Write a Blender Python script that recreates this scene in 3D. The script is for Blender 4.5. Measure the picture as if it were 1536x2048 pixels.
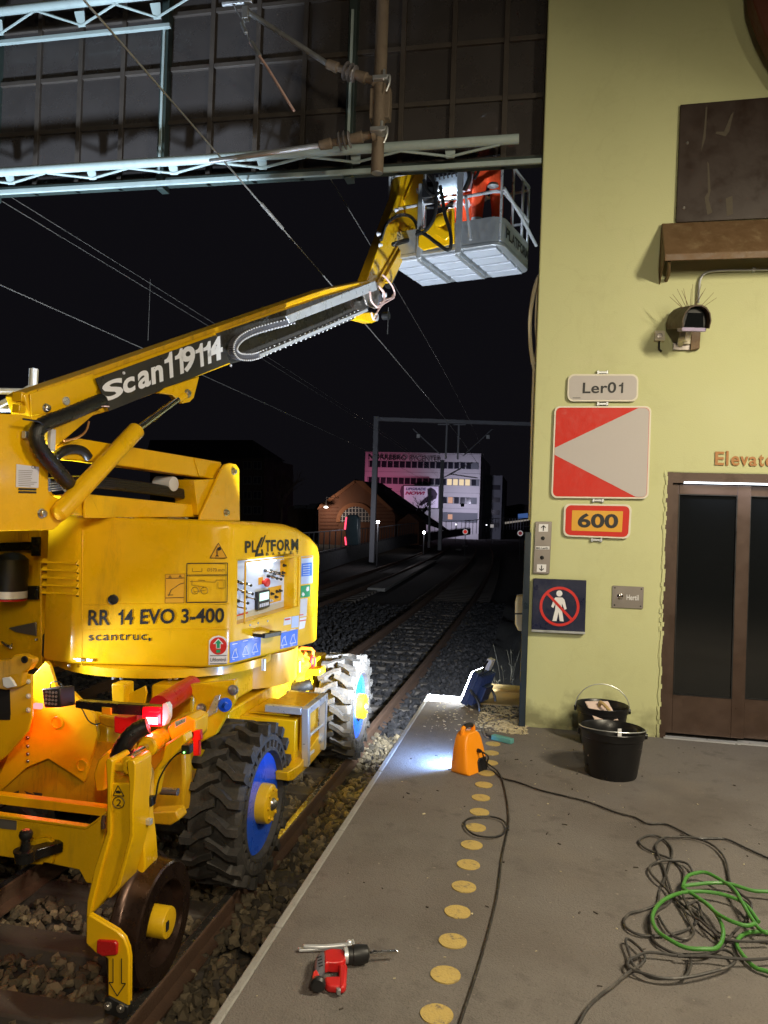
import bpy, bmesh, math, random
from mathutils import Vector, Matrix, Quaternion
random.seed(7)
for _o in list(bpy.data.objects): bpy.data.objects.remove(_o)
scene = bpy.context.scene
COL = scene.collection
V = Vector
R_ = math.radians

# ------------------------------------------------------------------ camera
FPX, CX, CY, CAMH = 1540.0, 768.0, 1024.0, 1.62      # focal length in photo pixels, eye height over the platform
_y = V(((1080-CX)/FPX, -(1050-CY)/FPX, -1.0)).normalized()   # the track direction seen in the camera frame
_a = 0.034
_z = V((_a, 1.0, (_a*_y.x+_y.y)/(-_y.z))).normalized()
_x = _y.cross(_z)
CAMR = Matrix((_x, _y, _z))                           # world axes: X right, Y along the track, Z up
CAMP = V((0, 0, CAMH))
cd = bpy.data.cameras.new('camera'); cam = bpy.data.objects.new('camera', cd); COL.objects.link(cam)
cd.sensor_fit = 'HORIZONTAL'; cd.sensor_width = 36.0; cd.lens = 36.0*FPX/1536.0
cd.clip_start = 0.05; cd.clip_end = 1500
cam.matrix_world = Matrix.Translation(CAMP) @ CAMR.to_4x4()
scene.camera = cam

# ------------------------------------------------------------------ world: clear night over the city
w = bpy.data.worlds.new('World'); scene.world = w; w.use_nodes = True
bg = w.node_tree.nodes['Background']
bg.inputs[0].default_value = (0.80, 0.74, 1.0, 1); bg.inputs[1].default_value = 0.0052
scene.view_settings.view_transform = 'Standard'; scene.view_settings.look = 'None'
scene.view_settings.exposure = 0.0; scene.view_settings.gamma = 1.0
scene.view_settings.use_curve_mapping = False
scene.render.engine = 'CYCLES'
scene.cycles.use_denoising = True
scene.cycles.max_bounces = 5; scene.cycles.diffuse_bounces = 2; scene.cycles.glossy_bounces = 3
scene.cycles.transparent_max_bounces = 10; scene.cycles.sample_clamp_indirect = 4.0
scene.cycles.caustics_reflective = False; scene.cycles.caustics_refractive = False

# strengths (W) of the lamps the place has; each is used in the builder of its lamp
P_CANOPY_NEAR, P_CANOPY_SIDE, P_CANOPY_FAR = 165, 335, 95
P_FLOOD_BLUE, P_FLOOD_ORANGE, P_MACHINE_FLOOD = 1150, 21, 3000
WARM = (1.0, 0.875, 0.64); COOL = (0.70, 0.84, 1.0); DAYLED = (0.80, 0.90, 1.0)

# ------------------------------------------------------------------ measuring helpers
def ray(px, py): return CAMR @ V(((px-CX)/FPX, -(py-CY)/FPX, -1.0))
def at(px, py, X=None, Y=None, Z=None, pl=None):
    d = ray(px, py)
    if X is not None: t = X/d.x
    elif Y is not None: t = Y/d.y
    elif Z is not None: t = (Z-CAMH)/d.z
    else: t = (pl[0]-CAMP).dot(pl[1])/d.dot(pl[1])
    return CAMP+d*t
def plane(p, n): return (V(p), V(n).normalized())
def off(pl, d): return (pl[0]+pl[1]*d, pl[1])

# ------------------------------------------------------------------ materials
MATS = {}
def mat(name, col, rough=0.5, metal=0.0, var=0.12, scale=6.0, bump=0.0, bscale=60.0, dirt=0.0, dirtcol=(0.03,0.025,0.02), dscale=2.5,
        emit=None, es=0.0, coat=0.0, alpha=1.0, spec=0.5, rvar=0.15, trans=0.0):
    m = bpy.data.materials.new(name); m.use_nodes = True; nt = m.node_tree; n = nt.nodes; l = nt.links
    b = n['Principled BSDF']; b.inputs['Roughness'].default_value = rough; b.inputs['Metallic'].default_value = metal
    b.inputs['Base Color'].default_value = (*col, 1); b.inputs['Specular IOR Level'].default_value = spec
    b.inputs['Coat Weight'].default_value = coat; b.inputs['Coat Roughness'].default_value = 0.12
    b.inputs['Transmission Weight'].default_value = trans
    if emit: b.inputs['Emission Color'].default_value = (*emit, 1); b.inputs['Emission Strength'].default_value = es
    if alpha < 1: b.inputs['Alpha'].default_value = alpha
    tc = n.new('ShaderNodeTexCoord'); last = None
    if var > 0:
        nz = n.new('ShaderNodeTexNoise'); nz.inputs['Scale'].default_value = scale; nz.inputs['Detail'].default_value = 6; nz.inputs['Roughness'].default_value = 0.65
        l.new(tc.outputs['Object'], nz.inputs['Vector'])
        mx = n.new('ShaderNodeMix'); mx.data_type = 'RGBA'
        mx.inputs['A'].default_value = (*[max(0, c*(1-var)) for c in col], 1); mx.inputs['B'].default_value = (*[min(1, c*(1+var)) for c in col], 1)
        l.new(nz.outputs['Fac'], mx.inputs['Factor']); last = mx.outputs['Result']
        if rvar > 0:
            mr = n.new('ShaderNodeMapRange'); mr.inputs['From Min'].default_value = 0.3; mr.inputs['From Max'].default_value = 0.7
            mr.inputs['To Min'].default_value = max(0.02, rough-rvar); mr.inputs['To Max'].default_value = min(1, rough+rvar)
            l.new(nz.outputs['Fac'], mr.inputs['Value']); l.new(mr.outputs['Result'], b.inputs['Roughness'])
    if dirt > 0:
        nd = n.new('ShaderNodeTexNoise'); nd.inputs['Scale'].default_value = dscale; nd.inputs['Detail'].default_value = 9; nd.inputs['Roughness'].default_value = 0.75
        l.new(tc.outputs['Object'], nd.inputs['Vector'])
        rp = n.new('ShaderNodeValToRGB'); rp.color_ramp.elements[0].position = 0.52; rp.color_ramp.elements[1].position = 0.74
        rp.color_ramp.elements[0].color = (0,0,0,1); rp.color_ramp.elements[1].color = (dirt,dirt,dirt,1)
        l.new(nd.outputs['Fac'], rp.inputs['Fac'])
        md = n.new('ShaderNodeMix'); md.data_type = 'RGBA'; md.inputs['B'].default_value = (*dirtcol, 1)
        if last: l.new(last, md.inputs['A'])
        else: md.inputs['A'].default_value = (*col, 1)
        l.new(rp.outputs['Color'], md.inputs['Factor']); last = md.outputs['Result']
    if last: l.new(last, b.inputs['Base Color'])
    if bump > 0:
        nb = n.new('ShaderNodeTexNoise'); nb.inputs['Scale'].default_value = bscale; nb.inputs['Detail'].default_value = 8
        l.new(tc.outputs['Object'], nb.inputs['Vector'])
        bp = n.new('ShaderNodeBump'); bp.inputs['Strength'].default_value = bump; bp.inputs['Distance'].default_value = 0.02
        l.new(nb.outputs['Fac'], bp.inputs['Height']); l.new(bp.outputs['Normal'], b.inputs['Normal'])
    MATS[name] = m
    return m
def glow(name, col, s):
    m = bpy.data.materials.new(name); m.use_nodes = True; nt = m.node_tree
    e = nt.nodes.new('ShaderNodeEmission'); e.inputs[0].default_value = (*col, 1); e.inputs[1].default_value = s
    nt.links.new(e.outputs[0], nt.nodes['Material Output'].inputs[0]); MATS[name] = m
    return m
YEL = (0.82, 0.465, 0.004)
mat('yellow', YEL, 0.34, var=0.09, scale=3, dirt=0.30, dirtcol=(0.34,0.17,0.015), coat=0.35, bump=0.03, bscale=140, spec=0.4)
mat('yellow_worn', (0.68,0.36,0.006), 0.42, var=0.10, scale=5, dirt=0.55, dirtcol=(0.12,0.06,0.01), dscale=5, coat=0.15, bump=0.05, bscale=90)
mat('black_plastic', (0.012,0.012,0.013), 0.42, var=0.3, scale=12)
mat('black_steel', (0.010,0.010,0.010), 0.30, var=0.3, scale=9, spec=0.5)
mat('hose_rubber', (0.012,0.012,0.012), 0.38, var=0.4, scale=30, bump=0.2, bscale=120)
mat('tyre_rubber', (0.035,0.032,0.030), 0.72, var=0.35, scale=9, dirt=0.55, dirtcol=(0.13,0.10,0.07), dscale=6, bump=0.25, bscale=45)
mat('cavity_shade', (0.004,0.004,0.004), 0.9, var=0)  # near-black colour stands in for the shade inside slots and openings
mat('rim_blue', (0.012,0.085,0.62), 0.30, var=0.08, coat=0.4)
mat('hub_yellow', (0.72,0.43,0.01), 0.38, var=0.12, dirt=0.3, dirtcol=(0.25,0.14,0.02), bump=0.05)
mat('galv', (0.52,0.54,0.56), 0.42, 0.75, var=0.16, scale=14, dirt=0.2, dirtcol=(0.3,0.3,0.3))
mat('galv_light', (0.68,0.70,0.74), 0.45, 0.15, var=0.10, scale=10)
mat('alu', (0.66,0.68,0.72), 0.36, 0.55, var=0.10, scale=10)
mat('alu_floor', (0.50,0.53,0.60), 0.5, 0.25, var=0.08, scale=10)
mat('chrome', (0.75,0.72,0.68), 0.10, 1.0, var=0.04)
mat('steel_dark', (0.075,0.045,0.035), 0.30, 0.8, var=0.35, scale=7, dirt=0.5, dirtcol=(0.07,0.030,0.016), dscale=4)
mat('rust', (0.11,0.060,0.038), 0.8, 0.1, var=0.4, scale=14, bump=0.3, bscale=60)
mat('rail_steel', (0.55,0.52,0.48), 0.22, 0.95, var=0.10, scale=20)
mat('steel_bolt', (0.45,0.43,0.40), 0.30, 0.9, var=0.2, scale=30)
mat('white_print', (0.78,0.78,0.80), 0.5, var=0.05)
mat('black_print', (0.012,0.012,0.014), 0.5, var=0)
mat('print_line', (0.20,0.11,0.01), 0.5, var=0)
mat('blue_print', (0.045,0.17,0.72), 0.45, var=0.06)
mat('green_print', (0.01,0.30,0.13), 0.5, var=0)
mat('red_print', (0.62,0.03,0.025), 0.4, var=0.05)
mat('pale_blue_print', (0.45,0.55,0.80), 0.5, var=0.05)
mat('pale_print', (0.62,0.62,0.66), 0.5, var=0.06)
mat('sign_dark', (0.035,0.033,0.030), 0.38, var=0.12, scale=4)
mat('chain_grey', (0.085,0.085,0.10), 0.5, var=0.3, scale=30)
mat('tray_black', (0.045,0.042,0.038), 0.28, var=0.2)
mat('orange_lamp', (0.92,0.30,0.008), 0.42, var=0.08, scale=8, bump=0.03)
mat('orange_metal', (0.80,0.14,0.01), 0.4, var=0.08)
mat('red_paint', (0.50,0.015,0.015), 0.35, var=0.1)
mat('pink_hose', (0.62,0.42,0.38), 0.5, var=0.15)
mat('blue_lamp', (0.025,0.04,0.10), 0.38, var=0.15, scale=14)
mat('panel_grey', (0.62,0.68,0.78), 0.45, var=0.04)
mat('work_trousers', (0.85,0.075,0.012), 0.85, var=0.15, scale=18, bump=0.5, bscale=14)
mat('reflective', (0.70,0.70,0.72), 0.4, var=0.06)
mat('skin', (0.55,0.33,0.24), 0.55, var=0.06)
mat('dark_cloth', (0.02,0.02,0.025), 0.9, var=0.2)
mat('hair', (0.05,0.035,0.02), 0.7, var=0.2)
mat('helmet', (0.75,0.75,0.72), 0.35, var=0.04)

def streaks(name, col, amt, sc=(7,7,.5), lo=.58, hi=.72):
    m = MATS[name]; nt = m.node_tree; n = nt.nodes; l = nt.links; b = n['Principled BSDF']; src = b.inputs['Base Color'].links[0].from_socket
    tc = n.new('ShaderNodeTexCoord'); mp = n.new('ShaderNodeMapping'); mp.inputs['Scale'].default_value = sc; l.new(tc.outputs['Object'], mp.inputs['Vector'])
    nz = n.new('ShaderNodeTexNoise'); nz.inputs['Scale'].default_value = 1.0; nz.inputs['Detail'].default_value = 10; nz.inputs['Roughness'].default_value = .8; l.new(mp.outputs[0], nz.inputs['Vector'])
    rp = n.new('ShaderNodeValToRGB'); rp.color_ramp.elements[0].position = lo; rp.color_ramp.elements[1].position = hi; rp.color_ramp.elements[0].color = (0,0,0,1); rp.color_ramp.elements[1].color = (amt,amt,amt,1)
    l.new(nz.outputs['Fac'], rp.inputs['Fac']); mx = n.new('ShaderNodeMix'); mx.data_type = 'RGBA'; mx.inputs['B'].default_value = (*col, 1)
    l.new(src, mx.inputs['A']); l.new(rp.outputs['Color'], mx.inputs['Factor']); l.new(mx.outputs['Result'], b.inputs['Base Color'])
streaks('yellow', (0.26,0.13,0.02), .45, (5,5,.8), .56, .74); streaks('yellow', (0.10,0.06,0.02), .6, (38,38,30), .70, .76)
streaks('yellow_worn', (0.10,0.05,0.015), .6, (9,9,1.5), .52, .7); streaks('tyre_rubber', (0.16,0.13,0.10), .5, (14,14,14), .55, .7)
# ------------------------------------------------------------------ mesh helpers
def lk(o): COL.objects.link(o); return o
def tag(o, label=None, cat=None, group=None, kind=None):
    if label: o['label'] = label
    if cat: o['category'] = cat
    if group: o['group'] = group
    if kind: o['kind'] = kind
    return o
def rootloc(o):
    while o.parent: o = o.parent
    return o.location.copy()
def thing(name, label, cat, loc, group=None, kind=None):
    e = lk(bpy.data.objects.new(name, None)); e.location = V(loc); e.empty_display_size = 0.1
    return tag(e, label, cat, group, kind)
def frame(d):
    d = d.normalized(); u = d.cross(V((0,0,1)))
    if u.length < 1e-3: u = d.cross(V((1,0,0)))
    u.normalize(); return u, d.cross(u).normalized()
def smooth(pts, k=6, closed=False):
    pts = [V(p) for p in pts]; n = len(pts); out = []
    rng = n if closed else n-1
    for i in range(rng):
        p1, p2 = pts[i], pts[(i+1) % n]
        p0 = pts[(i-1) % n] if closed or i > 0 else p1*2-p2
        p3 = pts[(i+2) % n] if closed or i+2 < n else p2*2-p1
        for j in range(k):
            t = j/k
            out.append(0.5*((2*p1)+(p2-p0)*t+(2*p0-5*p1+4*p2-p3)*t*t+(3*p1-p0-3*p2+p3)*t**3))
    if not closed: out.append(pts[-1])
    return out
class MB:
    def __init__(s): s.v = []; s.f = []
    def add(s, vs, fs):
        b = len(s.v); s.v += [V(v) for v in vs]; s.f += [[b+i for i in f] for f in fs]; return s
    def box(s, c, size, rot=None):
        c = V(c); sx, sy, sz = [d/2 for d in size]
        vs = [V((x*sx, y*sy, z*sz)) for x in (-1,1) for y in (-1,1) for z in (-1,1)]
        if rot: vs = [rot @ v for v in vs]
        return s.add([c+v for v in vs], [(0,1,3,2),(4,6,7,5),(0,4,5,1),(2,3,7,6),(0,2,6,4),(1,5,7,3)])
    def bb(s, a, b):
        a = V(a); b = V(b); return s.box((a+b)/2, [abs(x) for x in (b-a)])
    def ext(s, pts, vec):
        pts = [V(p) for p in pts]; vec = V(vec); n = len(pts)
        return s.add(pts+[p+vec for p in pts], [list(range(n)), list(range(2*n-1, n-1, -1))]+[(i, (i+1) % n, n+(i+1) % n, n+i) for i in range(n)])
    def beam(s, p0, p1, wdt, hgt, up=(0,0,1)):
        p0 = V(p0); p1 = V(p1); d = (p1-p0).normalized(); r = d.cross(V(up))
        if r.length < 1e-3: r = d.cross(V((1,0,0)))
        r.normalize(); u = r.cross(d).normalized()
        q = [p0+r*(a*wdt/2)+u*(b*hgt/2) for a, b in ((-1,-1),(1,-1),(1,1),(-1,1))]
        return s.ext(q, p1-p0)
    def tube(s, path, r, n=8, closed=False):
        path = [V(p) for p in path]; m = len(path); vs = []; fs = []; u = None
        for i, p in enumerate(path):
            a = path[(i-1) % m] if closed or i > 0 else p; b = path[(i+1) % m] if closed or i+1 < m else p
            d = (b-a)
            if d.length < 1e-9: d = V((0,0,1))
            d.normalize()
            if u is None: u, _ = frame(d)
            else:
                u = u-d*u.dot(d)
                u = u.normalized() if u.length > 1e-6 else frame(d)[0]
            w_ = d.cross(u); rr = r[i] if isinstance(r, (list, tuple)) else r
            for k in range(n):
                an = 2*math.pi*k/n; vs.append(p+(u*math.cos(an)+w_*math.sin(an))*rr)
        for i in range(m if closed else m-1):
            for k in range(n):
                a0 = i*n+k; a1 = i*n+(k+1) % n; j = (i+1) % m; fs.append((a0, a1, j*n+(k+1) % n, j*n+k))
        if not closed: fs += [list(range(n-1, -1, -1)), list(range((m-1)*n, m*n))]
        return s.add(vs, fs)
    def cyl(s, p0, p1, r0, r1=None, n=20): return s.tube([p0, p1], [r0, r0 if r1 is None else r1], n)
    def lathe(s, o, axis, prof, n=32, closed=False):
        o = V(o); ax = V(axis).normalized(); u, w_ = frame(ax); vs = []; fs = []; m = len(prof)
        for a, r in prof:
            for k in range(n):
                an = 2*math.pi*k/n; vs.append(o+ax*a+(u*math.cos(an)+w_*math.sin(an))*max(r, 1e-4))
        for i in range(m if closed else m-1):
            for k in range(n):
                j = (i+1) % m; fs.append((i*n+k, i*n+(k+1) % n, j*n+(k+1) % n, j*n+k))
        if not closed: fs += [list(range(n-1, -1, -1)), list(range((m-1)*n, m*n))]
        return s.add(vs, fs)
    def ball(s, c, r, n=12, sc=(1,1,1)):
        c = V(c); m = n//2+1; vs = []; fs = []
        for i in range(m):
            th = math.pi*i/(m-1)
            for k in range(n):
                an = 2*math.pi*k/n
                vs.append(c+V((math.sin(th)*math.cos(an)*sc[0], math.sin(th)*math.sin(an)*sc[1], math.cos(th)*sc[2]))*r)
        for i in range(m-1):
            for k in range(n): fs.append((i*n+k, i*n+(k+1) % n, (i+1)*n+(k+1) % n, (i+1)*n+k))
        return s.add(vs, fs)
    def build(s, name, m, parent=None, bevel=0.0, seg=2, ang=35, smooth_=True):
        me = bpy.data.meshes.new(name)
        if parent: o0 = rootloc(parent)
        else:
            xs = [v.x for v in s.v]; ys = [v.y for v in s.v]; zs = [v.z for v in s.v]
            o0 = V(((min(xs)+max(xs))/2, (min(ys)+max(ys))/2, min(zs)))
        me.from_pydata([v-o0 for v in s.v], [], s.f)
        bm = bmesh.new(); bm.from_mesh(me); bmesh.ops.remove_doubles(bm, verts=bm.verts, dist=1e-5)
        bmesh.ops.recalc_face_normals(bm, faces=bm.faces); bm.to_mesh(me); bm.free()
        if smooth_:
            me.polygons.foreach_set('use_smooth', [True]*len(me.polygons)); me.set_sharp_from_angle(angle=R_(ang))
        me.materials.append(MATS[m] if isinstance(m, str) else m)
        o = lk(bpy.data.objects.new(name, me))
        if parent: o.parent = parent
        else: o.location = o0
        if bevel > 0:
            b = o.modifiers.new('bevel', 'BEVEL'); b.width = bevel; b.segments = seg; b.limit_method = 'ANGLE'; b.angle_limit = R_(30); b.harden_normals = False
        return o
def px(pl, pts): return [at(x, y, pl=pl) for x, y in pts]
def plate(name, pl, pts, th, m, parent, bevel=0.006, proud=0.0):
    """outline measured on a plane of the place, given real thickness away from the viewer side"""
    q = off(pl, proud)
    return MB().ext(px(q, pts), -pl[1]*th).build(name, m, parent, bevel)
def decal(name, pl, pts, m, parent, proud=0.003): return plate(name, pl, pts, proud*0.8, m, parent, 0, proud)
def bolt(name, pl, x, y, r, parent, m='steel_bolt', h=0.02, proud=0.0):
    p = at(x, y, pl=off(pl, proud)); n = pl[1]
    o = MB().lathe(p, n, [(-0.01, r*1.45), (0.004, r*1.45), (0.005, r*1.02), (h, r*0.95), (h+0.003, r*0.7)], 20).build(name, m, parent)
    return o
TXT = {}
def text_mesh(body, bold=0.0, space=1.0):
    key = (body, bold, space)
    if body == '1': return ([(.55,0),(1,0),(1,1),(.66,1),(.52,.86),(.30,.79),(0,.77),(0,.63),(.55,.63)], [list(range(9))])
    if key in TXT: return TXT[key]
    cu = bpy.data.curves.new('t', 'FONT'); cu.body = body; cu.offset = bold; cu.space_character = space; cu.resolution_u = 4
    o = lk(bpy.data.objects.new('t', cu)); dg = bpy.context.evaluated_depsgraph_get(); me = bpy.data.meshes.new_from_object(o.evaluated_get(dg))
    vs = [v.co.copy() for v in me.vertices]; fs = [list(p.vertices) for p in me.polygons]
    bpy.data.objects.remove(o); bpy.data.curves.remove(cu); bpy.data.meshes.remove(me)
    x0 = min(v.x for v in vs); x1 = max(v.x for v in vs); y0 = min(v.y for v in vs); y1 = max(v.y for v in vs)
    TXT[key] = ([((v.x-x0)/(x1-x0), (v.y-y0)/(y1-y0)) for v in vs], fs); return TXT[key]
def lettering(name, body, pl, bl, br, tl, m, parent, proud=0.004, bold=0.0, space=1.0, thick=0.0):
    q = off(pl, proud); a, b, c = [at(*p, pl=q) for p in (bl, br, tl)]
    uv, fs = text_mesh(body, bold, space)
    vs = [a+(b-a)*u+(c-a)*v for u, v in uv]
    mb = MB().add(vs, fs)
    if thick:
        n0 = len(vs); mb.add([v-pl[1]*thick for v in vs], fs)
    o = mb.build(name, m, parent, smooth_=False)
    return o
def area_lamp(name, parent, loc, d, size, power, col, sizey=None, spread=math.pi):
    ld = bpy.data.lights.new(name, 'AREA'); ld.energy = power; ld.color = col; ld.size = size; ld.spread = spread
    if sizey: ld.shape = 'RECTANGLE'; ld.size_y = sizey
    o = lk(bpy.data.objects.new(name, ld)); o.rotation_euler = V(d).to_track_quat('-Z', 'Y').to_euler()
    if parent: o.parent = parent; o.location = V(loc)-rootloc(parent)
    else: o.location = loc
    return o
def spot_lamp(name, parent, loc, d, power, col, angle, blend=0.5, r=0.05):
    ld = bpy.data.lights.new(name, 'SPOT'); ld.energy = power; ld.color = col; ld.spot_size = R_(angle); ld.spot_blend = blend; ld.shadow_soft_size = r
    o = lk(bpy.data.objects.new(name, ld)); o.rotation_euler = V(d).to_track_quat('-Z', 'Y').to_euler()
    o.parent = parent; o.location = V(loc)-rootloc(parent); return o
def point_lamp(name, parent, loc, power, col, r=0.03):
    ld = bpy.data.lights.new(name, 'POINT'); ld.energy = power; ld.color = col; ld.shadow_soft_size = r
    o = lk(bpy.data.objects.new(name, ld)); o.parent = parent; o.location = V(loc)-rootloc(parent); return o
# ================================================================== SETTING
import numpy as np
mat('asphalt', (0.150,0.133,0.121), 0.86, var=0.22, scale=2.2, dirt=0.45, dirtcol=(0.045,0.038,0.032), dscale=2.0, bump=0.45, bscale=160)
mat('concrete', (0.26,0.25,0.235), 0.85, var=0.2, scale=8, dirt=0.4, dirtcol=(0.10,0.09,0.08), bump=0.25, bscale=70)
mat('sleeper', (0.085,0.072,0.064), 0.9, var=0.25, scale=7, dirt=0.5, dirtcol=(0.06,0.045,0.03), bump=0.3, bscale=50)
mat('ground', (0.045,0.042,0.040), 0.95, var=0.5, scale=16, bump=0.9, bscale=22)
mat('dot_yellow', (0.46,0.33,0.10), 0.8, var=0.15, scale=16, dirt=0.35, dirtcol=(0.20,0.14,0.06), dscale=9, bump=0.3, bscale=120)
mat('plaster', (0.575,0.59,0.315), 0.62, var=0.06, scale=1.3, dirt=0.22, dirtcol=(0.36,0.34,0.16), dscale=1.6, bump=0.10, bscale=110, spec=0.35)
mat('brown_sheet', (0.145,0.085,0.04), 0.6, var=0.3, scale=12, dirt=0.65, dirtcol=(0.30,0.22,0.12), dscale=7, bump=0.1)
mat('brown_dark', (0.030,0.017,0.012), 0.42, var=0.25, scale=5, dirt=0.12, dirtcol=(0.12,0.09,0.06), dscale=3)
mat('door_bronze', (0.080,0.050,0.038), 0.42, 0.35, var=0.22, scale=6, dirt=0.3, dirtcol=(0.16,0.10,0.07), dscale=8)
mat('timber_red', (0.10,0.028,0.012), 0.6, var=0.3, scale=8, bump=0.3, bscale=30)
mat('post_blue', (0.012,0.022,0.034), 0.4, var=0.15)
mat('sign_white', (0.50,0.465,0.455), 0.52, var=0.04, scale=30, spec=0.4)
mat('sign_rim', (0.72,0.68,0.56), 0.4, var=0.1)
mat('sign_red', (0.60,0.028,0.016), 0.5, var=0.06, scale=20, spec=0.3)
mat('sign_amber', (0.72,0.36,0.02), 0.4, var=0.04)
mat('sign_navy', (0.010,0.014,0.045), 0.35, var=0.2, dirt=0.15, dirtcol=(0.2,0.2,0.22), dscale=9)
mat('steel_plate', (0.30,0.27,0.25), 0.42, 0.7, var=0.1)
mat('wood', (0.42,0.29,0.12), 0.75, var=0.3, scale=10, bump=0.3, bscale=40)
mat('copper_letter', (0.36,0.16,0.045), 0.5, 0.2, var=0.35, scale=18)
mat('camera_hood', (0.075,0.048,0.026), 0.6, var=0.3, scale=20, dirt=0.4, dirtcol=(0.16,0.12,0.07), dscale=9)
mat('cream_plastic', (0.66,0.60,0.44), 0.5, var=0.08)

gm = MATS['ground']
# ground sheet to the horizon, ballast shoulder beside the platform
g = MB(); g.add([(-600,-60,-1.17),(600,-60,-1.17),(600,900,-1.17),(-600,900,-1.17)], [(0,1,2,3)])
tag(g.build('ground', 'ground', smooth_=False), kind='structure')

def track_x(y): return -2.71-(0.0006*(y-10)**2 if y > 10 else 0)
def stone_mat(name, a, b, c):
    m = mat(name, a, 0.92, var=0.3, scale=40, bump=0.35, bscale=90); nt = m.node_tree; n = nt.nodes; l = nt.links
    gi = n.new('ShaderNodeNewGeometry'); rp = n.new('ShaderNodeValToRGB'); e = rp.color_ramp.elements
    e[0].color = (*a, 1); e[1].color = (*c, 1); e[1].position = 1.0; k = rp.color_ramp.elements.new(0.55); k.color = (*b, 1)
    l.new(gi.outputs['Random Per Island'], rp.inputs['Fac']); l.new(rp.outputs['Color'], n['Principled BSDF'].inputs['Base Color'])
stone_mat('ballast_shaded', (0.010,0.0095,0.011), (0.020,0.0185,0.021), (0.040,0.036,0.038))  # same stone as the near ballast, dim light put into a darker colour
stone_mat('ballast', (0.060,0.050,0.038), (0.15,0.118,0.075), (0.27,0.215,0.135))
ico = bmesh.new(); bmesh.ops.create_icosphere(ico, subdivisions=1, radius=1.0)
IV = np.array([v.co[:] for v in ico.verts]); IF = np.array([[v.index for v in f.verts] for f in ico.faces]); ico.free()
rng = np.random.default_rng(5)
def stones(name, regions, label, matname='ballast'):
    vs, fs, base = [], [], 0
    for (x0, x1, y0, y1, z, size, dens, relx) in regions:
        n = int((x1-x0)*(y1-y0)/(size*size)*dens)
        for _ in range(n):
            yy = rng.uniform(y0, y1); xx = rng.uniform(x0, x1)
            if relx: xx += track_x(yy)+2.71
            s = size*rng.uniform(0.38, 0.85)
            q = rng.normal(size=4); q /= np.linalg.norm(q); w0, x_, y_, z_ = q
            M = np.array([[1-2*(y_*y_+z_*z_), 2*(x_*y_-z_*w0), 2*(x_*z_+y_*w0)], [2*(x_*y_+z_*w0), 1-2*(x_*x_+z_*z_), 2*(y_*z_-x_*w0)], [2*(x_*z_-y_*w0), 2*(y_*z_+x_*w0), 1-2*(x_*x_+y_*y_)]])
            p = IV*(1+rng.uniform(-0.32, 0.32, (len(IV), 1)))*np.array([1.0, rng.uniform(0.6, 0.95), rng.uniform(0.45, 0.8)])*s
            zz = z(xx, yy) if callable(z) else z
            vs.append(p@M.T+np.array([xx, yy, zz+rng.uniform(-0.5, 0.35)*size])); fs.append(IF+base); base += len(IV)
    va = np.concatenate(vs); fa = np.concatenate(fs)
    me = bpy.data.meshes.new(name); me.from_pydata(va.tolist(), [], fa.tolist()); me.materials.append(MATS[matname])
    o = lk(bpy.data.objects.new(name, me)); tag(o, label, 'ballast', kind='stuff'); return o
stones('track_ballast', [
    (-1.93, -0.98, 2.2, 9.5, lambda x, y: -1.085+0.05*math.sin(x*7+y*3)*0.4, 0.062, 1.9, False),
    (-3.42, -2.00, 2.4, 9.5, -1.125, 0.062, 1.5, False),
    (-5.6, -3.50, 3.0, 10.0, -1.10, 0.07, 1.3, False),
    ], 'loose grey brown ballast stones filling the near track bed')
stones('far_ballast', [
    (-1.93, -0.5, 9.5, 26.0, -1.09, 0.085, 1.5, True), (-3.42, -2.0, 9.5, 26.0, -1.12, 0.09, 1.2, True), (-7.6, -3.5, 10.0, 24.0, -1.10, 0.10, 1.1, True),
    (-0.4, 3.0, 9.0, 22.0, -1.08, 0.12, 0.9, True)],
    'ballast stones beyond the lift, coloured darker to stand for dim light', 'ballast_shaded')

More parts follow.
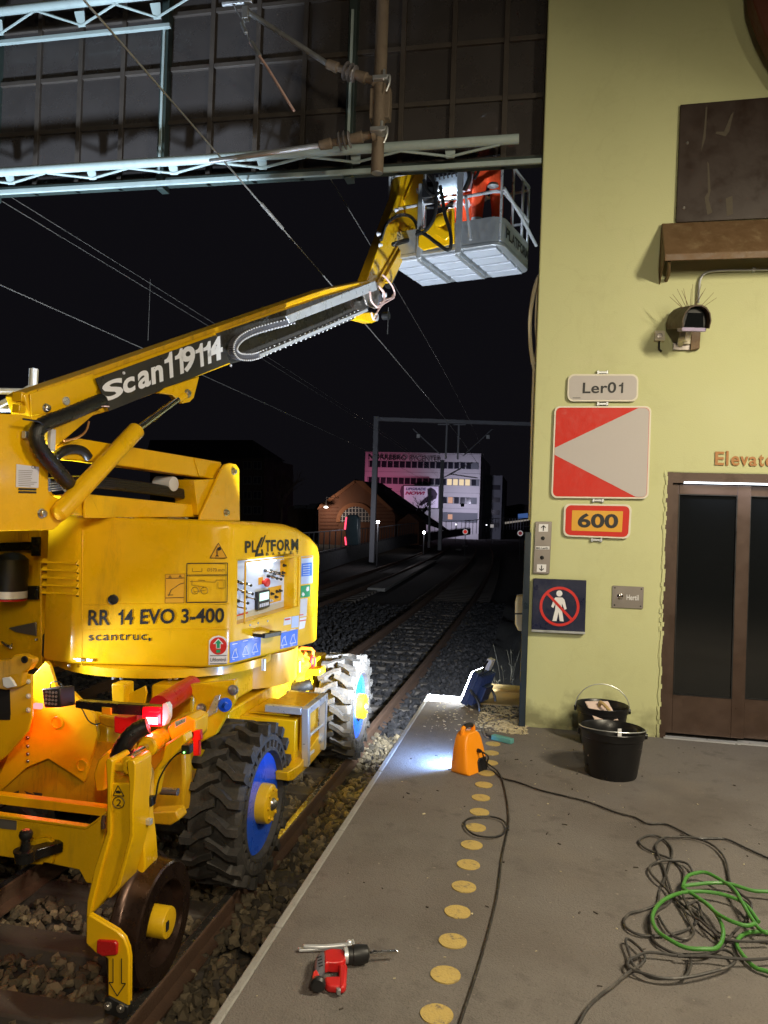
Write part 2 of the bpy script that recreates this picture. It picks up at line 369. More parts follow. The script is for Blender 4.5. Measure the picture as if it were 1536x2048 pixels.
# railway tracks: rails, polished heads, sleepers
def rail_mesh(mb, off_x, z0, prof, y0, y1, step):
    ys = [y0+i*step for i in range(int((y1-y0)/step)+1)]; m = len(prof); vs = []; fs = []
    for y in ys:
        for (a, b) in prof: vs.append((track_x(y)+off_x+a, y, z0+b))
    for i in range(len(ys)-1):
        for k in range(m): fs.append((i*m+k, i*m+(k+1) % m, (i+1)*m+(k+1) % m, (i+1)*m+k))
    fs += [list(range(m)), list(range((len(ys)-1)*m, len(ys)*m))[::-1]]
    mb.add(vs, fs)
RP = [(-0.07,-0.16),(0.07,-0.16),(0.07,-0.145),(0.012,-0.125),(0.012,-0.045),(0.034,-0.035),(0.034,-0.006),(0.026,0),(-0.026,0),(-0.034,-0.006),(-0.034,-0.035),(-0.012,-0.045),(-0.012,-0.125),(-0.07,-0.145)]
def track(offx, label, y0, y1, nsl):
    t = thing('railway_track', label, 'railway track', (track_x(y0)+offx, y0, -1.17), kind='structure'); 
    for s in (-0.7525, 0.7525):
        a = MB(); rail_mesh(a, offx+s, -0.92, RP, y0, y1, 2.0); r = a.build('rail', 'rust', t)
        b = MB(); rail_mesh(b, offx+s, -0.92, [(-0.024,0.0005),(0.024,0.0005),(0.022,0.003),(-0.022,0.003)], y0, y0+7.0, 1.0); b.build('running_surface', 'rail_steel', r)
    sm = None
    for i in range(nsl):
        y = y0+0.35+i*0.6
        if sm is None:
            c = MB(); c.ext([V((-1.25,-0.13,-0.12)), V((-1.25,0.13,-0.12)), V((-1.25,0.10,0.0)), V((-1.25,-0.10,0.0))], (2.5,0,0))
            s0 = c.build('sleeper', 'sleeper', t, 0.012); s0.data.transform(Matrix.Translation(rootloc(t))); sm = s0.data; o = s0
        else:
            o = lk(bpy.data.objects.new('sleeper', sm)); o.parent = t
            bv = o.modifiers.new('bevel', 'BEVEL'); bv.width = 0.012; bv.segments = 1; bv.limit_method = 'ANGLE'
        o.location = V((track_x(y)+offx, y, -1.075))-rootloc(t)
    return t
track(0.0, 'nearer railway track running under the yellow lift and away beside the platform', 1.0, 84.0, 100)
track(-4.3, 'farther railway track left of the yellow lift towards the parapet railing', 3.0, 84.0, 60)
# pale cable-duct slab strip between the tracks
q = [at(x, y, Z=-1.0) for x, y in ((735,1175),(770,1177),(873,1120),(840,1122))]
sl = MB().ext(q, (0,0,-0.12)).build('concrete_slab_strip', 'concrete', None, 0.01); tag(sl, 'pale concrete slab strip lying between the two tracks', 'slab')
for x, y in ((918,1099),(930,1092)):
    c = at(x, y, Z=-1.0); s = MB().box(c, (0.5, 1.4, 0.12)).build('concrete_cover', 'concrete', None, 0.02)
    tag(s, 'small pale concrete cover in the track bed, '+('nearer of two' if x == 918 else 'farther of two'), 'cover', 'concrete covers in the track bed')

# platform
PX, PY1 = -0.98, 7.18
plat = MB().bb((PX+0.036,-8,-1.16), (9,PY1,0)).build('platform', 'asphalt', None, 0.0); tag(plat, kind='structure')
def stain_mix(m):                                     # trodden dirt and damp patches with their own shapes
    nt = m.node_tree; n = nt.nodes; l = nt.links; b = n['Principled BSDF']; src = b.inputs['Base Color'].links[0].from_socket
    tc = n.new('ShaderNodeTexCoord'); last = src
    for sc, lo, hi, col, amt, det in ((9.0, 0.60, 0.70, (0.055,0.046,0.040), 0.35, 5), (0.9, 0.48, 0.66, (0.085,0.068,0.056), 0.6, 5), (38.0, 0.70, 0.76, (0.33,0.28,0.23), 0.55, 2), (1.7, 0.58, 0.70, (0.165,0.14,0.118), 0.5, 6)):
        nz = n.new('ShaderNodeTexNoise'); nz.inputs['Scale'].default_value = sc; nz.inputs['Detail'].default_value = det; l.new(tc.outputs['Object'], nz.inputs['Vector'])
        rp = n.new('ShaderNodeValToRGB'); rp.color_ramp.elements[0].position = lo; rp.color_ramp.elements[1].position = hi
        rp.color_ramp.elements[0].color = (0,0,0,1); rp.color_ramp.elements[1].color = (amt,amt,amt,1); l.new(nz.outputs['Fac'], rp.inputs['Fac'])
        mx = n.new('ShaderNodeMix'); mx.data_type = 'RGBA'; mx.inputs['B'].default_value = (*col, 1)
        l.new(last, mx.inputs['A']); l.new(rp.outputs['Color'], mx.inputs['Factor']); last = mx.outputs['Result']
    l.new(last, b.inputs['Base Color'])
stain_mix(MATS['asphalt']); streaks('asphalt', (0.055,0.047,0.042), .8, (95,95,95), .54, .66); streaks('asphalt', (0.36,0.32,0.28), .7, (150,150,150), .66, .74); streaks('asphalt', (0.04,0.034,0.03), .35, (3.0,9.0,1), .62, .74)
streaks('dot_yellow', (0.13,0.105,0.085), .85, (22,22,22), .55, .63)
streaks('concrete', (0.07,0.062,0.055), .7, (30,12,30), .55, .68)
em = None
y = -1.0
while y < PY1-0.05:
    ln = min(0.98, PY1-y)
    o = MB().box((PX+0.017, y+ln/2, -0.06), (0.034, ln-0.008, 0.126)).build('edge_stone', 'concrete', plat, 0.006)
    y += ln
DOTY = [2.085+0.2277*i for i in range(17)]
for y in DOTY:
    d = MB(); c = V((-0.285+random.uniform(-.006,.006), y, 0)); n = 28
    ring = [c+V((math.cos(2*math.pi*k/n), math.sin(2*math.pi*k/n), 0))*0.0545*random.uniform(0.985, 1.012) for k in range(n)]
    d.ext([p+V((0,0,0.004)) for p in ring], (0,0,-0.006)); d.build('guide_dot', 'dot_yellow', plat)
# lower bank past the platform end
bank = MB(); nx, ny = 26, 30
for j in range(ny+1):
    for i in range(nx+1):
        x = -0.95+i*0.16; yy = 7.2+j*0.55
        z = -0.42-0.30*min(1, j/10)+0.10*math.sin(x*5+yy*1.7)*0.5+random.uniform(-0.05, 0.05)
        if i == 0: z = -1.2
        bank.v.append(V((x+track_x(yy)+2.71, yy, z)))
for j in range(ny):
    for i in range(nx):
        a = j*(nx+1)+i; bank.f.append([a, a+1, a+nx+2, a+nx+1])
tag(bank.build('gravel_bank', 'ground', ang=80), kind='structure')

# ------------------------------------------------------------------ station building with the lift doors
WY = 6.33
WP = plane((0,WY,0), (0,-1,0))
sb = thing('station_building', 'pale green plastered station wall with brown lift doors', 'building', (2.0,WY+2,0))
MB().ext([V((x,WY,z)) for x, z in ((-.082,0),(-.066,6.9),(7,6.9),(7,0),(2.74,0),(2.74,2.066),(0.957,2.066),(0.957,0))], (0,0.28,0)).build('wall', 'plaster', sb, 0.012)
MB().ext([V((-.078,WY+0.281,0)), V((-.066,WY+0.281,6.9)), V((-.066,14,6.9)), V((-.078,14,0))], (0.3,0,0)).build('side_wall', 'plaster', sb)
stain_p = MATS['plaster']
def plaster_wear(m):
    nt = m.node_tree; n = nt.nodes; l = nt.links; b = n['Principled BSDF']; last = b.inputs['Base Color'].links[0].from_socket
    tc = n.new('ShaderNodeTexCoord'); sep = n.new('ShaderNodeSeparateXYZ'); l.new(tc.outputs['Object'], sep.inputs[0])
    nz = n.new('ShaderNodeTexNoise'); nz.inputs['Scale'].default_value = 5.0; nz.inputs['Detail'].default_value = 7; l.new(tc.outputs['Object'], nz.inputs['Vector'])
    mr = n.new('ShaderNodeMapRange'); mr.inputs['From Min'].default_value = 0.42; mr.inputs['From Max'].default_value = 0.0; mr.inputs['To Min'].default_value = 0; mr.inputs['To Max'].default_value = 0.45
    l.new(sep.outputs['Z'], mr.inputs['Value'])
    ad = n.new('ShaderNodeMath'); ad.operation = 'ADD'; l.new(mr.outputs[0], ad.inputs[0]); l.new(nz.outputs['Fac'], ad.inputs[1])
    rp = n.new('ShaderNodeValToRGB'); rp.color_ramp.elements[0].position = 0.72; rp.color_ramp.elements[1].position = 0.98
    rp.color_ramp.elements[0].color = (0,0,0,1); rp.color_ramp.elements[1].color = (0.8,0.8,0.8,1); l.new(ad.outputs[0], rp.inputs['Fac'])
    mx = n.new('ShaderNodeMix'); mx.data_type = 'RGBA'; mx.inputs['B'].default_value = (0.17,0.16,0.085,1)
    l.new(last, mx.inputs['A']); l.new(rp.outputs['Color'], mx.inputs['Factor']); last = mx.outputs['Result']
    # hairline cracks
    vo = n.new('ShaderNodeTexVoronoi'); vo.feature = 'DISTANCE_TO_EDGE'; vo.inputs['Scale'].default_value = 0.75
    nz2 = n.new('ShaderNodeTexNoise'); nz2.inputs['Scale'].default_value = 3.0; nz2.inputs['Detail'].default_value = 6; l.new(tc.outputs['Object'], nz2.inputs['Vector'])
    va = n.new('ShaderNodeMix'); va.data_type = 'RGBA'; va.inputs['Factor'].default_value = 0.25; l.new(tc.outputs['Object'], va.inputs['A']); l.new(nz2.outputs['Color'], va.inputs['B'])
    l.new(va.outputs['Result'], vo.inputs['Vector'])
    r2 = n.new('ShaderNodeValToRGB'); r2.color_ramp.elements[0].position = 0.0; r2.color_ramp.elements[1].position = 0.0035
    r2.color_ramp.elements[0].color = (0.05,0.05,0.05,1); r2.color_ramp.elements[1].color = (0,0,0,1); l.new(vo.outputs['Distance'], r2.inputs['Fac'])
    m2 = n.new('ShaderNodeMix'); m2.data_type = 'RGBA'; m2.inputs['B'].default_value = (0.24,0.22,0.11,1)
    l.new(last, m2.inputs['A']); l.new(r2.outputs['Color'], m2.inputs['Factor']); l.new(m2.outputs['Result'], b.inputs['Base Color'])
plaster_wear(stain_p); streaks('plaster', (0.34,0.32,0.15), .28, (2.2,2.2,.35), .60, .78); streaks('plaster', (0.62,0.60,0.36), .35, (1.1,1.1,1.3), .55, .66); streaks('plaster', (0.30,0.28,0.14), .5, (60,60,60), .70, .78)
# crumbled plaster fillet along the base of the wall
fl = MB(); prev = None; pts = []
for i in range(34):
    x = -0.06+i*0.03; pts.append((x, WY-0.012-abs(random.gauss(0, .012)), 0.02+abs(random.gauss(0, .014))))
for i in range(len(pts)-1):
    (x0, y0, z0), (x1, y1, z1) = pts[i], pts[i+1]
    fl.add([(x0,WY+.01,z0),(x1,WY+.01,z1),(x1,y1,0.001),(x0,y0,0.001)], [(0,1,2,3)])
fl.build('base_fillet', 'plaster', sb, smooth_=False)
# door frame
DF = 'door_bronze'
df = MB(); df.bb((0.957,WY-0.006,0), (1.005,WY+0.10,2.066)); df.bb((1.005,WY+0.012,1.985), (2.74,WY+0.10,2.066)); df.bb((2.69,WY-0.006,0), (2.74,WY+0.10,2.066))
fr = df.build('door_frame', DF, sb, 0.004)
chip = MB()                                            # paint peeled to the plaster edge
for i in range(60):
    z = i*0.0345; x = 0.957+random.uniform(-0.012, 0.004); chip.box((x, WY-0.004, z+.017), (0.012+random.random()*.012, 0.012, 0.034))
chip.build('chipped_edge', 'plaster', fr)
glow('led_white', (0.85,0.92,1.0), 4.5)
MB().bb((1.09,WY+0.004,1.985), (2.69,WY+0.05,1.996)).build('head_light', 'led_white', sb)
area_lamp('head_light_lamp', sb, (1.9,WY-0.01,1.99), (0,-0.55,-0.8), 1.5, 7.0, (0.80,0.84,1.0), 0.03)
mat('lift_glass', (0.008,0.009,0.010), 0.05, var=0, spec=0.6)
def leaf(x0, x1, yo):
    d = MB(); d.bb((x0,WY+yo,0.03), (x0+0.055,WY+yo+.03,1.975)); d.bb((x1-0.095,WY+yo,0.03), (x1,WY+yo+.03,1.975))
    d.bb((x0+0.055,WY+yo+.001,1.90), (x1-0.095,WY+yo+.03,1.975)); d.bb((x0+0.055,WY+yo+.001,0.03), (x1-0.095,WY+yo+.03,0.33))
    o = d.build('door_leaf', DF, sb, 0.003)
    MB().bb((x0+0.055,WY+yo+.012,0.33), (x1-0.095,WY+yo+.02,1.90)).build('glass', 'lift_glass', o)
    gk = MB()
    for a, b in (((x0+.055,.33),(x1-.095,.336)),((x0+.055,1.894),(x1-.095,1.90)),((x0+.055,.336),(x0+.062,1.894)),((x1-.102,.336),(x1-.095,1.894))):
        gk.bb((a[0],WY+yo-.003,a[1]), (b[0],WY+yo+.012,b[1]))
    gk.build('gasket', 'black_plastic', o)
leaf(1.005, 1.585, 0.045); leaf(1.535, 2.115, 0.080); leaf(2.115, 2.69, 0.045)
MB().bb((0.99,WY-0.03,0.001), (1.545,WY+.04,0.010)).build('threshold', 'alu', sb)
MB().bb((1.545,WY-0.018,0.001), (2.72,WY+.075,0.012)).build('threshold', 'alu', sb)
MB().bb((0.97,WY+.12,0.0), (2.74,WY+.14,2.1)).build('lift_cabin_back', 'black_plastic', sb)
x0 = 1430
letters = 'Elevator'; lx = [1430,1452,1462,1480,1498,1517,1531,1549,1564]
wall_h = ((1448-1430), (1458-1453), (1478-1461), (1497-1480), (1515-1499), (1529-1518), (1547-1531), (1560-1550))
tops = {'E':903,'l':901,'t':906}
for i, ch in enumerate(letters):
    xa = lx[i]; xb = xa+wall_h[i]; yb = 930+(xa-1430)*0.030; yt = tops.get(ch, 911)+(xa-1430)*0.030
    lettering('letter', ch, WP, (xa,yb), (xb,yb+.4), (xa+.7,yt), 'copper_letter', sb, 0.012, 0.02, thick=0.008)
# dark corner post
MB().bb((-0.118,WY-0.06,0), (-0.066,WY-0.002,1.56)).build('corner_guard', 'post_blue', sb, 0.006)
# canopy bracket, top right
MB().ext(px(plane((0,6.05,0),(0,-1,0)), [(1500,-90),(1506,0),(1514,24),(1526,58),(1543,92),(1580,150),(1680,160),(1680,-90)]), (0,0.16,0)).build('canopy_bracket', 'timber_red', sb, 0.012)

# ------------------------------------------------------------------ wall fittings
def quadmap(pl, tl, tr, br, bl, proud=0.0):
    a, b, c, d = [at(*p, pl=off(pl, proud)) for p in (tl, tr, br, bl)]
    return lambda u, v: (a*(1-u)+b*u)*(1-v)+(d*(1-u)+c*u)*v          # u right, v down
def rrect(u0, v0, u1, v1, ru, rv, n=5):
    out = []
    for cx, cy, a0 in ((u1-ru,v0+rv,-90),(u1-ru,v1-rv,0),(u0+ru,v1-rv,90),(u0+ru,v0+rv,180)):
        for k in range(n+1):
            a = R_(a0+90*k/n); out.append((cx+ru*math.cos(a), cy+rv*math.sin(a)))
    return out
def sheet(name, q, uv, th, m, parent, lift=0.0, n=V((0,-1,0)), bevel=0.0):
    return MB().ext([q(u, v)+n*lift for u, v in uv], -n*th).build(name, m, parent, bevel)
def clamps(root, x, y, m='galv'):
    p = at(x, y, pl=off(WP, 0.012)); MB().box(p, (0.085,0.02,0.018)).box(p+V((-.035,-.004,0)), (0.018,0.02,0.03)).box(p+V((.035,-.004,0)), (0.018,0.02,0.03)).build('clamp', m, root, 0.003)
# Ler01
q = quadmap(WP, (1136,748),(1277,748),(1276,803),(1134,803), 0.03)
s = thing('name_plate', 'white rectangular plate reading Ler01 above the red and white board', 'sign', at(1205,803,Y=WY))
sheet('plate', q, rrect(0,0,1,1,.09,.23), 0.012, 'sign_rim', s, 0, bevel=0.002); sheet('face', q, rrect(.022,.06,.978,.94,.08,.20), 0.001, 'sign_white', s, 0.0015)
lettering('letters', 'Ler0', WP, (1165,787), (1232,786), (1166,765), 'black_print', s, 0.034, 0.018, 1.04); lettering('letters', '1', WP, (1237,786), (1246,786), (1238,765), 'black_print', s, 0.034)
MB().ext([q(u,v)+V((0,-.003,0)) for u, v in ((.08,.86),(.19,.86),(.19,.88),(.08,.88))], (0,.001,0)).build('small_print', 'black_print', s)
clamps(s, 1205, 745); clamps(s, 1205, 808)
# red / white board
q = quadmap(WP, (1109,812),(1303,812),(1297,998),(1102,996), 0.03)
s = thing('marker_board', 'large square red board with a white sideways triangle on the green wall', 'sign', at(1200,998,Y=WY))
sheet('plate', q, rrect(0,0,1,1,.06,.06), 0.012, 'sign_rim', s, 0, bevel=0.002); sheet('face', q, rrect(.018,.018,.982,.982,.05,.05), 0.001, 'sign_red', s, 0.0015)
sheet('triangle', q, [(.020,.455),(.87,.022),(.94,.022),(.965,.035),(.978,.06),(.978,.94),(.965,.968),(.94,.978),(.87,.978),(.020,.53)], 0.001, 'sign_white', s, 0.003)
clamps(s, 1196, 1001)
# 600
q = quadmap(WP, (1128,1007),(1264,1009),(1260,1078),(1126,1073), 0.03)
s = thing('distance_plate', 'red bordered amber plate reading 600 below the red and white board', 'sign', at(1195,1078,Y=WY))
sheet('plate', q, rrect(0,0,1,1,.09,.17), 0.012, 'sign_rim', s, 0, bevel=0.002); sheet('border', q, rrect(.03,.05,.97,.95,.08,.15), 0.001, 'sign_red', s, 0.0015)
sheet('face', q, rrect(.125,.20,.875,.81,.012,.022), 0.001, 'sign_amber', s, 0.003)
lettering('letters', '600', WP, (1155,1055), (1236,1057), (1156,1026), 'black_print', s, 0.035, 0.03, 1.0)
clamps(s, 1193, 1080)
# key switch panel
q = quadmap(WP, (1071,1043),(1104,1043),(1099,1148),(1066,1147), 0.02)
s = thing('key_switch_panel', 'narrow steel key switch panel with up and down arrows near the wall corner', 'switch panel', at(1085,1147,Y=WY))
sheet('plate', q, rrect(0,0,1,1,.06,.02), 0.018, 'steel_plate', s, 0, bevel=0.002)
for v0, up in ((.05,1),(.82,0)):
    sheet('arrow_card', q, [(.22,v0),(.78,v0),(.78,v0+.145),(.22,v0+.145)], 0.0008, 'white_print', s, 0.0015)
    a = [(.5,v0+.02),(.66,v0+.065),(.62,v0+.075),(.53,v0+.05),(.53,v0+.13),(.47,v0+.13),(.47,v0+.05),(.38,v0+.075),(.34,v0+.065)]
    if not up: a = [(u, 2*v0+.15-v) for u, v in a]
    sheet('arrow', q, a, 0.0008, 'black_print', s, 0.003)
for v in (.32,.69):
    p = q(.5, v); MB().lathe(p, (0,-1,0), [(0,.016),(.006,.016),(.008,.009),(.004,.006)], 16).build('key_switch', 'black_plastic', s)
sheet('name_strip', q, [(.08,.475),(.92,.475),(.92,.535),(.08,.535)], 0.0008, 'white_print', s, 0.0015)
lettering('letters', 'MG Ler01', WP, (1072,1098), (1096,1098.4), (1072.2,1094), 'black_print', s, 0.024, 0.02)
for u in (.1,.9):
    for v in (.03,.97): MB().lathe(q(u,v), (0,-1,0), [(0,.004),(.003,.003)], 8).build('screw', 'steel_bolt', s)
# no pedestrians
q = quadmap(WP, (1067,1157),(1173,1161),(1170,1267),(1063,1262), 0.05)
s = thing('no_entry_sign', 'square navy sign with a red ring and struck out white walking figure', 'sign', at(1118,1267,Y=WY))
sheet('box', q, [(0,0),(1,0),(1,1),(0,1)], 0.045, 'sign_navy', s, 0, bevel=0.002)
sheet('frame_edge', q, [(0,.97),(1,.97),(1,1.012),(0,1.012)], 0.048, 'galv', s, 0.002)
C_ = (.51,.51)
def circ(r, n=40): return [(C_[0]+r*math.cos(2*math.pi*k/n), C_[1]+r*math.sin(2*math.pi*k/n)) for k in range(n)]
hd = [(.50+.058*math.cos(2*math.pi*k/16), .265+.058*math.sin(2*math.pi*k/16)) for k in range(16)]
sheet('figure_head', q, hd, 0.0008, 'white_print', s, 0.0015)
sheet('figure', q, [(.43,.34),(.56,.34),(.60,.38),(.645,.55),(.605,.57),(.555,.45),(.56,.58),(.60,.79),(.525,.79),(.495,.62),(.465,.79),(.385,.79),(.43,.58),(.435,.46),(.395,.545),(.355,.52),(.395,.39)], 0.0008, 'white_print', s, 0.0015)
mb = MB(); ro, ri = circ(.375), circ(.325); n = len(ro)
vs = [q(*p)+V((0,-.0035,0)) for p in ro]+[q(*p)+V((0,-.0035,0)) for p in ri]; mb.add(vs, [(i,(i+1) % n,n+(i+1) % n,n+i) for i in range(n)]); mb.build('ring', 'red_print', s)
sheet('slash', q, [(.265,.232),(.232,.265),(.755,.79),(.79,.755)], 0.0006, 'red_print', s, 0.0045)
# Hertil plate
q = quadmap(WP, (1225,1171),(1288,1174),(1286,1218),(1224,1215), 0.012)
s = thing('push_button_plate', 'small steel plate with a round button reading Hertil beside the lift door', 'button plate', at(1255,1218,Y=WY))
sheet('plate', q, rrect(0,0,1,1,.03,.04), 0.011, 'steel_plate', s, 0, bevel=0.002)
MB().lathe(q(.25,.48), (0,-1,0), [(0,.024),(.006,.023),(.010,.016),(.011,.008)], 20).build('button', 'chrome', s)
lettering('letters', 'Hertil', WP, (1253,1200), (1277,1201), (1253.2,1189), 'white_print', s, 0.016, 0.015)
for u in (.08,.92):
    for v in (.1,.88): MB().lathe(q(u,v), (0,-1,0), [(0,.006),(.003,.004)], 8).build('screw', 'black_steel', s)
# CCTV camera, its bracket, conduit, junction box
s = thing('surveillance_camera', 'brown hooded surveillance camera with bird spikes on the green wall', 'camera', at(1375,700,Y=WY))
cdir = V((0.16,-0.93,-0.20)).normalized(); cr = cdir.cross(V((0,0,1))).normalized(); cr = -cr if cr.x < 0 else cr; cu_ = V((0,0,1))-cdir*cdir.z; cu_.normalize()
c0 = at(1391,641,Y=WY-0.36)
arch = [(-.098,-.055),(-.105,.0),(-.092,.055),(-.06,.095),(-.02,.112),(.02,.112),(.06,.095),(.092,.055),(.105,.0),(.098,-.055)]
inner = [(x*.93, y*.92-(.002 if y > 0 else 0)) for x, y in arch]
P3 = lambda x, y, d: c0+cr*x+cu_*y+cdir*d
mb = MB(); n = len(arch)
vs = [P3(x,y,0.03) for x, y in arch]+[P3(x,y,-.33) for x, y in arch]+[P3(x,y,0.03) for x, y in inner]+[P3(x,y,-.33) for x, y in inner]
fs = []
for i in range(n-1): fs += [(i,i+1,n+i+1,n+i),(2*n+i,3*n+i,3*n+i+1,2*n+i+1),(i,2*n+i,2*n+i+1,i+1)]
fs += [(0,n,3*n,2*n),(n-1,3*n-1,4*n-1,2*n-1)]
mb.add(vs, fs); mb.build('hood', 'camera_hood', s)
MB().ext([P3(x*.80,y*.86-.006,-0.02) for x, y in arch], -cdir*0.28).build('housing', 'black_plastic', s, 0.004)
MB().ext([P3(x,y,-.016) for x, y in ((-.07,-.045),(.07,-.045),(.055,.055),(-.055,.055))], -cdir*0.003).build('window', 'lift_glass', s)
mat('bezel', (0.33,0.28,0.42), 0.45, 0.4, var=0.2)
MB().ext([P3(x,y,-.005) for x, y in ((-.09,-.078),(.085,-.078),(.09,-.05),(-.095,-.05))], -cdir*0.10).build('bezel', 'bezel', s, 0.004)
MB().tube([P3(-.0,-.07,-.1), P3(-.005,-.13,-.12), at(1362,678,Y=WY-.14), at(1360,690,Y=WY-.02)], .022, 10).build('bracket_arm', 'cream_plastic', s)
MB().ext(px(off(WP,.06), [(1361,655),(1382,655),(1381,688),(1361,688)]), (0,.05,0)).build('bracket', 'cream_plastic', s, .005)
MB().ext(px(off(WP,.03), [(1347,685),(1380,684),(1381,700),(1346,700)]), (0,.028,0)).build('base_plate', 'steel_plate', s, .003)
MB().ext(px(off(WP,.05), [(1384,659),(1402,659),(1399,697),(1381,700)]), (0,.048,0)).build('side_plate', 'brown_sheet', s, .003)
for k in range(13):
    a = -0.9+1.8*k/12+random.uniform(-.08,.08); b0 = P3(math.sin(a)*.06, .10-.02*abs(a), -.10+random.uniform(-.08,.05))
    MB().tube([b0, b0+cr*math.sin(a)*.15+cu_*(.15*math.cos(a)+random.uniform(-.03,.03))], [.0022,.0012], 5).build('bird_spike', 'brown_sheet', s)
s = thing('junction_box', 'small square grey junction box left of the surveillance camera', 'junction box', at(1320,700,Y=WY))
q = quadmap(WP, (1310,661),(1330,661),(1330,681),(1309,681), 0.045)
sheet('box', q, rrect(0,0,1,1,.1,.1), 0.044, 'cream_plastic', s, 0, bevel=.003); MB().lathe(q(.5,.5), (0,-1,0), [(0,.022),(.006,.02),(.007,.008)], 16).build('cap', 'steel_plate', s)
MB().tube(smooth([at(1319,681,Y=WY-.02), at(1318,692,Y=WY-.02), at(1319,699,Y=WY-.015), at(1323,703,Y=WY-.008)], 4), .008, 8).build('cable_gland', 'black_plastic', s)
mb = MB().tube(smooth([at(*p, Y=WY-.03) for p in ((1397,606),(1398,575),(1402,556),(1414,545),(1440,541),(1500,540),(1560,539))], 5), .0095, 8)
for p in ((1507,540),): mb.box(at(*p, Y=WY-.02), (.02,.04,.034))
tag(mb.build('conduit_pipe', 'galv'), 'thin metal conduit bending right from the surveillance camera', 'conduit')
# steel hood and the boarded panel above it
s = thing('window_hood', 'sloping brown sheet metal hood sticking out of the wall above the camera', 'hood', at(1430,545,Y=WY))
ht, hb = 4.00, 3.70; hx0 = 0.86
MB().ext([V((hx0,WY,ht)), V((hx0,WY-.03,ht+.012)), V((hx0-.01,WY-.30,hb-.02)), V((hx0-.01,WY-.295,hb-.075)), V((hx0,WY-.265,hb-.06)), V((hx0,WY-.02,ht-.06))], (2.6,0,0)).build('sheet', 'brown_sheet', s, .006)
MB().ext([V((hx0+.004,WY,ht-.01)), V((hx0-.004,WY-.288,hb-.05)), V((hx0+.004,WY,hb-.16))], (-.006,0,0)).build('end_plate', 'brown_sheet', s)
MB().tube([V((hx0+.03,WY-.26,hb-.06)), V((hx0+.05,WY-.1,hb-.12)), V((hx0+.05,WY,hb-.13))], .014, 8).build('bracket', 'brown_sheet', s)
s = thing('boarded_panel', 'dark brown scuffed panel boarding a window above the metal hood', 'panel', at(1440,440,Y=WY))
q = quadmap(WP, (1361,209),(1700,180),(1700,428),(1352,445), 0.03)
sheet('board', q, [(0,0),(1,0),(1,1),(0,1)], 0.028, 'brown_dark', s, 0, bevel=.004)
for u, v in ((.05,.33),(.045,.88)): MB().lathe(q(u,v), (0,-1,0), [(0,.012),(.004,.009)], 10).build('screw', 'steel_bolt', s)
mat('scuff', (0.085,0.07,0.05), 0.8, var=0.5, scale=60)
for pts in ([(.155,.04),(.165,.04),(.160,.30),(.135,.42),(.150,.2)], [(.175,.50),(.185,.52),(.20,.75),(.19,.82),(.215,.93),(.185,.95),(.165,.80),(.185,.76)], [(.31,.12),(.325,.10),(.30,.26),(.28,.30),(.22,.27),(.225,.255),(.27,.26)], [(.29,.82),(.33,.80),(.335,.95),(.30,.97)]):
    sheet('scuff_mark', q, pts, 0.0006, 'scuff', s, 0.0012)
# cables, box on the return of the wall
s = MB()
for pts, r in ([((1083,545),(1074,562),(1066,592),(1060,640),(1061,690),(1066,728)), .016], [((1080,560),(1074,600),(1072,650),(1074,690),(1070,728)), .012]):
    s.tube(smooth([at(*p, Y=WY+.10) for p in pts], 5), r, 8)
s.tube([at(1066,728,Y=WY+.10), at(1068,740,Y=WY+.1), at(1066,800,Y=WY+.1), at(1060,1040,Y=WY+.1)], .013, 8)
tag(s.build('wall_cable', 'cream_plastic'), 'pale cables bowed out from the edge of the green wall', 'cable')
s = thing('wall_box', 'whitish plastic box fixed behind the left edge of the green wall', 'box', at(1040,1262,Y=WY+.35))
MB().ext(px(plane((0,WY+.3,0),(0,-1,0)), [(1033,1192),(1050,1190),(1050,1262),(1036,1262),(1030,1248),(1030,1205)]), (0,.14,0)).build('case', 'cream_plastic', s, .01)
MB().ext(px(plane((0,WY+.298,0),(0,-1,0)), [(1030,1226),(1050,1226),(1050,1229),(1030,1229)]), (0,.12,0)).build('seam', 'black_plastic', s)
# ================================================================== OVERHEAD: glazed gable, girders, catenary
mat('girder_paint', (0.34,0.42,0.42), 0.5, var=0.12, scale=8, dirt=0.35, dirtcol=(0.12,0.13,0.12), dscale=7)
mat('frame_dark', (0.055,0.045,0.038), 0.6, var=0.3, scale=9)
mat('frame_green', (0.030,0.045,0.042), 0.5, var=0.2)
mat('mast_steel', (0.20,0.155,0.115), 0.7, 0.3, var=0.35, scale=20, dirt=0.5, dirtcol=(0.09,0.06,0.04), dscale=9, bump=0.2)
mat('wire_copper', (0.42,0.40,0.38), 0.4, 0.7, var=0.1)
mat('porcelain', (0.17,0.16,0.17), 0.3, var=0.2, coat=0.4)
def pane_mat():
    m = mat('gable_glass', (0.085,0.076,0.074), 0.28, var=0.35, scale=1.6, dirt=0.4, dirtcol=(0.11,0.098,0.095), dscale=5, spec=0.5, rvar=0.12)
    nt = m.node_tree; n = nt.nodes; l = nt.links; tr = n.new('ShaderNodeBsdfTransparent'); tr.inputs[0].default_value = (0.42,0.42,0.45,1)
    mx = n.new('ShaderNodeMixShader'); mx.inputs[0].default_value = 0.62
    l.new(tr.outputs[0], mx.inputs[1]); l.new(n['Principled BSDF'].outputs[0], mx.inputs[2]); l.new(mx.outputs[0], n['Material Output'].inputs[0])
pane_mat()
GY = 6.45
gab = thing('glazed_gable', 'dark glazed gable screen of many small panes hanging over the tracks', 'glazed screen', (-2.6,GY,4.6))
GX = [-0.066]+[-0.398-0.4395*i for i in range(13)]
GZ = [4.66, 5.175, 5.665, 6.17, 6.68]
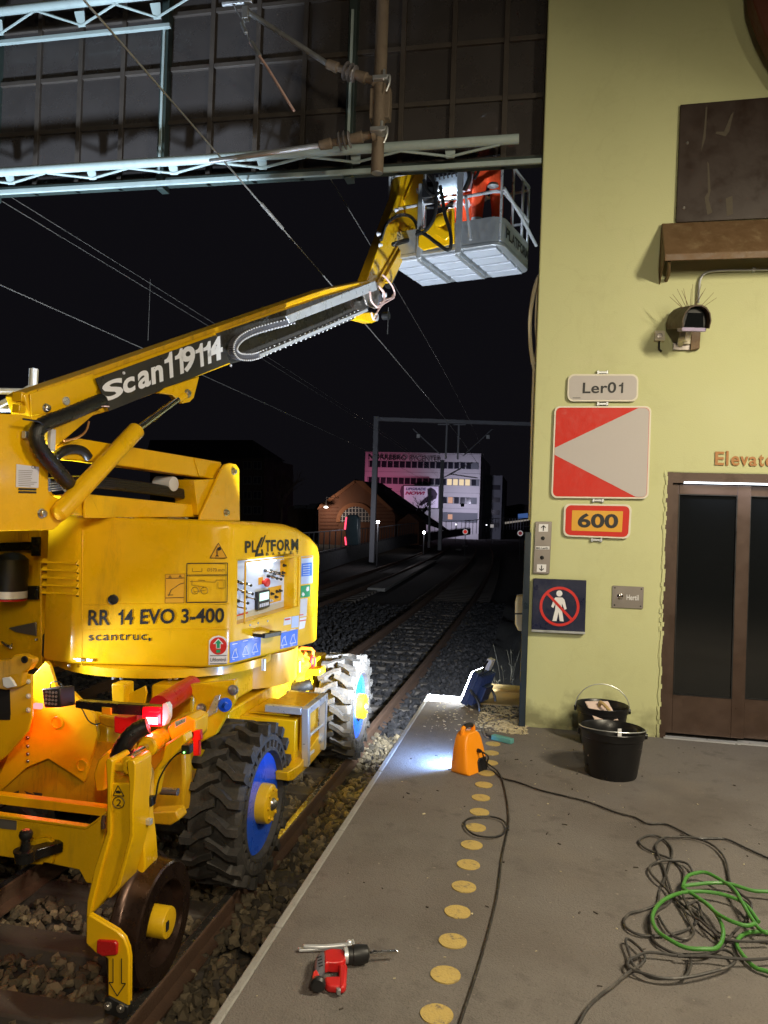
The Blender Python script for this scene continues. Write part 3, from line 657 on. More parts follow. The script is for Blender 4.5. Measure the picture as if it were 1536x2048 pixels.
for i in range(len(GX)-1):
    for k in range(4):
        dx = random.uniform(-.3, .3); tilt = Matrix.Rotation(R_(random.uniform(-.35, .35)), 3, 'X') @ Matrix.Rotation(R_(random.uniform(-.5, .5)), 3, 'Z')
        cx, cz = (GX[i]+GX[i+1])/2, (GZ[k]+GZ[k+1])/2
        MB().box((cx, GY+.02, cz), (abs(GX[i]-GX[i+1])-.03, .006, GZ[k+1]-GZ[k]-.02), tilt).build('pane', 'gable_glass', gab, smooth_=False)
for i, x in enumerate(GX):
    main = i in (4, 8, 12)
    if main: MB().bb((x-.035,GY-.07,4.55), (x+.035,GY+.06,7.3)).build('main_post', 'frame_green', gab, .004)
    else: MB().bb((x-.022,GY-.018,4.6), (x+.022,GY+.05,7.3)).build('mullion', 'frame_dark', gab, .003)
    if main: MB().bb((x-.012,GY-.085,4.68), (x+.010,GY-.071,6.0)).build('post_flange', 'girder_paint', gab)
for z in GZ:
    for i in range(len(GX)-1): MB().bb((GX[i]-.023,GY-.013,z-.02), (GX[i+1]+.023,GY+.045,z+.02)).build('transom', 'frame_dark', gab, .003)
MB().bb((-5.75,GY-.03,4.60), (-0.07,GY+.06,4.665)).build('bottom_beam', 'frame_green', gab, .004)
def girder(name, label, x0, x1, zt, zl, Y, nodes, flat=True):
    g = thing(name, label, 'girder', ((x0+x1)/2, Y, zl))
    MB().cyl((x0,Y-.10,zt), (x1,Y-.10,zt), .040, n=14).build('tube_chord', 'girder_paint', g)
    lo = MB()
    if flat: lo.bb((x0,Y+.02,zl-.030), (x1+.18,Y+.05,zl+.010))
    else: lo.bb((x0,Y+.02,zl-.018), (x1,Y+.06,zl+.018))
    lo.build('flat_chord', 'girder_paint', g, .003)
    for i, x in enumerate(nodes):
        n0 = V((x, Y-.02, zl+.045))
        for d in (-.44, .44):
            MB().tube([n0, V((x+d*.93, Y-.10, zt-.035))], .011, 6).build('lattice_bar', 'girder_paint', g)
        MB().ext([n0+V((-.035,0,-.01)), n0+V((.035,0,-.01)), n0+V((.05,-.05,.10)), n0+V((-.05,-.05,.10))], (0,.012,0)).build('gusset', 'girder_paint', g, .002)
    return g
girder('lattice_girder', 'pale lattice girder along the bottom edge of the glazed gable', -5.75, -0.262, 4.70, 4.585, 6.30, [-4.92,-4.08,-3.28,-2.45,-1.62,-0.82])
girder('lattice_girder', 'pale lattice girder at the top left ending at the gable post', -5.75, -3.40, 6.20, 6.00, 6.30, [-5.1,-4.25,-3.5], False)

# catenary support: hanging tube, two insulated arms
cs = thing('catenary_support', 'rusty hanging tube with two insulated arms in front of the gable', 'catenary support', at(755,345,Y=5.8))
pa, pb_ = at(762,-60,Y=5.8), at(754,346,Y=5.8); pa = V((pb_.x,5.8,pa.z))
MB().cyl(pa, pb_, .049, n=20).build('hanging_tube', 'mast_steel', cs)
MB().lathe(pb_, (0,0,-1), [(0,.044),(.004,.044),(.005,.036)], 18).build('end_cap', 'galv', cs)
MB().bb(pb_+V((-.075,-.02,.42)), pb_+V((.085,.07,.66))).build('mounting_plate', 'mast_steel', cs, .006)
for i, (a, b, c) in enumerate((((757,166),(655,128),(493,22)), ((752,268),(640,291),(420,323)))):
    A, B, C2 = [at(*p, Y=5.8-.05*i) for p in (a, b, c)]; d = (B-A)
    arm = MB().tube([B, C2], .021, 10).build('arm', 'galv' if i == 0 else 'galv', cs)
    MB().lathe(A, d, [(0,.05),(.03,.055),(.04,.03),(.10,.032),(.11,.045),(.16,.04),(d.length-.10,.026),(d.length-.09,.042),(d.length,.036),(d.length+.01,.02)], 14).build('socket', 'mast_steel', arm)
    for k in range(3):
        t = .20+.040*k; MB().lathe(A, d, [(t,.03),(t+.006,.072 if k else .06),(t+.014,.066),(t+.03,.03)], 18).build('insulator_disc', 'porcelain', arm)
    MB().box(A+V((.03,-.03,0)), (.12,.11,.035)).box(A+V((.055,-.055,.03)), (.02,.02,.08)).build('clamp', 'galv', cs, .004)
    MB().tube(smooth([A+V((.05,-.07,-.02)), A+V((.10,-.08,.01)), A+V((.105,-.08,-.05)), A+V((.08,-.07,-.11))], 4), .008, 6).build('wire_clip', 'galv', cs)
MB().tube([at(445,8,Y=5.8), at(505,2,Y=5.8)], .022, 8).box(at(492,28,Y=5.8), (.05,.06,.10)).build('head_fitting', 'galv', cs, .003)
MB().tube([at(462,2,Y=5.79), at(487,44,Y=5.79), at(500,85,Y=5.77)], .006, 6).tube([at(484,46,Y=5.78), at(492,66,Y=5.77)], .018, 8).tube([at(503,84,Y=5.76), at(520,112,Y=5.75)], .017, 8).build('steady_clamp', 'galv', cs)
MB().tube([at(500,85,Y=5.77), at(535,135,Y=5.74), at(588,222,Y=5.7)], .011, 6).build('steady_rod', 'pink_hose', cs)

# wires along the tracks
def wire(name, label, x, z, r, y0=0.4, y1=70, sag=0.0):
    pts = []; y = y0
    while y <= y1: pts.append(V((x+track_x(y)+2.71, y, z-sag*math.sin(math.pi*((y-y0)/(y1-y0)))))); y += 2.5
    return tag(MB().tube(pts, r, 5).build(name, 'wire_copper'), label, 'wire', 'overhead line wires')
wire('contact_wire', 'contact wire crossing the gable diagonally above the nearer track', -2.62, 4.50, .0075)
wire('messenger_wire', 'thin messenger wire above the nearer track beside the yellow jib', -2.73, 5.90, .0055, 6.8)
wire('contact_wire', 'lower overhead wire of the farther track at the left edge', -6.97, 4.50, .0075, 6.8)
wire('messenger_wire', 'upper overhead wire of the farther track passing left of the boom', -7.04, 5.62, .006, 6.8)
wire('messenger_wire', 'second upper overhead wire crossing close beside the first at far left', -6.84, 5.63, .005, 6.8)
for (x0, y0, y1_, X, lab) in ((296,568,681,-6.99,'thin vertical dropper between the overhead wires at left'), (775,634,668,-2.63,'short vertical dropper just right of the boom tip')):
    b = at(x0, y1_, X=X); t = V((b.x, b.y, b.z+ (1.10 if X < -5 else .45))); tag(MB().tube([b, t], .004, 5).build('dropper', 'wire_copper'), lab, 'dropper', 'overhead line droppers')
a, b = at(524,376,X=-2.622), at(566,424,X=-2.622)
tag(MB().tube([V((-2.62,a.y,4.505)), V((-2.62,b.y,4.505))], .016, 8).build('splice_sleeve', 'wire_copper'), 'thick splice sleeve on the contact wire under the girder', 'wire splice')
# ================================================================== ROAD-RAIL BOOM LIFT
HD = R_(12.4); U = V((math.sin(HD), math.cos(HD), 0)); N = V((math.cos(HD), -math.sin(HD), 0)); C0 = V((-2.71,6.7,0))
def T(s, t, z): return C0+U*s+N*t+V((0,0,z))
lift = thing('boom_lift', 'yellow road-rail boom lift standing on the nearer track with raised boom', 'boom lift', (-2.71,6.6,-0.92))
BP = plane(T(0,.129,0), N)            # right side of the boom
SP = plane(T(0,.865,0), N)            # control side of the turret
_ad = (T(-1.38,.865,0)-T(-1.83,-.1,0)).normalized(); AP = plane(T(-1.38,.865,0), (_ad.y,-_ad.x,0))   # tail panel facing the platform end
_ld = (T(-1.83,-.1,0)-T(-1.83,-.40,0)).normalized(); LP = plane(T(-1.83,-.25,0), -U)

# ---- turret cover: lofted in s
def section(s, tl, tr, zb, zt, r):
    pts = []
    for cx, cz, a0 in ((tr-r,zb+r*.5,-90),(tr-r,zt-r,0),(tl+r,zt-r,90),(tl+r,zb+r*.5,180)):
        for k in range(5):
            a = R_(a0+90*k/4); rr = r*.5 if cz < 1.0 else r
            pts.append(T(s, cx+math.cos(a)*r, cz+math.sin(a)*rr))
    return pts
secs = [(-1.845,-.385,-.13,.545,1.545,.02), (-1.83,-.40,-.10,.525,1.57,.03)]
for k in range(1, 7):
    f = k/7; secs.append((-1.83+.45*f, -.40-.46*f, -.10+.965*f, .525, 1.57, .035+.02*f))
secs += [(-1.38,-.86,.845,.525,1.572,.055), (-1.33,-.865,.865,.525,1.572,.06), (-1.0,-.865,.865,.525,1.572,.06), (-.6,-.865,.865,.525,1.558,.06), (-.4,-.865,.865,.525,1.528,.06),
         (-.2,-.865,.865,.525,1.465,.06), (-.08,-.865,.865,.525,1.40,.06), (-.03,-.855,.855,.53,1.34,.06), (-.005,-.83,.83,.55,1.27,.05), (0.0,-.80,.80,.57,1.22,.04)]
mb = MB(); m = 20
for sc in secs: mb.v += section(*sc)
for i in range(len(secs)-1):
    for k in range(m): mb.f.append([i*m+k, i*m+(k+1) % m, (i+1)*m+(k+1) % m, (i+1)*m+k])
mb.f += [list(range(m))[::-1], list(range((len(secs)-1)*m, len(secs)*m))]
cover = mb.build('turret_cover', 'yellow', lift, ang=40)
# recess for the control panel
ca = px(off(SP,.05), [(487,1119),(599,1106),(598,1217),(485,1250)])
cut = MB().ext(ca, -N*.15).build('cut', 'yellow', lift)
bo = cover.modifiers.new('recess', 'BOOLEAN'); bo.operation = 'DIFFERENCE'; bo.object = cut; bo.solver = 'EXACT'
bpy.context.view_layer.update(); dg = bpy.context.evaluated_depsgraph_get(); nm = bpy.data.meshes.new_from_object(cover.evaluated_get(dg))
cover.modifiers.clear(); cover.data = nm; nm.set_sharp_from_angle(angle=R_(40)); bpy.data.objects.remove(cut)
IP = off(SP, -.095)
z0p = [at(*p, pl=off(SP,0)) for p in ((490,1124),(597,1112),(595,1213),(488,1246))]
cp = MB().ext([p-N*.095 for p in z0p], -N*.004).build('control_panel', 'panel_grey', lift)
PQ = [p-N*.0945 for p in z0p]
def pq(u, v, d=0.0): return (PQ[0]*(1-u)+PQ[1]*u)*(1-v)+(PQ[3]*(1-u)+PQ[2]*u)*v+N*d
def pbox(name, u0, v0, u1, v1, d, m, parent=None, b=.002): return MB().ext([pq(u0,v0,d), pq(u1,v0,d), pq(u1,v1,d), pq(u0,v1,d)], -N*max(d*.95,.001)).build(name, m, parent or cp, b)
glow('led_strip', (0.80,0.93,1.0), 9.0)
pbox('strip_light', .22,.02,.70,.075,.022,'led_strip')
area_lamp('strip_light_lamp', lift, pq(.46,.09,.035), (pq(.46,.6,0)-pq(.46,.0,.05)), .32, .35, DAYLED, .03)
def lever(u, v, du=.055, dv=.045):
    a = pq(u, v, .0); b = pq(u+du, v+dv, .07); o = MB().tube([a, b], .006, 8).build('lever', 'chrome', cp)
    MB().tube([a, a+(b-a)*.3], .012, 8).build('boot', 'black_plastic', o); MB().ball(b, .012, 8).build('knob', 'black_plastic', o)
for u, v in ((.03,.33),(.10,.37),(.02,.46),(.13,.52),(.18,.62),(.05,.66),(.01,.74)): lever(u, v)
for u, v in ((.52,.22),(.63,.24),(.66,.36),(.58,.33),(.70,.30)): lever(u, v, .05, .05)
pbox('yellow_plate', .42,.34,.50,.47,.003,'sign_amber'); e = MB().lathe(pq(.50,.435,.0), N, [(0,.016),(.03,.018),(.032,.034),(.05,.034),(.055,.024)], 20).build('emergency_stop', 'red_print', cp)
sc_ = pbox('display_unit', .36,.58,.58,.90,.03,'black_plastic'); pbox('display_screen', .39,.61,.56,.75,.0315,glow('display_lit', (0.65,0.95,0.85), 1.6), sc_, 0)
for k in range(5): pbox('display_button', .39+.035*k,.80,.415+.035*k,.86,.033,'pale_print', sc_, 0)
pbox('switch_plate', .60,.56,.86,.86,.003,'sign_amber'); pbox('switch_plate', .83,.07,.94,.40,.003,'sign_amber')
for u, v in ((.66,.68),(.76,.66),(.64,.80),(.74,.76),(.89,.18),(.87,.32),(.82,.66)):
    MB().lathe(pq(u,v,0), N, [(0,.013),(.012,.013),(.014,.009),(.03,.008)], 12).build('switch', 'black_plastic' if v < .78 else 'alu', cp)
pbox('maker_print', .05,.90,.24,.925,.0015,'red_print', None, 0)
mat('clear_cover', (0.9,0.95,1.0), 0.03, var=0, trans=1.0)
# recess lip
for a, b in ((0,1),(1,2),(2,3),(3,0)):
    P, Q = z0p[a], z0p[b]; MB().beam(P+N*.004, Q+N*.004, .012, .012, up=N).build('panel_lip', 'yellow', lift, .003)
for x, y in ((500,1250),(516,1246),(535,1242)): bolt('rivet', SP, x, y, .006, lift, 'alu', .004)

# ---- lettering and stickers on the turret
for wd_, xa_, xb_ in (('RR',176,220),('1',236,246),('4',249,266),('EVO',280,349),('3-400',362,448)): lettering('model_lettering', wd_, AP, (xa_,1251-(xa_-175)*.022),(xb_,1251-(xb_-175)*.022),(xa_+1,1220-(xa_-175)*.014), 'black_print', lift, .006, .022)
lettering('dealer_lettering', 'scantruc', AP, (177,1281.5),(294,1280),(177,1268), 'black_print', lift, .006, .004, 1.12)
decal('lettering_dot', AP, [(297,1276),(301,1276),(301,1282),(297,1282)], 'black_print', lift, .006)
# maker logo: P L (slanted A) T F O R M, BASKET
for ch, xa, xb in (('P',490,502),('L',504,512),('T',531,541),('F',542,552),('O',554,568),('R',570,581),('M',583,597)):
    k = (xa-490)/107; yb = 1106-6*k-(0 if ch != 'P' else -0); yt = 1082-4.5*k
    lettering('logo_letter', ch, SP, (xa,yb),(xb,yb-.6),(xa,yt), 'black_print', lift, .005, .035)
decal('logo_slash', SP, [(523,1075),(527,1074),(519,1096),(514,1096)], 'black_print', lift, .006)
decal('logo_slash', SP, [(530,1071),(532,1070.5),(524,1094),(521.5,1095)], 'black_print', lift, .006)
decal('logo_slash', SP, [(514,1096.5),(518.5,1096.5),(515.5,1107),(524,1106),(523,1099),(525.5,1098.5),(528,1111),(510.5,1113.5)], 'black_print', lift, .006)
for i, ch in enumerate('BASKET'):
    xa = 532+i*12; lettering('logo_small', ch, SP, (xa,1111.5-i*.75),(xa+5.2,1111.2-i*.75),(xa,1105.6-i*.75), 'black_print', lift, .005, .02)
def frame_lines(name, pl, q, w_, m, pr=.004):
    for i in range(4):
        a, b = [at(*p, pl=off(pl, pr)) for p in (q[i], q[(i+1) % 4])]
        MB().beam(a, b, w_, .0012, up=pl[1]).build(name, m, lift)
def print_rows(name, pl, x0, x1, y0, y1, n, m, pr=.0045, slope=0.0, seed=1, hfrac=.35):
    rr = random.Random(seed); mb = MB()
    for k in range(n):
        y = y0+(y1-y0)*(k+.5)/n; xx = x1-(x1-x0)*rr.uniform(0, .35); h = (y1-y0)/n*hfrac
        mb.ext(px(off(pl, pr), [(x0,y),(xx,y+slope*(xx-x0)),(xx,y+h+slope*(xx-x0)),(x0,y+h)]), -pl[1]*.0006)
    return mb.build(name, m, lift)
# load chart, warning triangle, diagram
frame_lines('chart_frame', AP, [(374,1127),(455,1126),(454,1204),(373,1205)], .006, 'black_print'); frame_lines('chart_frame', AP, [(375,1150),(454,1149),(454,1151),(375,1152)], .003, 'black_print')
lettering('chart_text', 'Ø570 mm', AP, (414,1143),(449,1142.6),(414,1136.5), 'print_line', lift, .004)
mb = MB()
for a, b in (((380,1163),(432,1164)),((432,1164),(432,1160)),((432,1160),(450,1160)),((450,1160),(450,1176)),((436,1164),(436,1176)),((436,1176),(450,1176)),((384,1160),(384,1170)),((384,1170),(410,1174)),((396,1160),(410,1161)),((388,1184),(412,1180)),((385,1143),(404,1143)),((385,1136),(385,1143)),((404,1136),(404,1143))):
    mb.beam(at(*a, pl=off(AP,.004)), at(*b, pl=off(AP,.004)), .003, .001, up=AP[1])
for c in ((390,1181),(409,1181)):
    mb.tube([at(c[0]+7*math.cos(k*.42), c[1]+7*math.sin(k*.42), pl=off(AP,.004)) for k in range(15)], .002, 4, True)
mb.build('chart_drawing', 'print_line', lift)
decal('diagram_card', AP, [(331,1149),(369,1148),(368,1206),(330,1206)], 'sign_amber', lift, .003)
frame_lines('diagram_frame', AP, [(331,1149),(369,1148),(368,1206),(330,1206)], .002, 'print_line')
mb = MB()
for a, b in (((337,1192),(342,1180)),((342,1180),(360,1168)),((360,1168),(368,1166)),((335,1190),(346,1190)),((332,1157),(368,1156)),((331,1196),(368,1195))): mb.beam(at(*a, pl=off(AP,.005)), at(*b, pl=off(AP,.005)), .004, .001, up=AP[1])
mb.build('diagram_drawing', 'black_print', lift)
for c in ((340,1153),(360,1152)): decal('diagram_triangle', AP, [(c[0],c[1]-3),(c[0]+3.5,c[1]+2.5),(c[0]-3.5,c[1]+2.5)], 'print_line', lift, .005)
for (c, s_) in (((437,1101),1.0),):
    tri = [(c[0],c[1]-15),(c[0]+17,c[1]+15),(c[0]-17,c[1]+15)]
    decal('warning_triangle', AP, tri, 'sign_amber', lift, .003)
    for i in range(3): MB().beam(at(*tri[i], pl=off(AP,.004)), at(*tri[(i+1) % 3], pl=off(AP,.004)), .004, .001, up=AP[1]).build('triangle_border', 'black_print', lift)
    decal('triangle_symbol', AP, [(434,1096),(440,1093),(443,1099),(437,1102)], 'black_print', lift, .006); decal('triangle_symbol', AP, [(433,1098),(435,1098),(435,1110),(438,1113),(430,1113),(433,1110)], 'black_print', lift, .005)
# inspection sticker
stq = [(418,1281),(425,1274),(437,1271),(448,1274),(455,1281),(454,1328),(417,1330)]
decal('inspection_sticker', AP, stq, 'white_print', lift, .003)
cir = [(436.5+17*math.cos(k*2*math.pi/28), 1292+17.5*math.sin(k*2*math.pi/28)) for k in range(28)]; decal('inspection_disc', AP, cir, 'red_print', lift, .005)
decal('inspection_arrow', AP, [(436.5,1277),(447,1288),(441,1288),(441,1297),(432,1297),(432,1288),(426,1288)], 'white_print', lift, .0065); decal('inspection_arrow', AP, [(436.5,1279.5),(443.5,1287),(439.5,1287),(439.5,1296),(433.5,1296),(433.5,1287),(429.5,1287)], 'green_print', lift, .008)
decal('inspection_arrow', AP, [(432.5,1299.5),(440.5,1299.5),(440.5,1305.5),(432.5,1305.5)], 'green_print', lift, .008)
lettering('inspection_text', 'Liftkontrol', AP, (421,1323),(452,1322.5),(421,1315.5), 'black_print', lift, .006, .006)
for y in (1311,1327): decal('inspection_rule', AP, [(420,y),(453,y-.5),(453,y+.6),(420,y+1.2)], 'black_print', lift, .005)
# blue harness stickers and side labels
decal('safety_sticker', SP, [(460,1285),(522,1272),(521,1310),(460,1326)], 'blue_print', lift, .003)
decal('safety_sticker', SP, [(562,1266),(596,1258),(595,1290),(561,1298)], 'blue_print', lift, .003)
for cx, cy in ((470,1306),(491,1300),(510,1295),(568,1281),(586,1277)):
    mb = MB()
    for a, b in (((-6,10),(-1,-6)),((6,8),(1,-6)),((-6,10),(6,8)),((-1,-6),(3,-9)),((3,-9),(2,-2)),((-5,13),(-1,13))): mb.beam(at(cx+a[0], cy+a[1], pl=off(SP,.004)), at(cx+b[0], cy+b[1], pl=off(SP,.004)), .005, .001, up=N)
    mb.ext(px(off(SP,.0045), [(cx-5,cy-18),(cx+5,cy-20),(cx+5,cy-18.5),(cx-5,cy-16.5)]), -N*.001)
    mb.build('sticker_drawing', 'white_print', lift)
decal('instruction_label', SP, [(603,1113),(626,1111),(625,1166),(602,1169)], 'pale_blue_print', lift, .003)
decal('label_header', SP, [(604,1114),(625,1112),(625,1115),(604,1117)], 'sign_amber', lift, .005); decal('label_body', SP, [(604,1127),(624,1125),(624,1151),(603,1153)], 'blue_print', lift, .005)
print_rows('label_print', SP, 606, 623, 1128, 1151, 5, 'pale_blue_print', .0062, -.1, 3)
decal('rescue_label', SP, [(602,1172),(621,1169),(620,1193),(601,1196)], 'green_print', lift, .003)
decal('rescue_symbol', SP, [(604,1189),(606,1184),(609,1187),(610,1190),(606,1193)], 'white_print', lift, .005); decal('rescue_symbol', SP, [(612,1180),(614,1174),(618,1173),(618,1181),(614,1183)], 'white_print', lift, .005)
decal('service_label', SP, [(601,1198),(615,1196),(613,1232),(600,1234)], 'pale_print', lift, .003); decal('service_label', SP, [(600,1236),(613,1234),(609,1256),(598,1259)], 'white_print', lift, .003)
decal('service_label', SP, [(569,1236),(583,1233),(582,1248),(567,1251)], 'pale_print', lift, .003); decal('service_label', SP, [(584,1233),(598,1231),(597,1254),(583,1256)], 'pale_blue_print', lift, .003)
for q_ in ([(570,1238),(581,1236),(581,1239),(570,1241)], [(600,1241),(612,1239),(612,1241),(600,1243)], [(600,1229),(607,1228),(607,1230),(600,1231)]): decal('label_strip', SP, q_, 'red_print', lift, .005)
# handle on the side, round black caps, slots, latch, louvres
hA, hB = at(527,1272,pl=off(SP,.09)), at(560,1266,pl=off(SP,.09))
mb = MB().beam(hA, hB, .035, .028, up=N).beam(hA, hA-N*.09, .025, .025).beam(hB, hB-N*.09, .025, .025); mb.build('side_handle', 'black_steel', lift, .004)
for (x, y, r) in ((227,1199,.036),): MB().lathe(at(x,y,pl=AP), AP[1], [(-.01,r),(.012,r),(.014,r*.8),(.006,r*.7)], 24).build('rubber_cap', 'black_plastic', lift)
MB().lathe(at(131,1088,pl=LP), LP[1], [(-.01,.042),(.006,.045),(.008,.036),(-.004,.03)], 24).build('filler_cap', 'black_plastic', lift)
sl_ = at(92,1291,pl=LP); mb = MB(); sp = []
for k in range(24):
    a = 2*math.pi*k/24; sp.append(sl_+N*.035*math.cos(a)+V((0,0,.06*(1 if math.sin(a) > 0 else -1)+.03*math.sin(a))))
mb.ext([p-U*.004 for p in sp], U*.01); mb.build('slot_shade', 'cavity_shade', lift)  # dark oval laid on, painting the shade of the hand slot
seam = [(374,1207),(165,1211)]
for y, x0_, x1_ in ((1209,166,458),(1260,166,458)):
    MB().beam(at(x0_,y,pl=off(AP,.001)), at(x1_,y-2,pl=off(AP,.001)), .008, .004, up=AP[1]).build('panel_seam', 'yellow', lift, .0015)
MB().beam(at(165,1060,pl=off(AP,.001)), at(163,1332,pl=off(AP,.001)), .006, .004, up=AP[1]).build('panel_seam', 'yellow', lift, .0015)
for k in range(5):
    y = 1121+k*15.3; a, b = at(86,y,pl=off(LP,.0)), at(158,y+3,pl=off(LP,.0))
    MB().ext([a+V((0,0,.018)), a+V((0,0,-.016))-U*.024, a+V((0,0,-.020))], b-a).build('louvre', 'yellow', lift, .003)
    MB().beam(a+V((0,0,-.026))-U*.002, b+V((0,0,-.026))-U*.002, .006, .006).build('louvre_shade', 'cavity_shade', lift)  # dark bar paints the shade under the louvre
mb = MB().box(at(158,1319,pl=off(AP,.012)), (.04,.02,.025)).box(at(180,1320,pl=off(AP,.010)), (.05,.02,.02)); mb.tube([at(146,1317,pl=off(AP,.015)), at(170,1321,pl=off(AP,.02))], .006, 6); mb.build('toggle_latch', 'galv', lift, .003)
for x, y in ((138,1332),(101,1211),(98,1150),(72,1279)): bolt('screw', LP if x < 120 else AP, x, y, .007, lift, 'steel_bolt', .006)
for x in (248,356): MB().box(at(x,1036,pl=off(AP,-.05)), (.14,.05,.012)).build('hatch_hinge', 'steel_bolt', lift, .003)

# engine side at the left edge: air filter, brackets
FP = plane(T(-1.55,-.75,0), -U)
MB().ext(px(off(FP,-.02), [(-30,1055),(80,1052),(84,1340),(60,1335),(-30,1340)]), U*.5).build('engine_cowl', 'yellow', lift, .01)
af = at(22,1155,pl=off(FP,.15))
filt = MB().lathe(af+V((0,0,.17)), (0,0,-1), [(-.02,.05),(0,.09),(.03,.12),(.16,.125),(.18,.12),(.30,.12),(.32,.115),(.33,.10)], 28).build('air_filter', 'black_plastic', lift)
MB().lathe(af+V((0,0,-.10)), (0,0,-1), [(0,.1215),(.055,.1215)], 28).build('filter_band', 'pale_print', filt)
MB().lathe(af+V((0,0,-.162)), (0,0,-1), [(0,.121),(.012,.119)], 28).build('filter_ring', 'red_paint', filt)
MB().ext(px(off(FP,.03), [(-20,1086),(62,1084),(62,1074),(78,1074),(78,1112),(62,1112),(62,1100),(-20,1104)]), U*.02).build('filter_bracket', 'black_steel', lift, .003)
MB().ext(px(off(FP,.03), [(40,1172),(75,1172),(75,1199),(40,1200)]), U*.02).build('filter_bracket', 'black_steel', lift, .003)
MB().ext(px(off(FP,.01), [(16,1256),(72,1244),(72,1272),(30,1264)]), U*.01).build('grey_cover', 'steel_plate', lift, .003)
decal('small_label', FP, [(36,1064),(56,1064),(56,1082),(36,1083)], 'yellow_worn', lift, .006)
mb = MB()
for k in range(5): mb.tube(smooth([at(4+3*k,1284+2*k,pl=off(FP,.05)), at(14+2*k,1292,pl=off(FP,.07)), at(24,1296-2*k,pl=off(FP,.05))], 3), .008, 6)
mb.build('valve_cluster', 'steel_bolt', lift)

# ---- riser base at the tail, links, cylinders, boom
R1 = off(BP, .035)
plate('riser_plate', R1, [(-60,825),(46,829),(62,833),(88,872),(97,940),(97,979),(101,989),(120,998),(133,1003),(140,1015),(139,1027),(131,1039),(116,1052),(106,1060),(-60,1064)], .02, 'yellow', lift, .006)
plate('riser_plate', off(BP,-.30), [(-60,825),(46,829),(62,833),(88,872),(97,940),(97,979),(120,998),(140,1015),(131,1039),(106,1060),(-60,1064)], .02, 'yellow', lift, .006)
MB().ext(px(off(BP,.01), [(-60,836),(8,836),(14,1050),(-60,1052)]), -N*.29).build('riser_back', 'yellow', lift, .006)
for x, y, r in ((83,1027,.022),(124,1020,.026)): bolt('pin', R1, x, y, r, lift, 'steel_bolt', .03)
MB().box(at(52,870,pl=off(R1,.02)), (.03,.045,.045)).build('hose_clamp', 'galv', lift, .004)
decal('data_plate', R1, [(33,928),(78,934),(77,976),(32,974)], 'pale_print', lift, .004)
print_rows('plate_print', R1, 37, 74, 938, 972, 9, 'steel_plate', .0052, .05, 5, .3)
lettering('ce_mark', 'CE', R1, (63,937),(72,938),(63,931), 'black_print', lift, .006)
for y in (976,982): decal('black_label', R1, [(38,y),(73,y+1),(73,y+5),(37,y+4)], 'black_print', lift, .004)

boomw = .16
boom = plate('boom', BP, [(46,790),(60,783),(190,739),(650,578),(738,560),(748,598),(728,628),(461,728),(219,822),(187,831),(137,874),(108,897),(84,880),(60,832)], boomw, 'yellow', lift, .01)
plate('boom_heel', BP, [(60,788),(72,784),(186,747),(200,771),(186,797),(120,822),(64,832)], .012, 'yellow', boom, .004, .016)
# strip along the top of the boom, its shadow tone put in by darker yellow
MB().ext(px(off(BP,.012), [(76,779),(190,739),(640,582),(640,589),(190,750),(78,788)]), -N*.01).build('top_flange', 'yellow_worn', boom, .002)
bolt('pin', BP, 92, 816, .020, lift, 'steel_bolt', .025, .016); MB().lathe(at(131,802,pl=off(BP,.016)), N, [(0,.028),(.010,.028),(.011,.024),(.006,.022)], 20).build('pin_cover', 'alu', lift)
mb = MB().box(at(42,795,pl=off(BP,-.05)), (.07,.08,.06)).box(at(38,818,pl=off(BP,-.02)), (.05,.06,.05)); mb.build('heel_bracket', 'yellow', lift, .006)
tr_ = plate('number_plate', BP, [(191,757),(432,670),(461,725),(219,822)], .008, 'sign_dark', lift, .002, .045)
ltr = (('S',(205,806),(247,791),(205,766)),('c',(247,790),(271,781),(246,759)),('a',(277,780),(302,771),(276,745)),('n',(304,770),(327,762),(303,735)),('1',(331,760),(347,754),(329,708)),('1',(352,752),(368,746),(350,701)),('9',(364,748),(392,738),(362,697)),('1',(393,737),(408,732),(391,690)),('1',(408,731),(423,726),(407,686)),('4',(417,728),(446,717),(416,680)))
for ch, bl, br, tl in ltr: lettering('number_letter', ch, BP, bl, br, (tl[0]-1,tl[1]), 'white_print', tr_, .049, .03)
for x, y in ((247,746),(461,731)): MB().lathe(at(x,y,pl=off(BP,.05)), N, [(0,.012),(.008,.010)], 10).build('button_bolt', 'pale_print', lift)
# energy chain tray
tray = plate('chain_tray', BP, [(432,667),(640,596),(742,566),(752,600),(722,633),(520,712),(461,728)], .004, 'tray_black', lift, .002, .012)
plate('guide_rail', BP, [(572,632),(750,562),(754,580),(580,646)], .012, 'alu', lift, .002, .13)
plate('tray_edge', BP, [(520,708),(735,617),(737,622),(521,715)], .05, 'alu', lift, .002, .13)
mid = smooth([at(*p, pl=off(BP,.085)) for p in ((585,641),(540,652),(500,664),(474,679),(464,698),(474,713),(500,714),(530,703),(600,675),(660,650),(715,624))], 7)
for k in range(0, len(mid)-1):
    a, b = mid[k], mid[k+1]
    o = MB().beam(a, b, .05, .062, up=N).build('chain_link', 'chain_grey', tray, .004)
    c = (a+b)/2+N*.034; d = (b-a).normalized().cross(N)
    for sg in (-1, 1): MB().lathe(c+d*.026*sg, N, [(-.004,.007),(.006,.006)], 8).build('chain_pin', 'white_print', o)
for k in range(2, len(mid)-2, 1):
    c = mid[k]; d = (mid[k+1]-mid[k-1]).normalized().cross(N); p_ = c-d*.035
    if k < 40: MB().tube([p_+N*.02, p_-N*.07], .004, 5).build('chain_rung', 'pale_print', tray)
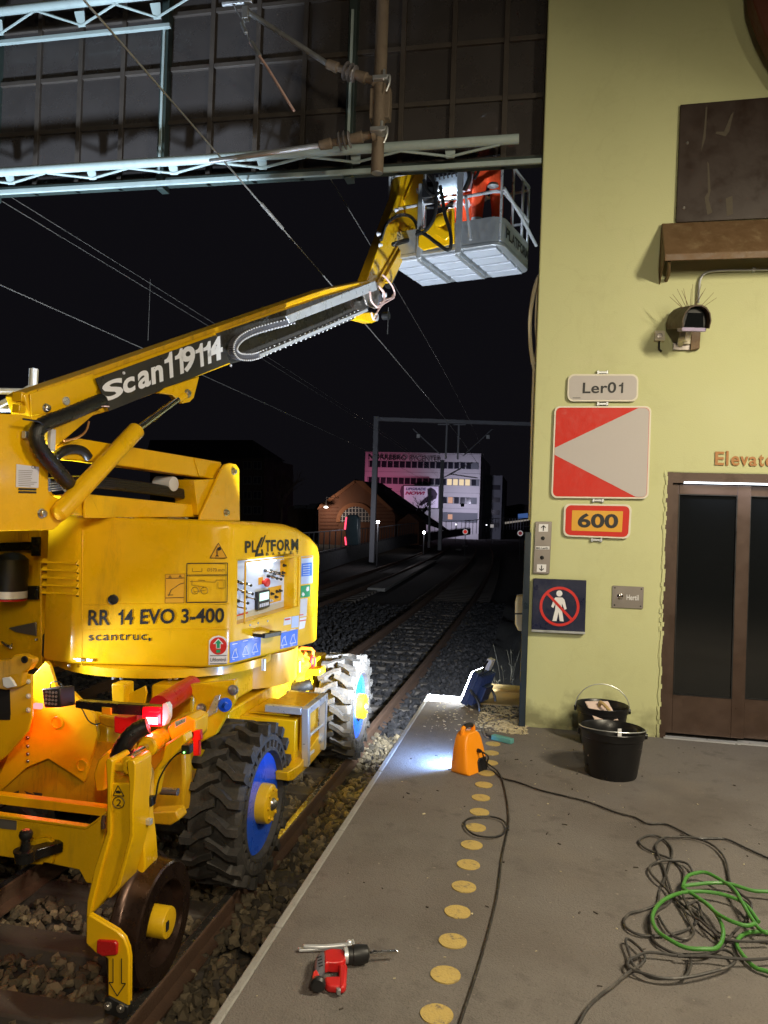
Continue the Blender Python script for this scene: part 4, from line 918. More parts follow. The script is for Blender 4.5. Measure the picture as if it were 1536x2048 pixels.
# tip of the boom: knuckle
tipc = at(745,602,pl=off(BP,-.05))
MB().lathe(tipc+N*.12, -N, [(0,.03),(.01,.07),(.25,.07),(.26,.03)], 20).build('knuckle', 'chain_grey', lift)
MB().ext(px(off(BP,.06), [(722,572),(752,562),(762,590),(752,618),(734,610)]), -N*.02).build('knuckle_plate', 'steel_plate', lift, .004)
MB().ext(px(off(BP,.02), [(708,630),(722,626),(745,624),(757,632),(756,642),(744,646),(722,640),(712,640)]), -N*.12).build('tip_bracket', 'yellow', lift, .008)
MB().lathe(at(751,634,pl=off(BP,.03)), N, [(0,.05),(.02,.05),(.021,.03)], 18).build('tip_pin', 'alu', lift)
MB().lathe(at(766,632,pl=off(BP,-.02)), N, [(0,.05),(.08,.05)], 16).build('tip_roller', 'black_plastic', lift)
mb = MB()
for pts in (((740,583),(742,600),(752,612),(764,606),(768,590),(762,578),(757,572)), ((760,575),(768,585),(768,602),(756,615),(748,608)), ((752,628),(764,610),(780,600),(789,592),(786,575),(772,556),(765,550)), ((760,606),(775,598),(782,596),(788,588)), ((755,632),(748,640),(742,625))):
    mb.tube(smooth([at(*p, pl=off(BP,.14)) for p in pts], 5), .011, 7)
mb.build('pink_hoses', 'pink_hose', lift)
# lift cylinder
cA, cB, cD = at(124,1020,pl=off(BP,.075)), at(274,859,pl=off(BP,.075)), at(376,784,pl=off(BP,.03))
cyl = MB().lathe(cA, cB-cA, [(-.06,.03),(-.04,.055),(.02,.062),((cB-cA).length-.01,.062),((cB-cA).length,.056),((cB-cA).length+.012,.04)], 28).build('lift_cylinder', 'yellow', lift)
MB().cyl(cB, cD-(cD-cB).normalized()*.09, .026, n=18).build('rod', 'chrome', cyl)
rd = (cD-cB).normalized(); MB().lathe(cD-rd*.16, rd, [(0,.026),(.02,.034),(.10,.036),(.20,.030)], 16).build('rod_eye', 'yellow', cyl)
plate('cylinder_bracket', BP, [(318,786),(330,776),(399,753),(388,796),(380,804),(366,807),(356,800),(345,790)], .05, 'yellow', lift, .006, .055)
bolt('pin', BP, 375, 787, .024, lift, 'steel_bolt', .02, .058)
# link arms
plate('upper_link', off(BP,-.03), [(112,898),(130,884),(161,877),(443,924),(440,940),(424,958),(177,922),(120,918)], .16, 'yellow', lift, .008)
plate('link_cap', off(BP,-.02), [(388,916),(432,924),(444,928),(430,958),(398,952)], .008, 'yellow', lift, .004)
lo_ = plate('lower_link', off(BP,-.03), [(140,991),(174,988),(408,1011),(412,1034),(230,1036),(143,1030)], .16, 'yellow', lift, .008)
plate('link_lug', BP, [(170,988),(184,993),(200,1030),(222,1036),(170,1036)], .02, 'yellow', lift, .004)
plate('link_plate', off(BP,.06), [(444,938),(450,929),(460,926),(472,928),(479,938),(480,1042),(400,1040),(402,1030)], .025, 'yellow', lift, .006)
plate('link_plate', off(BP,-.30), [(444,938),(450,929),(460,926),(472,928),(479,938),(480,1042),(400,1040),(402,1030)], .025, 'yellow', lift, .006)
MB().ext(px(off(BP,.02), [(388,960),(432,958),(404,1030),(396,1030)]), -N*.22).build('link_web', 'yellow', lift, .004)
for x, y in ((467,943),(452,1025)): bolt('pin', BP, x, y, .022, lift, 'steel_bolt', .025, .062)
cE = at(344,968,pl=off(BP,-.10)); MB().lathe(cE, N, [(-.15,.06),(.0,.06),(.02,.058),(.025,.04)], 20).build('cross_tube', 'pale_print', lift)
MB().lathe(at(388,968,pl=off(BP,-.14)), U, [(-.12,.04),(.2,.04)], 16).build('small_actuator', 'yellow', lift)
mb = MB()
for k, dz in enumerate((0,5,10,15)): mb.tube(smooth([at(97,962+dz,pl=off(BP,-.08-.02*k)), at(180,958+dz*.8,pl=off(BP,-.08)), at(290,970+dz*.8,pl=off(BP,-.10)), at(420,992+dz*.6,pl=off(BP,-.12))], 5), .022, 8)
mb.build('hose_bundle', 'hose_rubber', lift)
def corrugated(name, pts, pl, r, amp=.10, k=10, n=12, pitch=.022):
    p = smooth([at(x, y, pl=off(pl, d)) for x, y, d in pts], k); L = 0; rad = []
    q = [p[0]]; 
    for i in range(1, len(p)): q.append(p[i])
    # resample evenly
    tot = sum((q[i+1]-q[i]).length for i in range(len(q)-1)); m_ = max(8, int(tot/(pitch/2))); out = []; acc = 0; i = 0
    for j in range(m_+1):
        dist = tot*j/m_
        while i < len(q)-2 and acc+(q[i+1]-q[i]).length < dist: acc += (q[i+1]-q[i]).length; i += 1
        seg = (q[i+1]-q[i]); out.append(q[i]+seg*min(1, (dist-acc)/max(seg.length,1e-6))); rad.append(r*(1+amp*(1 if j % 2 else -1)))
    return MB().tube(out, rad, n).build(name, 'hose_rubber', lift, ang=80)
corrugated('conduit_hose', [(205,800,.06),(180,810,.08),(150,823,.09),(120,835,.10),(92,846,.11),(76,858,.12),(73,878,.12),(82,900,.12),(98,921,.11),(114,941,.09),(132,962,.06),(141,974,.0)], BP, .046, .07, 10, 14, .036)
MB().tube(smooth([at(*p, pl=off(BP,-.02)) for p in ((109,918),(120,906),(138,899),(156,899),(168,904),(177,915))], 5), .032, 12).build('bent_hose', 'hose_rubber', lift)
MB().tube(smooth([at(*p, pl=off(BP,.16)) for p in ((46,838),(60,840),(76,843),(86,850),(92,858),(100,856))], 4), .006, 6).build('hose_strap', 'black_plastic', lift)
MB().tube(smooth([at(*p, pl=off(BP,.10)) for p in ((196,812),(206,812),(218,813))], 3), .005, 6).build('cable', 'pink_hose', lift)
MB().box(at(103,880,pl=off(BP,.045)), (.03,.05,.14)).build('latch_bracket', 'pale_print', lift, .006)
mb = MB()
for d in (0, .02): mb.tube(smooth([at(178,843,pl=off(BP,.02+d)), at(172,862,pl=off(BP,.03+d)), at(155,875,pl=off(BP,.03+d)), at(128,882,pl=off(BP,.02+d))], 5), .007, 6)
mb.build('copper_pipes', 'copper_letter', lift)

# guard frame at far left behind the boom heel
GP = off(BP, -.55)
mb = MB()
mb.tube([at(68,738,pl=GP), at(64,800,pl=GP)], .032, 10); mb.tube([at(-40,782,pl=GP), at(52,783,pl=GP)], .022, 10); mb.tube([at(-40,818,pl=GP), at(30,818,pl=GP)], .020, 10); mb.tube([at(-20,820,pl=GP), at(30,795,pl=GP), at(60,776,pl=GP)], .024, 10)
mb.build('guard_frame', 'galv_light', lift)

# ---- jib and basket
JP = plane(at(742,600,pl=off(BP,-.05)), N)
jib = plate('jib', JP, [(728,575),(748,600),(774,560),(832,455),(843,380),(840,330),(806,330),(801,365),(796,392)], .13, 'yellow', lift, .01, .03)
plate('jib_plate', JP, [(832,345),(846,348),(853,415),(842,447),(812,425),(808,400)], .012, 'yellow', lift, .004, .06)
plate('jib_rib', JP, [(768,560),(828,452),(838,456),(784,566)], .10, 'yellow', lift, .006, .09)
j2 = plate('jib_lower', JP, [(752,568),(764,578),(808,508),(836,452),(822,446)], .08, 'yellow_worn', lift, .006, .055)
MB().cyl(at(776,572,pl=off(JP,.02)), at(806,500,pl=off(JP,.02)), .045, n=16).build('jib_cylinder', 'black_steel', lift)
lettering('jib_mark', 'scan', JP, (790,497),(806,464),(784,490), 'black_print', lift, .095)
for x, y, r in ((836,382,.03),(760,490,.02),(792,420,.02),(768,590,.03),(756,468,.02)): bolt('pin', JP, x, y, r*.9, lift, 'pale_print', .03, .07)
BZ = 5.0
kn, kr, kf, kl = [at(*p, Z=BZ) for p in ((768,521),(1003,487),(1055,544),(850,571))]      # floor corners: near left, near right, far right, far left
ex = (kr-kn).normalized(); ey = (kl-kn); ey = (ey-ex*ey.dot(ex)).normalized(); bw = (kr-kn).length; bd = (kl-kn).dot(ey)
def K(a, b, z): return kn+ex*(a*bw)+ey*(b*bd)+V((0,0,z))
def roundrect3(z, ins=0.0, r=.16, n=5):
    out = []
    for cx, cy, a0 in ((bw-ins-r,ins+r,-90),(bw-ins-r,bd-ins-r,0),(ins+r,bd-ins-r,90),(ins+r,ins+r,180)):
        for k in range(n+1):
            a = R_(a0+90*k/n); out.append(kn+ex*(cx+r*math.cos(a))+ey*(cy+r*math.sin(a))+V((0,0,z)))
    return out
bk = MB().ext(roundrect3(0), (0,0,.045)).build('basket_floor', 'galv', lift, .006)
for i in range(3):
    for j in range(4):
        a0, a1 = .03+i*.325, .03+i*.325+.265; b0, b1 = .045+j*.235, .045+j*.235+.185
        MB().ext([K(a0,b0,-.002), K(a1,b0,-.002), K(a1,b1,-.002), K(a0,b1,-.002)], (0,0,-.032)).build('floor_pan', 'alu_floor', bk, .008)
for a in (.325,.65):
    MB().ext([K(a-.025,.0,-.001), K(a+.012,.0,-.001), K(a+.012,.82,-.001), K(a-.025,.82,-.001)], (0,0,-.075)).build('floor_beam', 'galv', bk, .004)
kick = MB(); rr = roundrect3(.046); n = len(rr)
kick.add(rr+[p+V((0,0,.30)) for p in rr]+[p+V((0,0,.30)) for p in roundrect3(.046,.012)]+roundrect3(.046,.012), [(i,(i+1) % n,n+(i+1) % n,n+i) for i in range(n)]+[(n+i,n+(i+1) % n,2*n+(i+1) % n,2*n+i) for i in range(n)]+[(2*n+i,2*n+(i+1) % n,3*n+(i+1) % n,3*n+i) for i in range(n)])
kk = kick.build('kick_plate', 'galv', lift)
pp = plane(K(1,.5,0)+ex*.004, ex)
for i, ch in enumerate('PLATFORM'):
    uvs, fs = text_mesh(ch, .03); o_ = K(1,.12+i*.095,.12)+ex*.004; MB().add([o_+ey*(u*.12)+V((0,0,v*.13)) for u, v in uvs], fs).build('basket_letter', 'black_print', kk, smooth_=False)
rails = MB()
for z in (1.10, .66): rails.tube([p for p in roundrect3(z, .02, .12, 4)], .021, 8, True)
top_rail = rails.build('guard_rail', 'alu', lift)
for a, b in ((.02,.02),(.34,.01),(.66,.01),(.98,.03),(.99,.35),(.99,.68),(.97,.97),(.66,.985),(.34,.985),(.02,.97),(.01,.5)):
    MB().tube([K(a,b,.05), K(a,b,1.10)], .017, 8).build('rail_post', 'alu', lift)
MB().beam(K(.655,-.02,-.06), K(.655,-.02,1.12), .075, .05, up=(0,1,0)).build('mount_post', 'galv', lift, .004)
MB().beam(K(.32,-.02,-.05), K(.32,-.02,.9), .06, .05, up=(0,1,0)).build('mount_post', 'galv', lift, .004)
MB().tube([K(.70,0,.64), K(.72,0,.40), K(.75,0,.1)], .018, 8).build('brace', 'alu', lift)
MB().tube([K(1,.02,.68), K(1.0,.5,.54)+ex*.04, K(1.0,1.02,.36)+ex*.06], .022, 8).build('side_bar', 'alu', lift)
# carrier bracket between jib and basket
KP = plane(K(.45,-.07,.3), -ey)
plate('carrier_plate', KP, [(838,462),(860,452),(898,415),(908,416),(908,486),(846,500),(836,492)], .03, 'yellow', lift, .006)
plate('carrier_plate', off(KP,.05), [(866,432),(876,428),(902,420),(902,470),(890,480),(870,468)], .04, 'yellow', lift, .006)
MB().lathe(at(882,445,pl=off(KP,.06)), -ey, [(-.02,.07),(.06,.07),(.07,.05)], 20).build('rotary_actuator', 'yellow', lift)
MB().box(at(862,385,pl=off(KP,.05)), (.20,.18,.20)).build('valve_block', 'black_plastic', lift, .01)
mb = MB()
for pts in (((762,480),(772,450),(790,434),(812,430),(828,440),(834,460),(828,475),(810,480),(788,487)), ):
    mb.tube(smooth([at(*p, pl=off(JP,.16)) for p in pts], 6), .021, 8)
mb.build('jib_hose', 'hose_rubber', lift)
for pts in (((832,470),(850,462),(866,440),(872,410),(870,370),(856,345)), ((834,462),(852,470),(876,488),(896,500),(902,488),(900,462),(890,430),(884,390),(880,372)), ((848,360),(855,380),(868,390),(880,385))):
    MB().tube(smooth([at(*p, pl=off(KP,.20)) for p in pts], 6), .023, 8).build('carrier_hose', 'hose_rubber', lift)
corrugated('jib_sleeve', [(786,489,.18),(800,485,.19),(826,478,.18)], JP, .028, .06, 6, 10)
# control box and lamp at the basket
cbx = MB().ext([K(.40,.03,.78), K(.70,.03,.78), K(.70,.10,1.02), K(.40,.10,1.02)], ey*.12).build('basket_console', 'panel_grey', lift, .008)
for i in range(6):
    MB().tube([K(.43+.035*i,.03,.94), K(.43+.035*i,.00,.99)], .010, 6).build('joystick', 'black_plastic', cbx)
glow('led_basket', (0.75,0.90,1.0), 26.0)
lb = K(.51,-.03,.745); MB().beam(lb-ex*.14, lb+ex*.14, .035, .04).build('basket_lamp', 'led_basket', lift)
area_lamp('basket_lamp_light', lift, lb-ey*.04+V((0,0,-.03)), (-ey*.3+ex*.35+V((0,0,-.6))), .28, 5.0, COOL, .05)
area_lamp('basket_lamp_light', lift, lb+ey*.06, (ey+V((0,0,.2))), .28, 3.5, COOL, .05)
MB().lathe(K(.92,-.01,.69), (0,0,1), [(0,.03),(.02,.07),(.05,.06),(.07,.02)], 16).build('rail_bell', 'galv', lift)
mb = MB().tube(smooth([K(.70,-.02,1.05), K(.74,-.05,.86), K(.70,-.05,.70)], 4), .03, 7).tube(smooth([K(.78,-.02,1.04), K(.81,-.04,.93), K(.78,-.05,.82)], 4), .018, 7); mb.build('remote_cable', 'hose_rubber', lift)

# ---- under the turret: slew plate, chassis
MB().lathe((-2.93,5.78,.44), (0,0,1), [(0,.80),(.01,.84),(.07,.84),(.08,.80)], 48).build('slew_plate', 'yellow', lift)
MB().lathe((-2.71,6.6,.16), (0,0,1), [(0,.60),(.28,.60)], 40).build('slew_ring', 'yellow_worn', lift)
for x, y in ((340,1351),(352,1350),(228,1350),(244,1350),(527,1332)):
    p = at(x, y, Y=5.1); MB().cyl(p+V((0,0,-.03)), p+V((0,0,.05)), .016, n=10).build('slew_bolt', 'alu', lift)
MB().bb((-3.12,5.55,-.42), (-2.28,8.3,.12)).build('chassis_frame', 'yellow', lift, .015)
MB().bb((-2.28,5.78,-.32), (-1.82,6.42,.03)).build('side_locker', 'yellow', lift, .008)
MB().bb((-2.24,5.86,.036), (-1.90,6.36,.046)).build('locker_lid', 'yellow', lift, .004)
MB().bb((-2.62,4.95,.16), (-2.30,6.1,.42)).build('turret_pedestal', 'yellow', lift, .02)
for yy in (5.17, 8.12): MB().bb((-3.4,yy-.13,-.52), (-2.05,yy+.13,-.26)).build('axle_beam', 'yellow_worn', lift, .02)
# lower side sill
SLP = plane((-1.76,0,0), (1,0,0))
plate('side_sill', SLP, [(576,1545),(600,1530),(640,1468),(652,1462),(653,1490),(620,1530),(586,1561),(577,1562)], .10, 'yellow', lift, .006)
decal('sill_label', SLP, [(613,1510),(629,1498),(629,1504),(613,1517)], 'white_print', lift, .004)
bolt('pin', SLP, 640, 1477, .03, lift, 'alu', .02)
# boarding step of aluminium profiles
st1, st2, st3, st4 = [at(*p, X=-1.75) for p in ((612,1415),(612,1531),(648,1386),(648,1492))]
stepm = MB().beam(st1, st2, .055, .055).beam(V((st3.x,st3.y,st1.z)), V((st3.x,st3.y,st2.z)), .055, .055).beam(st1+V((0,.0275,-.0275)), V((st3.x,st3.y-.0275,st1.z-.0275)), .055, .055)
stepm.beam(st1+V((-.03,0,-.0275)), st1+V((-.33,0,-.0275)), .055, .055); stepm.beam(V((st3.x-.03,st3.y,st1.z-.0275)), V((st3.x-.33,st3.y,st1.z-.0275)), .055, .055)
stepm.tube([at(613,1476,X=-1.75), at(646,1448,X=-1.75)], .012, 8); stepm.build('boarding_step', 'alu', lift, .004)
MB().bb((st1.x-.30,st1.y+.03,st1.z-.02), (st1.x-.03,st3.y-.03,st1.z+.002)).build('step_tread', 'yellow_worn', lift, .003)
MB().ext([V((st1.x-.04,st1.y+.05,st1.z-.06)), V((st1.x-.04,st3.y-.08,st1.z-.06)), V((st1.x-.04,st3.y-.08,st1.z-.30)), V((st1.x-.04,st1.y+.05,st1.z-.36))], (-.02,0,0)).build('step_panel', 'yellow', lift, .003)

# ---- road wheels
def road_wheel(cy, xo=-1.83, ax=1, cz=-.40):
    R = .490; W = .37
    w_ = MB().lathe((xo,cy,cz), (-ax,0,0), [(.030,.338),(.034,.342),(.044,.330),(.052,.312),(.105,.288),(.13,.22),(.14,.10),(.14,.0)], 48).build('road_wheel', 'rim_blue', lift)
    t = MB(); o = V((xo,cy,cz)); a = V((-ax,0,0))
    t.lathe(o, a, [(.0,R-.105),(-.006,R-.112),(-.006,R-.13),(.03,R-.140),(.06,R-.155),(W-.04,R-.155),(W,R-.10),(W,R-.03),(W-.02,R),(.03,R),(.004,R-.02),(-.004,R-.03),(-.004,R-.058),(.05,R-.058),(.05,R-.105)], 64, True)
    for k in range(30):                                           # webs between the side apertures
        an = 2*math.pi*k/30; e1 = V((0,math.cos(an),math.sin(an))); e2 = V((0,-math.sin(an),math.cos(an)))
        c = o+e1*(R-.082)-a*.000; t.ext([c+e1*.026-e2*.016-a*.005, c+e1*.026+e2*.016-a*.005, c-e1*.026+e2*.016-a*.005, c-e1*.026-e2*.016-a*.005], a*.05)
    nl = 20
    for side in (0, 1):                                           # chevron lugs
        for k in range(nl):
            a0 = 2*math.pi*(k+(.5 if side else 0))/nl; pts_in = []; pts_out = []
            path = [(.0-.012,0.0),(.06,.0),(.13,-.10),(.205,-.16)] if not side else [(W+.012,.0),(W-.06,.0),(W-.13,-.10),(W-.205,-.16)]
            hw = .058
            for r_, wd in ((R-.012, 1.05), (R+.062, .78)):
                L_, R2 = [], []
                for (xx, da) in path:
                    for sg, lst in ((-1, L_), (1, R2)):
                        an = a0+da+sg*hw*wd; lst.append(o+a*xx+V((0,math.cos(an)*r_,math.sin(an)*r_)))
                (pts_in if r_ < R else pts_out).append(L_+R2[::-1])
            t.add(pts_in[0]+pts_out[0], [list(range(8))[::-1], list(range(8,16))]+[(i,(i+1) % 8,8+(i+1) % 8,8+i) for i in range(8)])
    t.build('tyre', 'tyre_rubber', w_, ang=30)
    cav = MB().lathe(o, a, [(.052,R-.11),(.052,R-.05),(.056,R-.05),(.056,R-.11)], 48, True); cav.build('aperture_back', 'cavity_shade', w_)
    h = MB().lathe(o, a, [(-.055,.0),(-.055,.085),(-.05,.118),(-.04,.132),(-.02,.136),(.15,.138),(.2,.138)], 36).build('hub', 'hub_yellow', w_)
    for k in range(8):
        an = 2*math.pi*k/8; MB().lathe(o+V((0,math.cos(an)*.092,math.sin(an)*.105))-a*.051, -a, [(0,.012),(.012,.011)], 6).build('hub_bolt', 'hub_yellow', w_)
    MB().lathe(o-a*.054, -a, [(0,.045),(.01,.04),(.03,.02),(.032,.012)], 16).build('hub_cap', 'steel_bolt', w_)
    return w_
road_wheel(5.17); road_wheel(8.12)
road_wheel(5.17, -3.59, -1); road_wheel(8.12, -3.59, -1)

# ---- rail guide wheel and arm at the near end
def rail_wheel(x, cy, sgn, cz=-.605):
    o = V((x,cy,cz)); a = V((sgn,0,0))
    w_ = MB().lathe(o, a, [(-.095,.09),(-.095,.335),(-.085,.345),(-.072,.343),(-.060,.325),(-.045,.318),(.0,.314),(.052,.311),(.060,.300),(.060,.215),(.0,.200),(-.02,.12),(-.02,.09)], 72, True).build('rail_wheel', 'steel_dark', lift)
    MB().lathe(o, a, [(-.10,.082),(.075,.082),(.083,.078),(.087,.06),(.087,.0)], 36).build('hub', 'hub_yellow', w_)
    MB().box(o+a*.089+V((0,-.035,0)), (.006,.028,.05)).build('hub_slot', 'cavity_shade', w_)
    return w_
rail_wheel(-1.985, 3.90, 1); rail_wheel(-3.44, 3.90, -1)
MB().cyl((-2.2,3.90,-.605), (-2.0,3.90,-.605), .055, n=16).build('guide_axle', 'yellow_worn', lift)
Y1 = plane((0,3.62,0), (0,-1,0)); Y2 = plane((0,3.72,0), (0,-1,0)); Y3 = plane((0,4.58,0), (0,-1,0)); Y5 = plane((0,4.45,0), (0,-1,0)); Y4 = plane((0,4.9,0), (0,-1,0))
YW = 'yellow_worn'
MB().ext(px(off(Y1,-.014), [(216,1566),(262,1566),(262,1620),(262,1672),(248,1722),(234,1775),(190,1822),(176,1834),(180,1806),(196,1735),(214,1668)]), (0,.15,0)).build('guide_arm', 'yellow', lift, .01)
plate('arm_flange', Y1, [(211,1524),(214,1518),(222,1517),(226,1524),(222,1572),(222,1668),(202,1738),(185,1806),(180,1830),(172,1838),(174,1802),(189,1735),(213,1664),(214,1572)], .17, 'yellow', lift, .006)
plate('arm_flange', Y1, [(253,1526),(256,1520),(266,1520),(271,1528),(270,1560),(266,1620),(267,1672),(253,1722),(240,1772),(222,1796),(214,1797),(232,1768),(246,1718),(258,1668),(257,1620),(258,1566)], .17, 'yellow', lift, .006)
MB().ext(px(off(Y1,-.02), [(222,1526),(256,1529),(256,1545),(222,1543)]), (0,.05,0)).build('arm_head', 'yellow_worn', lift, .008)
MB().ext(px(plane((0,3.80,0),(0,-1,0)), [(250,1530),(272,1526),(284,1560),(282,1640),(288,1690),(291,1735),(262,1800),(244,1790),(250,1700)]), (0,.14,0)).build('arm_side', 'yellow', lift, .008)
for x, y, r in ((262,1533,.022),(293,1577,.024)):
    p = at(x, y, Y=3.66 if x < 280 else 3.95); MB().lathe(p, V((.72,-.69,0)), [(-.05,r*1.9),(.0,r*1.9),(.004,r*1.7),(.005,r),(-.003,r*.9)], 22).build('pin_boss', 'yellow', lift); MB().lathe(p, V((.72,-.69,0)), [(.0,r*1.05),(.007,r*1.0),(.008,r*.8)], 18).build('pin', 'steel_dark', lift)
tri = [(236,1571),(248,1592),(226,1591)]
for i in range(3): MB().beam(at(*tri[i], pl=off(Y1,.003)), at(*tri[(i+1) % 3], pl=off(Y1,.003)), .004, .001, up=(0,-1,0)).build('triangle_border', 'black_print', lift)
decal('triangle_symbol', Y1, [(231,1582),(237,1581),(242,1584),(240,1587),(232,1586)], 'black_print', lift)
MB().tube([at(237+11.5*math.cos(k*.3),1605+11.5*math.sin(k*.3),pl=off(Y1,.002)) for k in range(21)], .0022, 4, True).build('number_ring', 'black_print', lift)
lettering('arm_number', '2', Y1, (232,1612),(242,1613),(233,1598), 'black_print', lift, .004, .0)
# rail sweep plate with reflector and rubber
SW = plane((0,3.47,0), (0,-1,0))
plate('rail_guard', SW, [(171,1887),(172,1835),(178,1829),(190,1836),(234,1862),(248,1877),(256,1897),(259,1917),(258,2014),(215,1992),(215,1918),(205,1912),(192,1908)], .018, 'yellow', lift, .008)
plate('guard_flange', SW, [(172,1835),(178,1829),(190,1836),(234,1862),(248,1877),(256,1897),(259,1917),(258,2014),(256.4,2014),(257,1917),(254,1899),(246,1880),(233,1865),(189,1840),(178,1834)], .03, 'yellow', lift, .002, -.019)
plate('red_reflector', SW, [(193,1881),(229,1883),(234,1890),(233,1911),(205,1914),(192,1906)], .02, 'red_paint', lift, .006, .018)
for pts in ([(226,1917),(226,1965),(218,1965),(234.5,1992),(251,1967),(243,1967),(243,1917)],):
    for i in range(len(pts)-1): MB().beam(at(*pts[i], pl=off(SW,.002)), at(*pts[i+1], pl=off(SW,.002)), .005, .001, up=(0,-1,0)).build('arrow_print', 'black_print', lift)
plate('guard_rubber', SW, [(208,1998),(218,1994),(256,2014),(256,2034),(245,2040),(208,2026)], .05, 'black_plastic', lift, .006, .01)
for x, y in ((216,2012),(241,2017)): bolt('bolt', SW, x, y, .014, lift, 'steel_bolt', .012, .012)
# cross beam with cut-out, tow ball
CB = plane((0,3.80,0), (0,-1,0))
plate('cross_beam', CB, [(-90,1620),(0,1634),(172,1658),(190,1645),(212,1626),(205,1700),(185,1768),(172,1766),(158,1740),(96,1727),(-90,1700)], .03, 'yellow', lift, .006)
plate('beam_flange', CB, [(-90,1616),(0,1630),(172,1654),(190,1641),(212,1622),(213,1626),(190,1646),(172,1659),(-90,1622)], .045, 'yellow', lift, .003, .012)
plate('bay_plate', plane((0,4.63,0),(0,-1,0)), [(-60,1470),(300,1490),(300,1650),(215,1622),(-60,1588)], .02, YW, lift, .004)
plate('cross_bar', off(CB,-.22), [(-90,1578),(0,1590),(214,1616),(214,1634),(0,1609),(-90,1600)], .06, 'yellow', lift, .004)
plate('hitch_plate', CB, [(42,1684),(92,1676),(104,1684),(104,1728),(84,1724),(84,1730),(40,1728)], .03, 'yellow', lift, .006, .04)
hb_ = at(50,1722,pl=off(CB,.16)); MB().lathe(hb_, (0,0,1), [(0,.05),(.05,.055),(.052,.06),(.06,.06),(.065,.03),(.10,.022),(.115,.024),(.125,.032),(.14,.036),(.155,.032),(.165,.018)], 22).build('tow_ball', 'black_steel', lift)
MB().beam(hb_+V((0,0,.03)), hb_+V((.10,.16,.03)), .07, .055).build('tow_arm', 'black_steel', lift, .006)
decal('beam_label', CB, [(-5,1637),(33,1642),(32,1660),(-5,1656)], 'steel_plate', lift, .004)
MB().tube([at(208,1632,Y=3.70), at(206,1645,Y=3.68), at(207,1657,Y=3.68)], .012, 8).build('chain_end', 'rust', lift)
MB().tube([at(270,1646,Y=3.76), at(300,1643,Y=3.76)], .012, 8).box(at(298,1643,Y=3.76), (.03,.03,.03)).build('locking_pin', 'alu', lift, .002)
# star-shaped plate, left upright, lamp and hydraulics
st = plate('swing_plate', Y3, [(-80,1600),(0,1546),(16,1509),(55,1463),(56,1440),(64,1434),(64,1352),(91,1322),(99,1329),(112,1372),(146,1384),(190,1430),(196,1470),(167,1565),(143,1548),(96,1518),(52,1536),(0,1583),(-80,1640)], .03, 'yellow', lift, .006)
MB().ext(px(off(Y3,-.055), [(186,1424),(215,1430),(214,1545),(165,1568)]), (0,.25,0)).build('swing_block', 'yellow', lift, .008)
for x, y, r in ((115,1444,.042),(165,1530,.040)): MB().lathe(at(x,y,pl=Y3), (0,-1,0), [(-.01,r),(.012,r),(.014,r*.86),(.004,r*.8)], 26).build('boss', 'yellow', lift)
for y in (1475,1492,1508,1522): bolt('bolt', Y3, 56, y, .008, lift, 'steel_bolt', .006)
plate('upright_plate', off(Y5,.10), [(-90,1338),(64,1349),(63,1436),(56,1462),(16,1509),(-90,1590)], .02, 'yellow', lift, .006)
plate('opening_shade', off(Y5,.10), [(-30,1430),(20,1424),(20,1440),(-30,1440)], .004, 'cavity_shade', lift, 0, .004)  # dark sheets laid on the plate, painting the shade in its cut-outs
plate('opening_shade', off(Y5,.10), [(-30,1345),(18,1346),(20,1400),(21,1430),(15,1440),(-30,1440)], .004, 'cavity_shade', lift, 0, .0025)
for y in (1363,1392,1420): bolt('bolt', off(Y5,.10), 57, y, .011, lift, 'sign_rim', .01)
MB().ext(px(off(Y5,.16), [(-20,1322),(20,1318),(28,1310),(45,1309),(66,1318),(66,1326),(56,1340),(45,1345),(42,1372),(30,1378),(10,1380),(-20,1375)]), (0,.06,0)).build('pin_bracket', YW, lift, .008)
MB().lathe(at(50,1319,pl=off(Y5,.165)), (0,-1,0), [(0,.022),(.008,.022),(.010,.014),(.002,.012)], 18).build('bracket_pin', 'cavity_shade', lift)
MB().ext(px(off(Y5,.19), [(4,1356),(18,1354),(25,1362),(31,1373),(14,1377),(6,1372)]), (0,.02,0)).build('white_tag', 'white_print', lift, .004)
# cube work lamp (switched off) on its bracket
lq = px(off(Y3,.16), [(83,1377),(119,1375),(121,1415),(88,1416)])
wl = MB().ext(lq, V((.05,.09,0))).build('cube_lamp', 'black_plastic', lift, .008)
lc = sum(lq, V((0,0,0)))/4
for i in range(4):
    for j in range(4):
        c = lc+V((-.035+.0235*i,-.002,-.036+.024*j)); MB().lathe(c, (0,-1,0), [(0,.009),(.003,.008),(.001,.005)], 8).build('led_lens', 'steel_plate', wl)
MB().tube(smooth([at(101,1378,pl=off(Y3,.12)), at(102,1367,pl=off(Y3,.12)), at(112,1363,pl=off(Y3,.12)), at(122,1367,pl=off(Y3,.12)), at(126,1376,pl=off(Y3,.12))], 4), .004, 6).build('lamp_cable', 'black_plastic', wl)
MB().tube(smooth([at(130,1404,pl=off(Y3,.10)), at(146,1406,pl=off(Y3,.10)), at(163,1417,pl=off(Y3,.10)), at(176,1440,pl=off(Y3,.10)), at(190,1449,pl=off(Y3,.08)), at(204,1445,pl=off(Y3,.06))], 4), .004, 6).build('lamp_cable', 'black_plastic', wl)
rp2 = at(76,1412,pl=off(Y3,.05)); MB().box(rp2, (.06,.03,.035)).build('marker_lamp', 'red_led_small', lift, .006) if 'red_led_small' in MATS or glow('red_led_small', (1.0,.10,.10), 5.0) else None
point_lamp('marker_lamp_light', lift, rp2+V((.04,-.06,-.03)), 2.2, (1.0,.07,.06), .02)
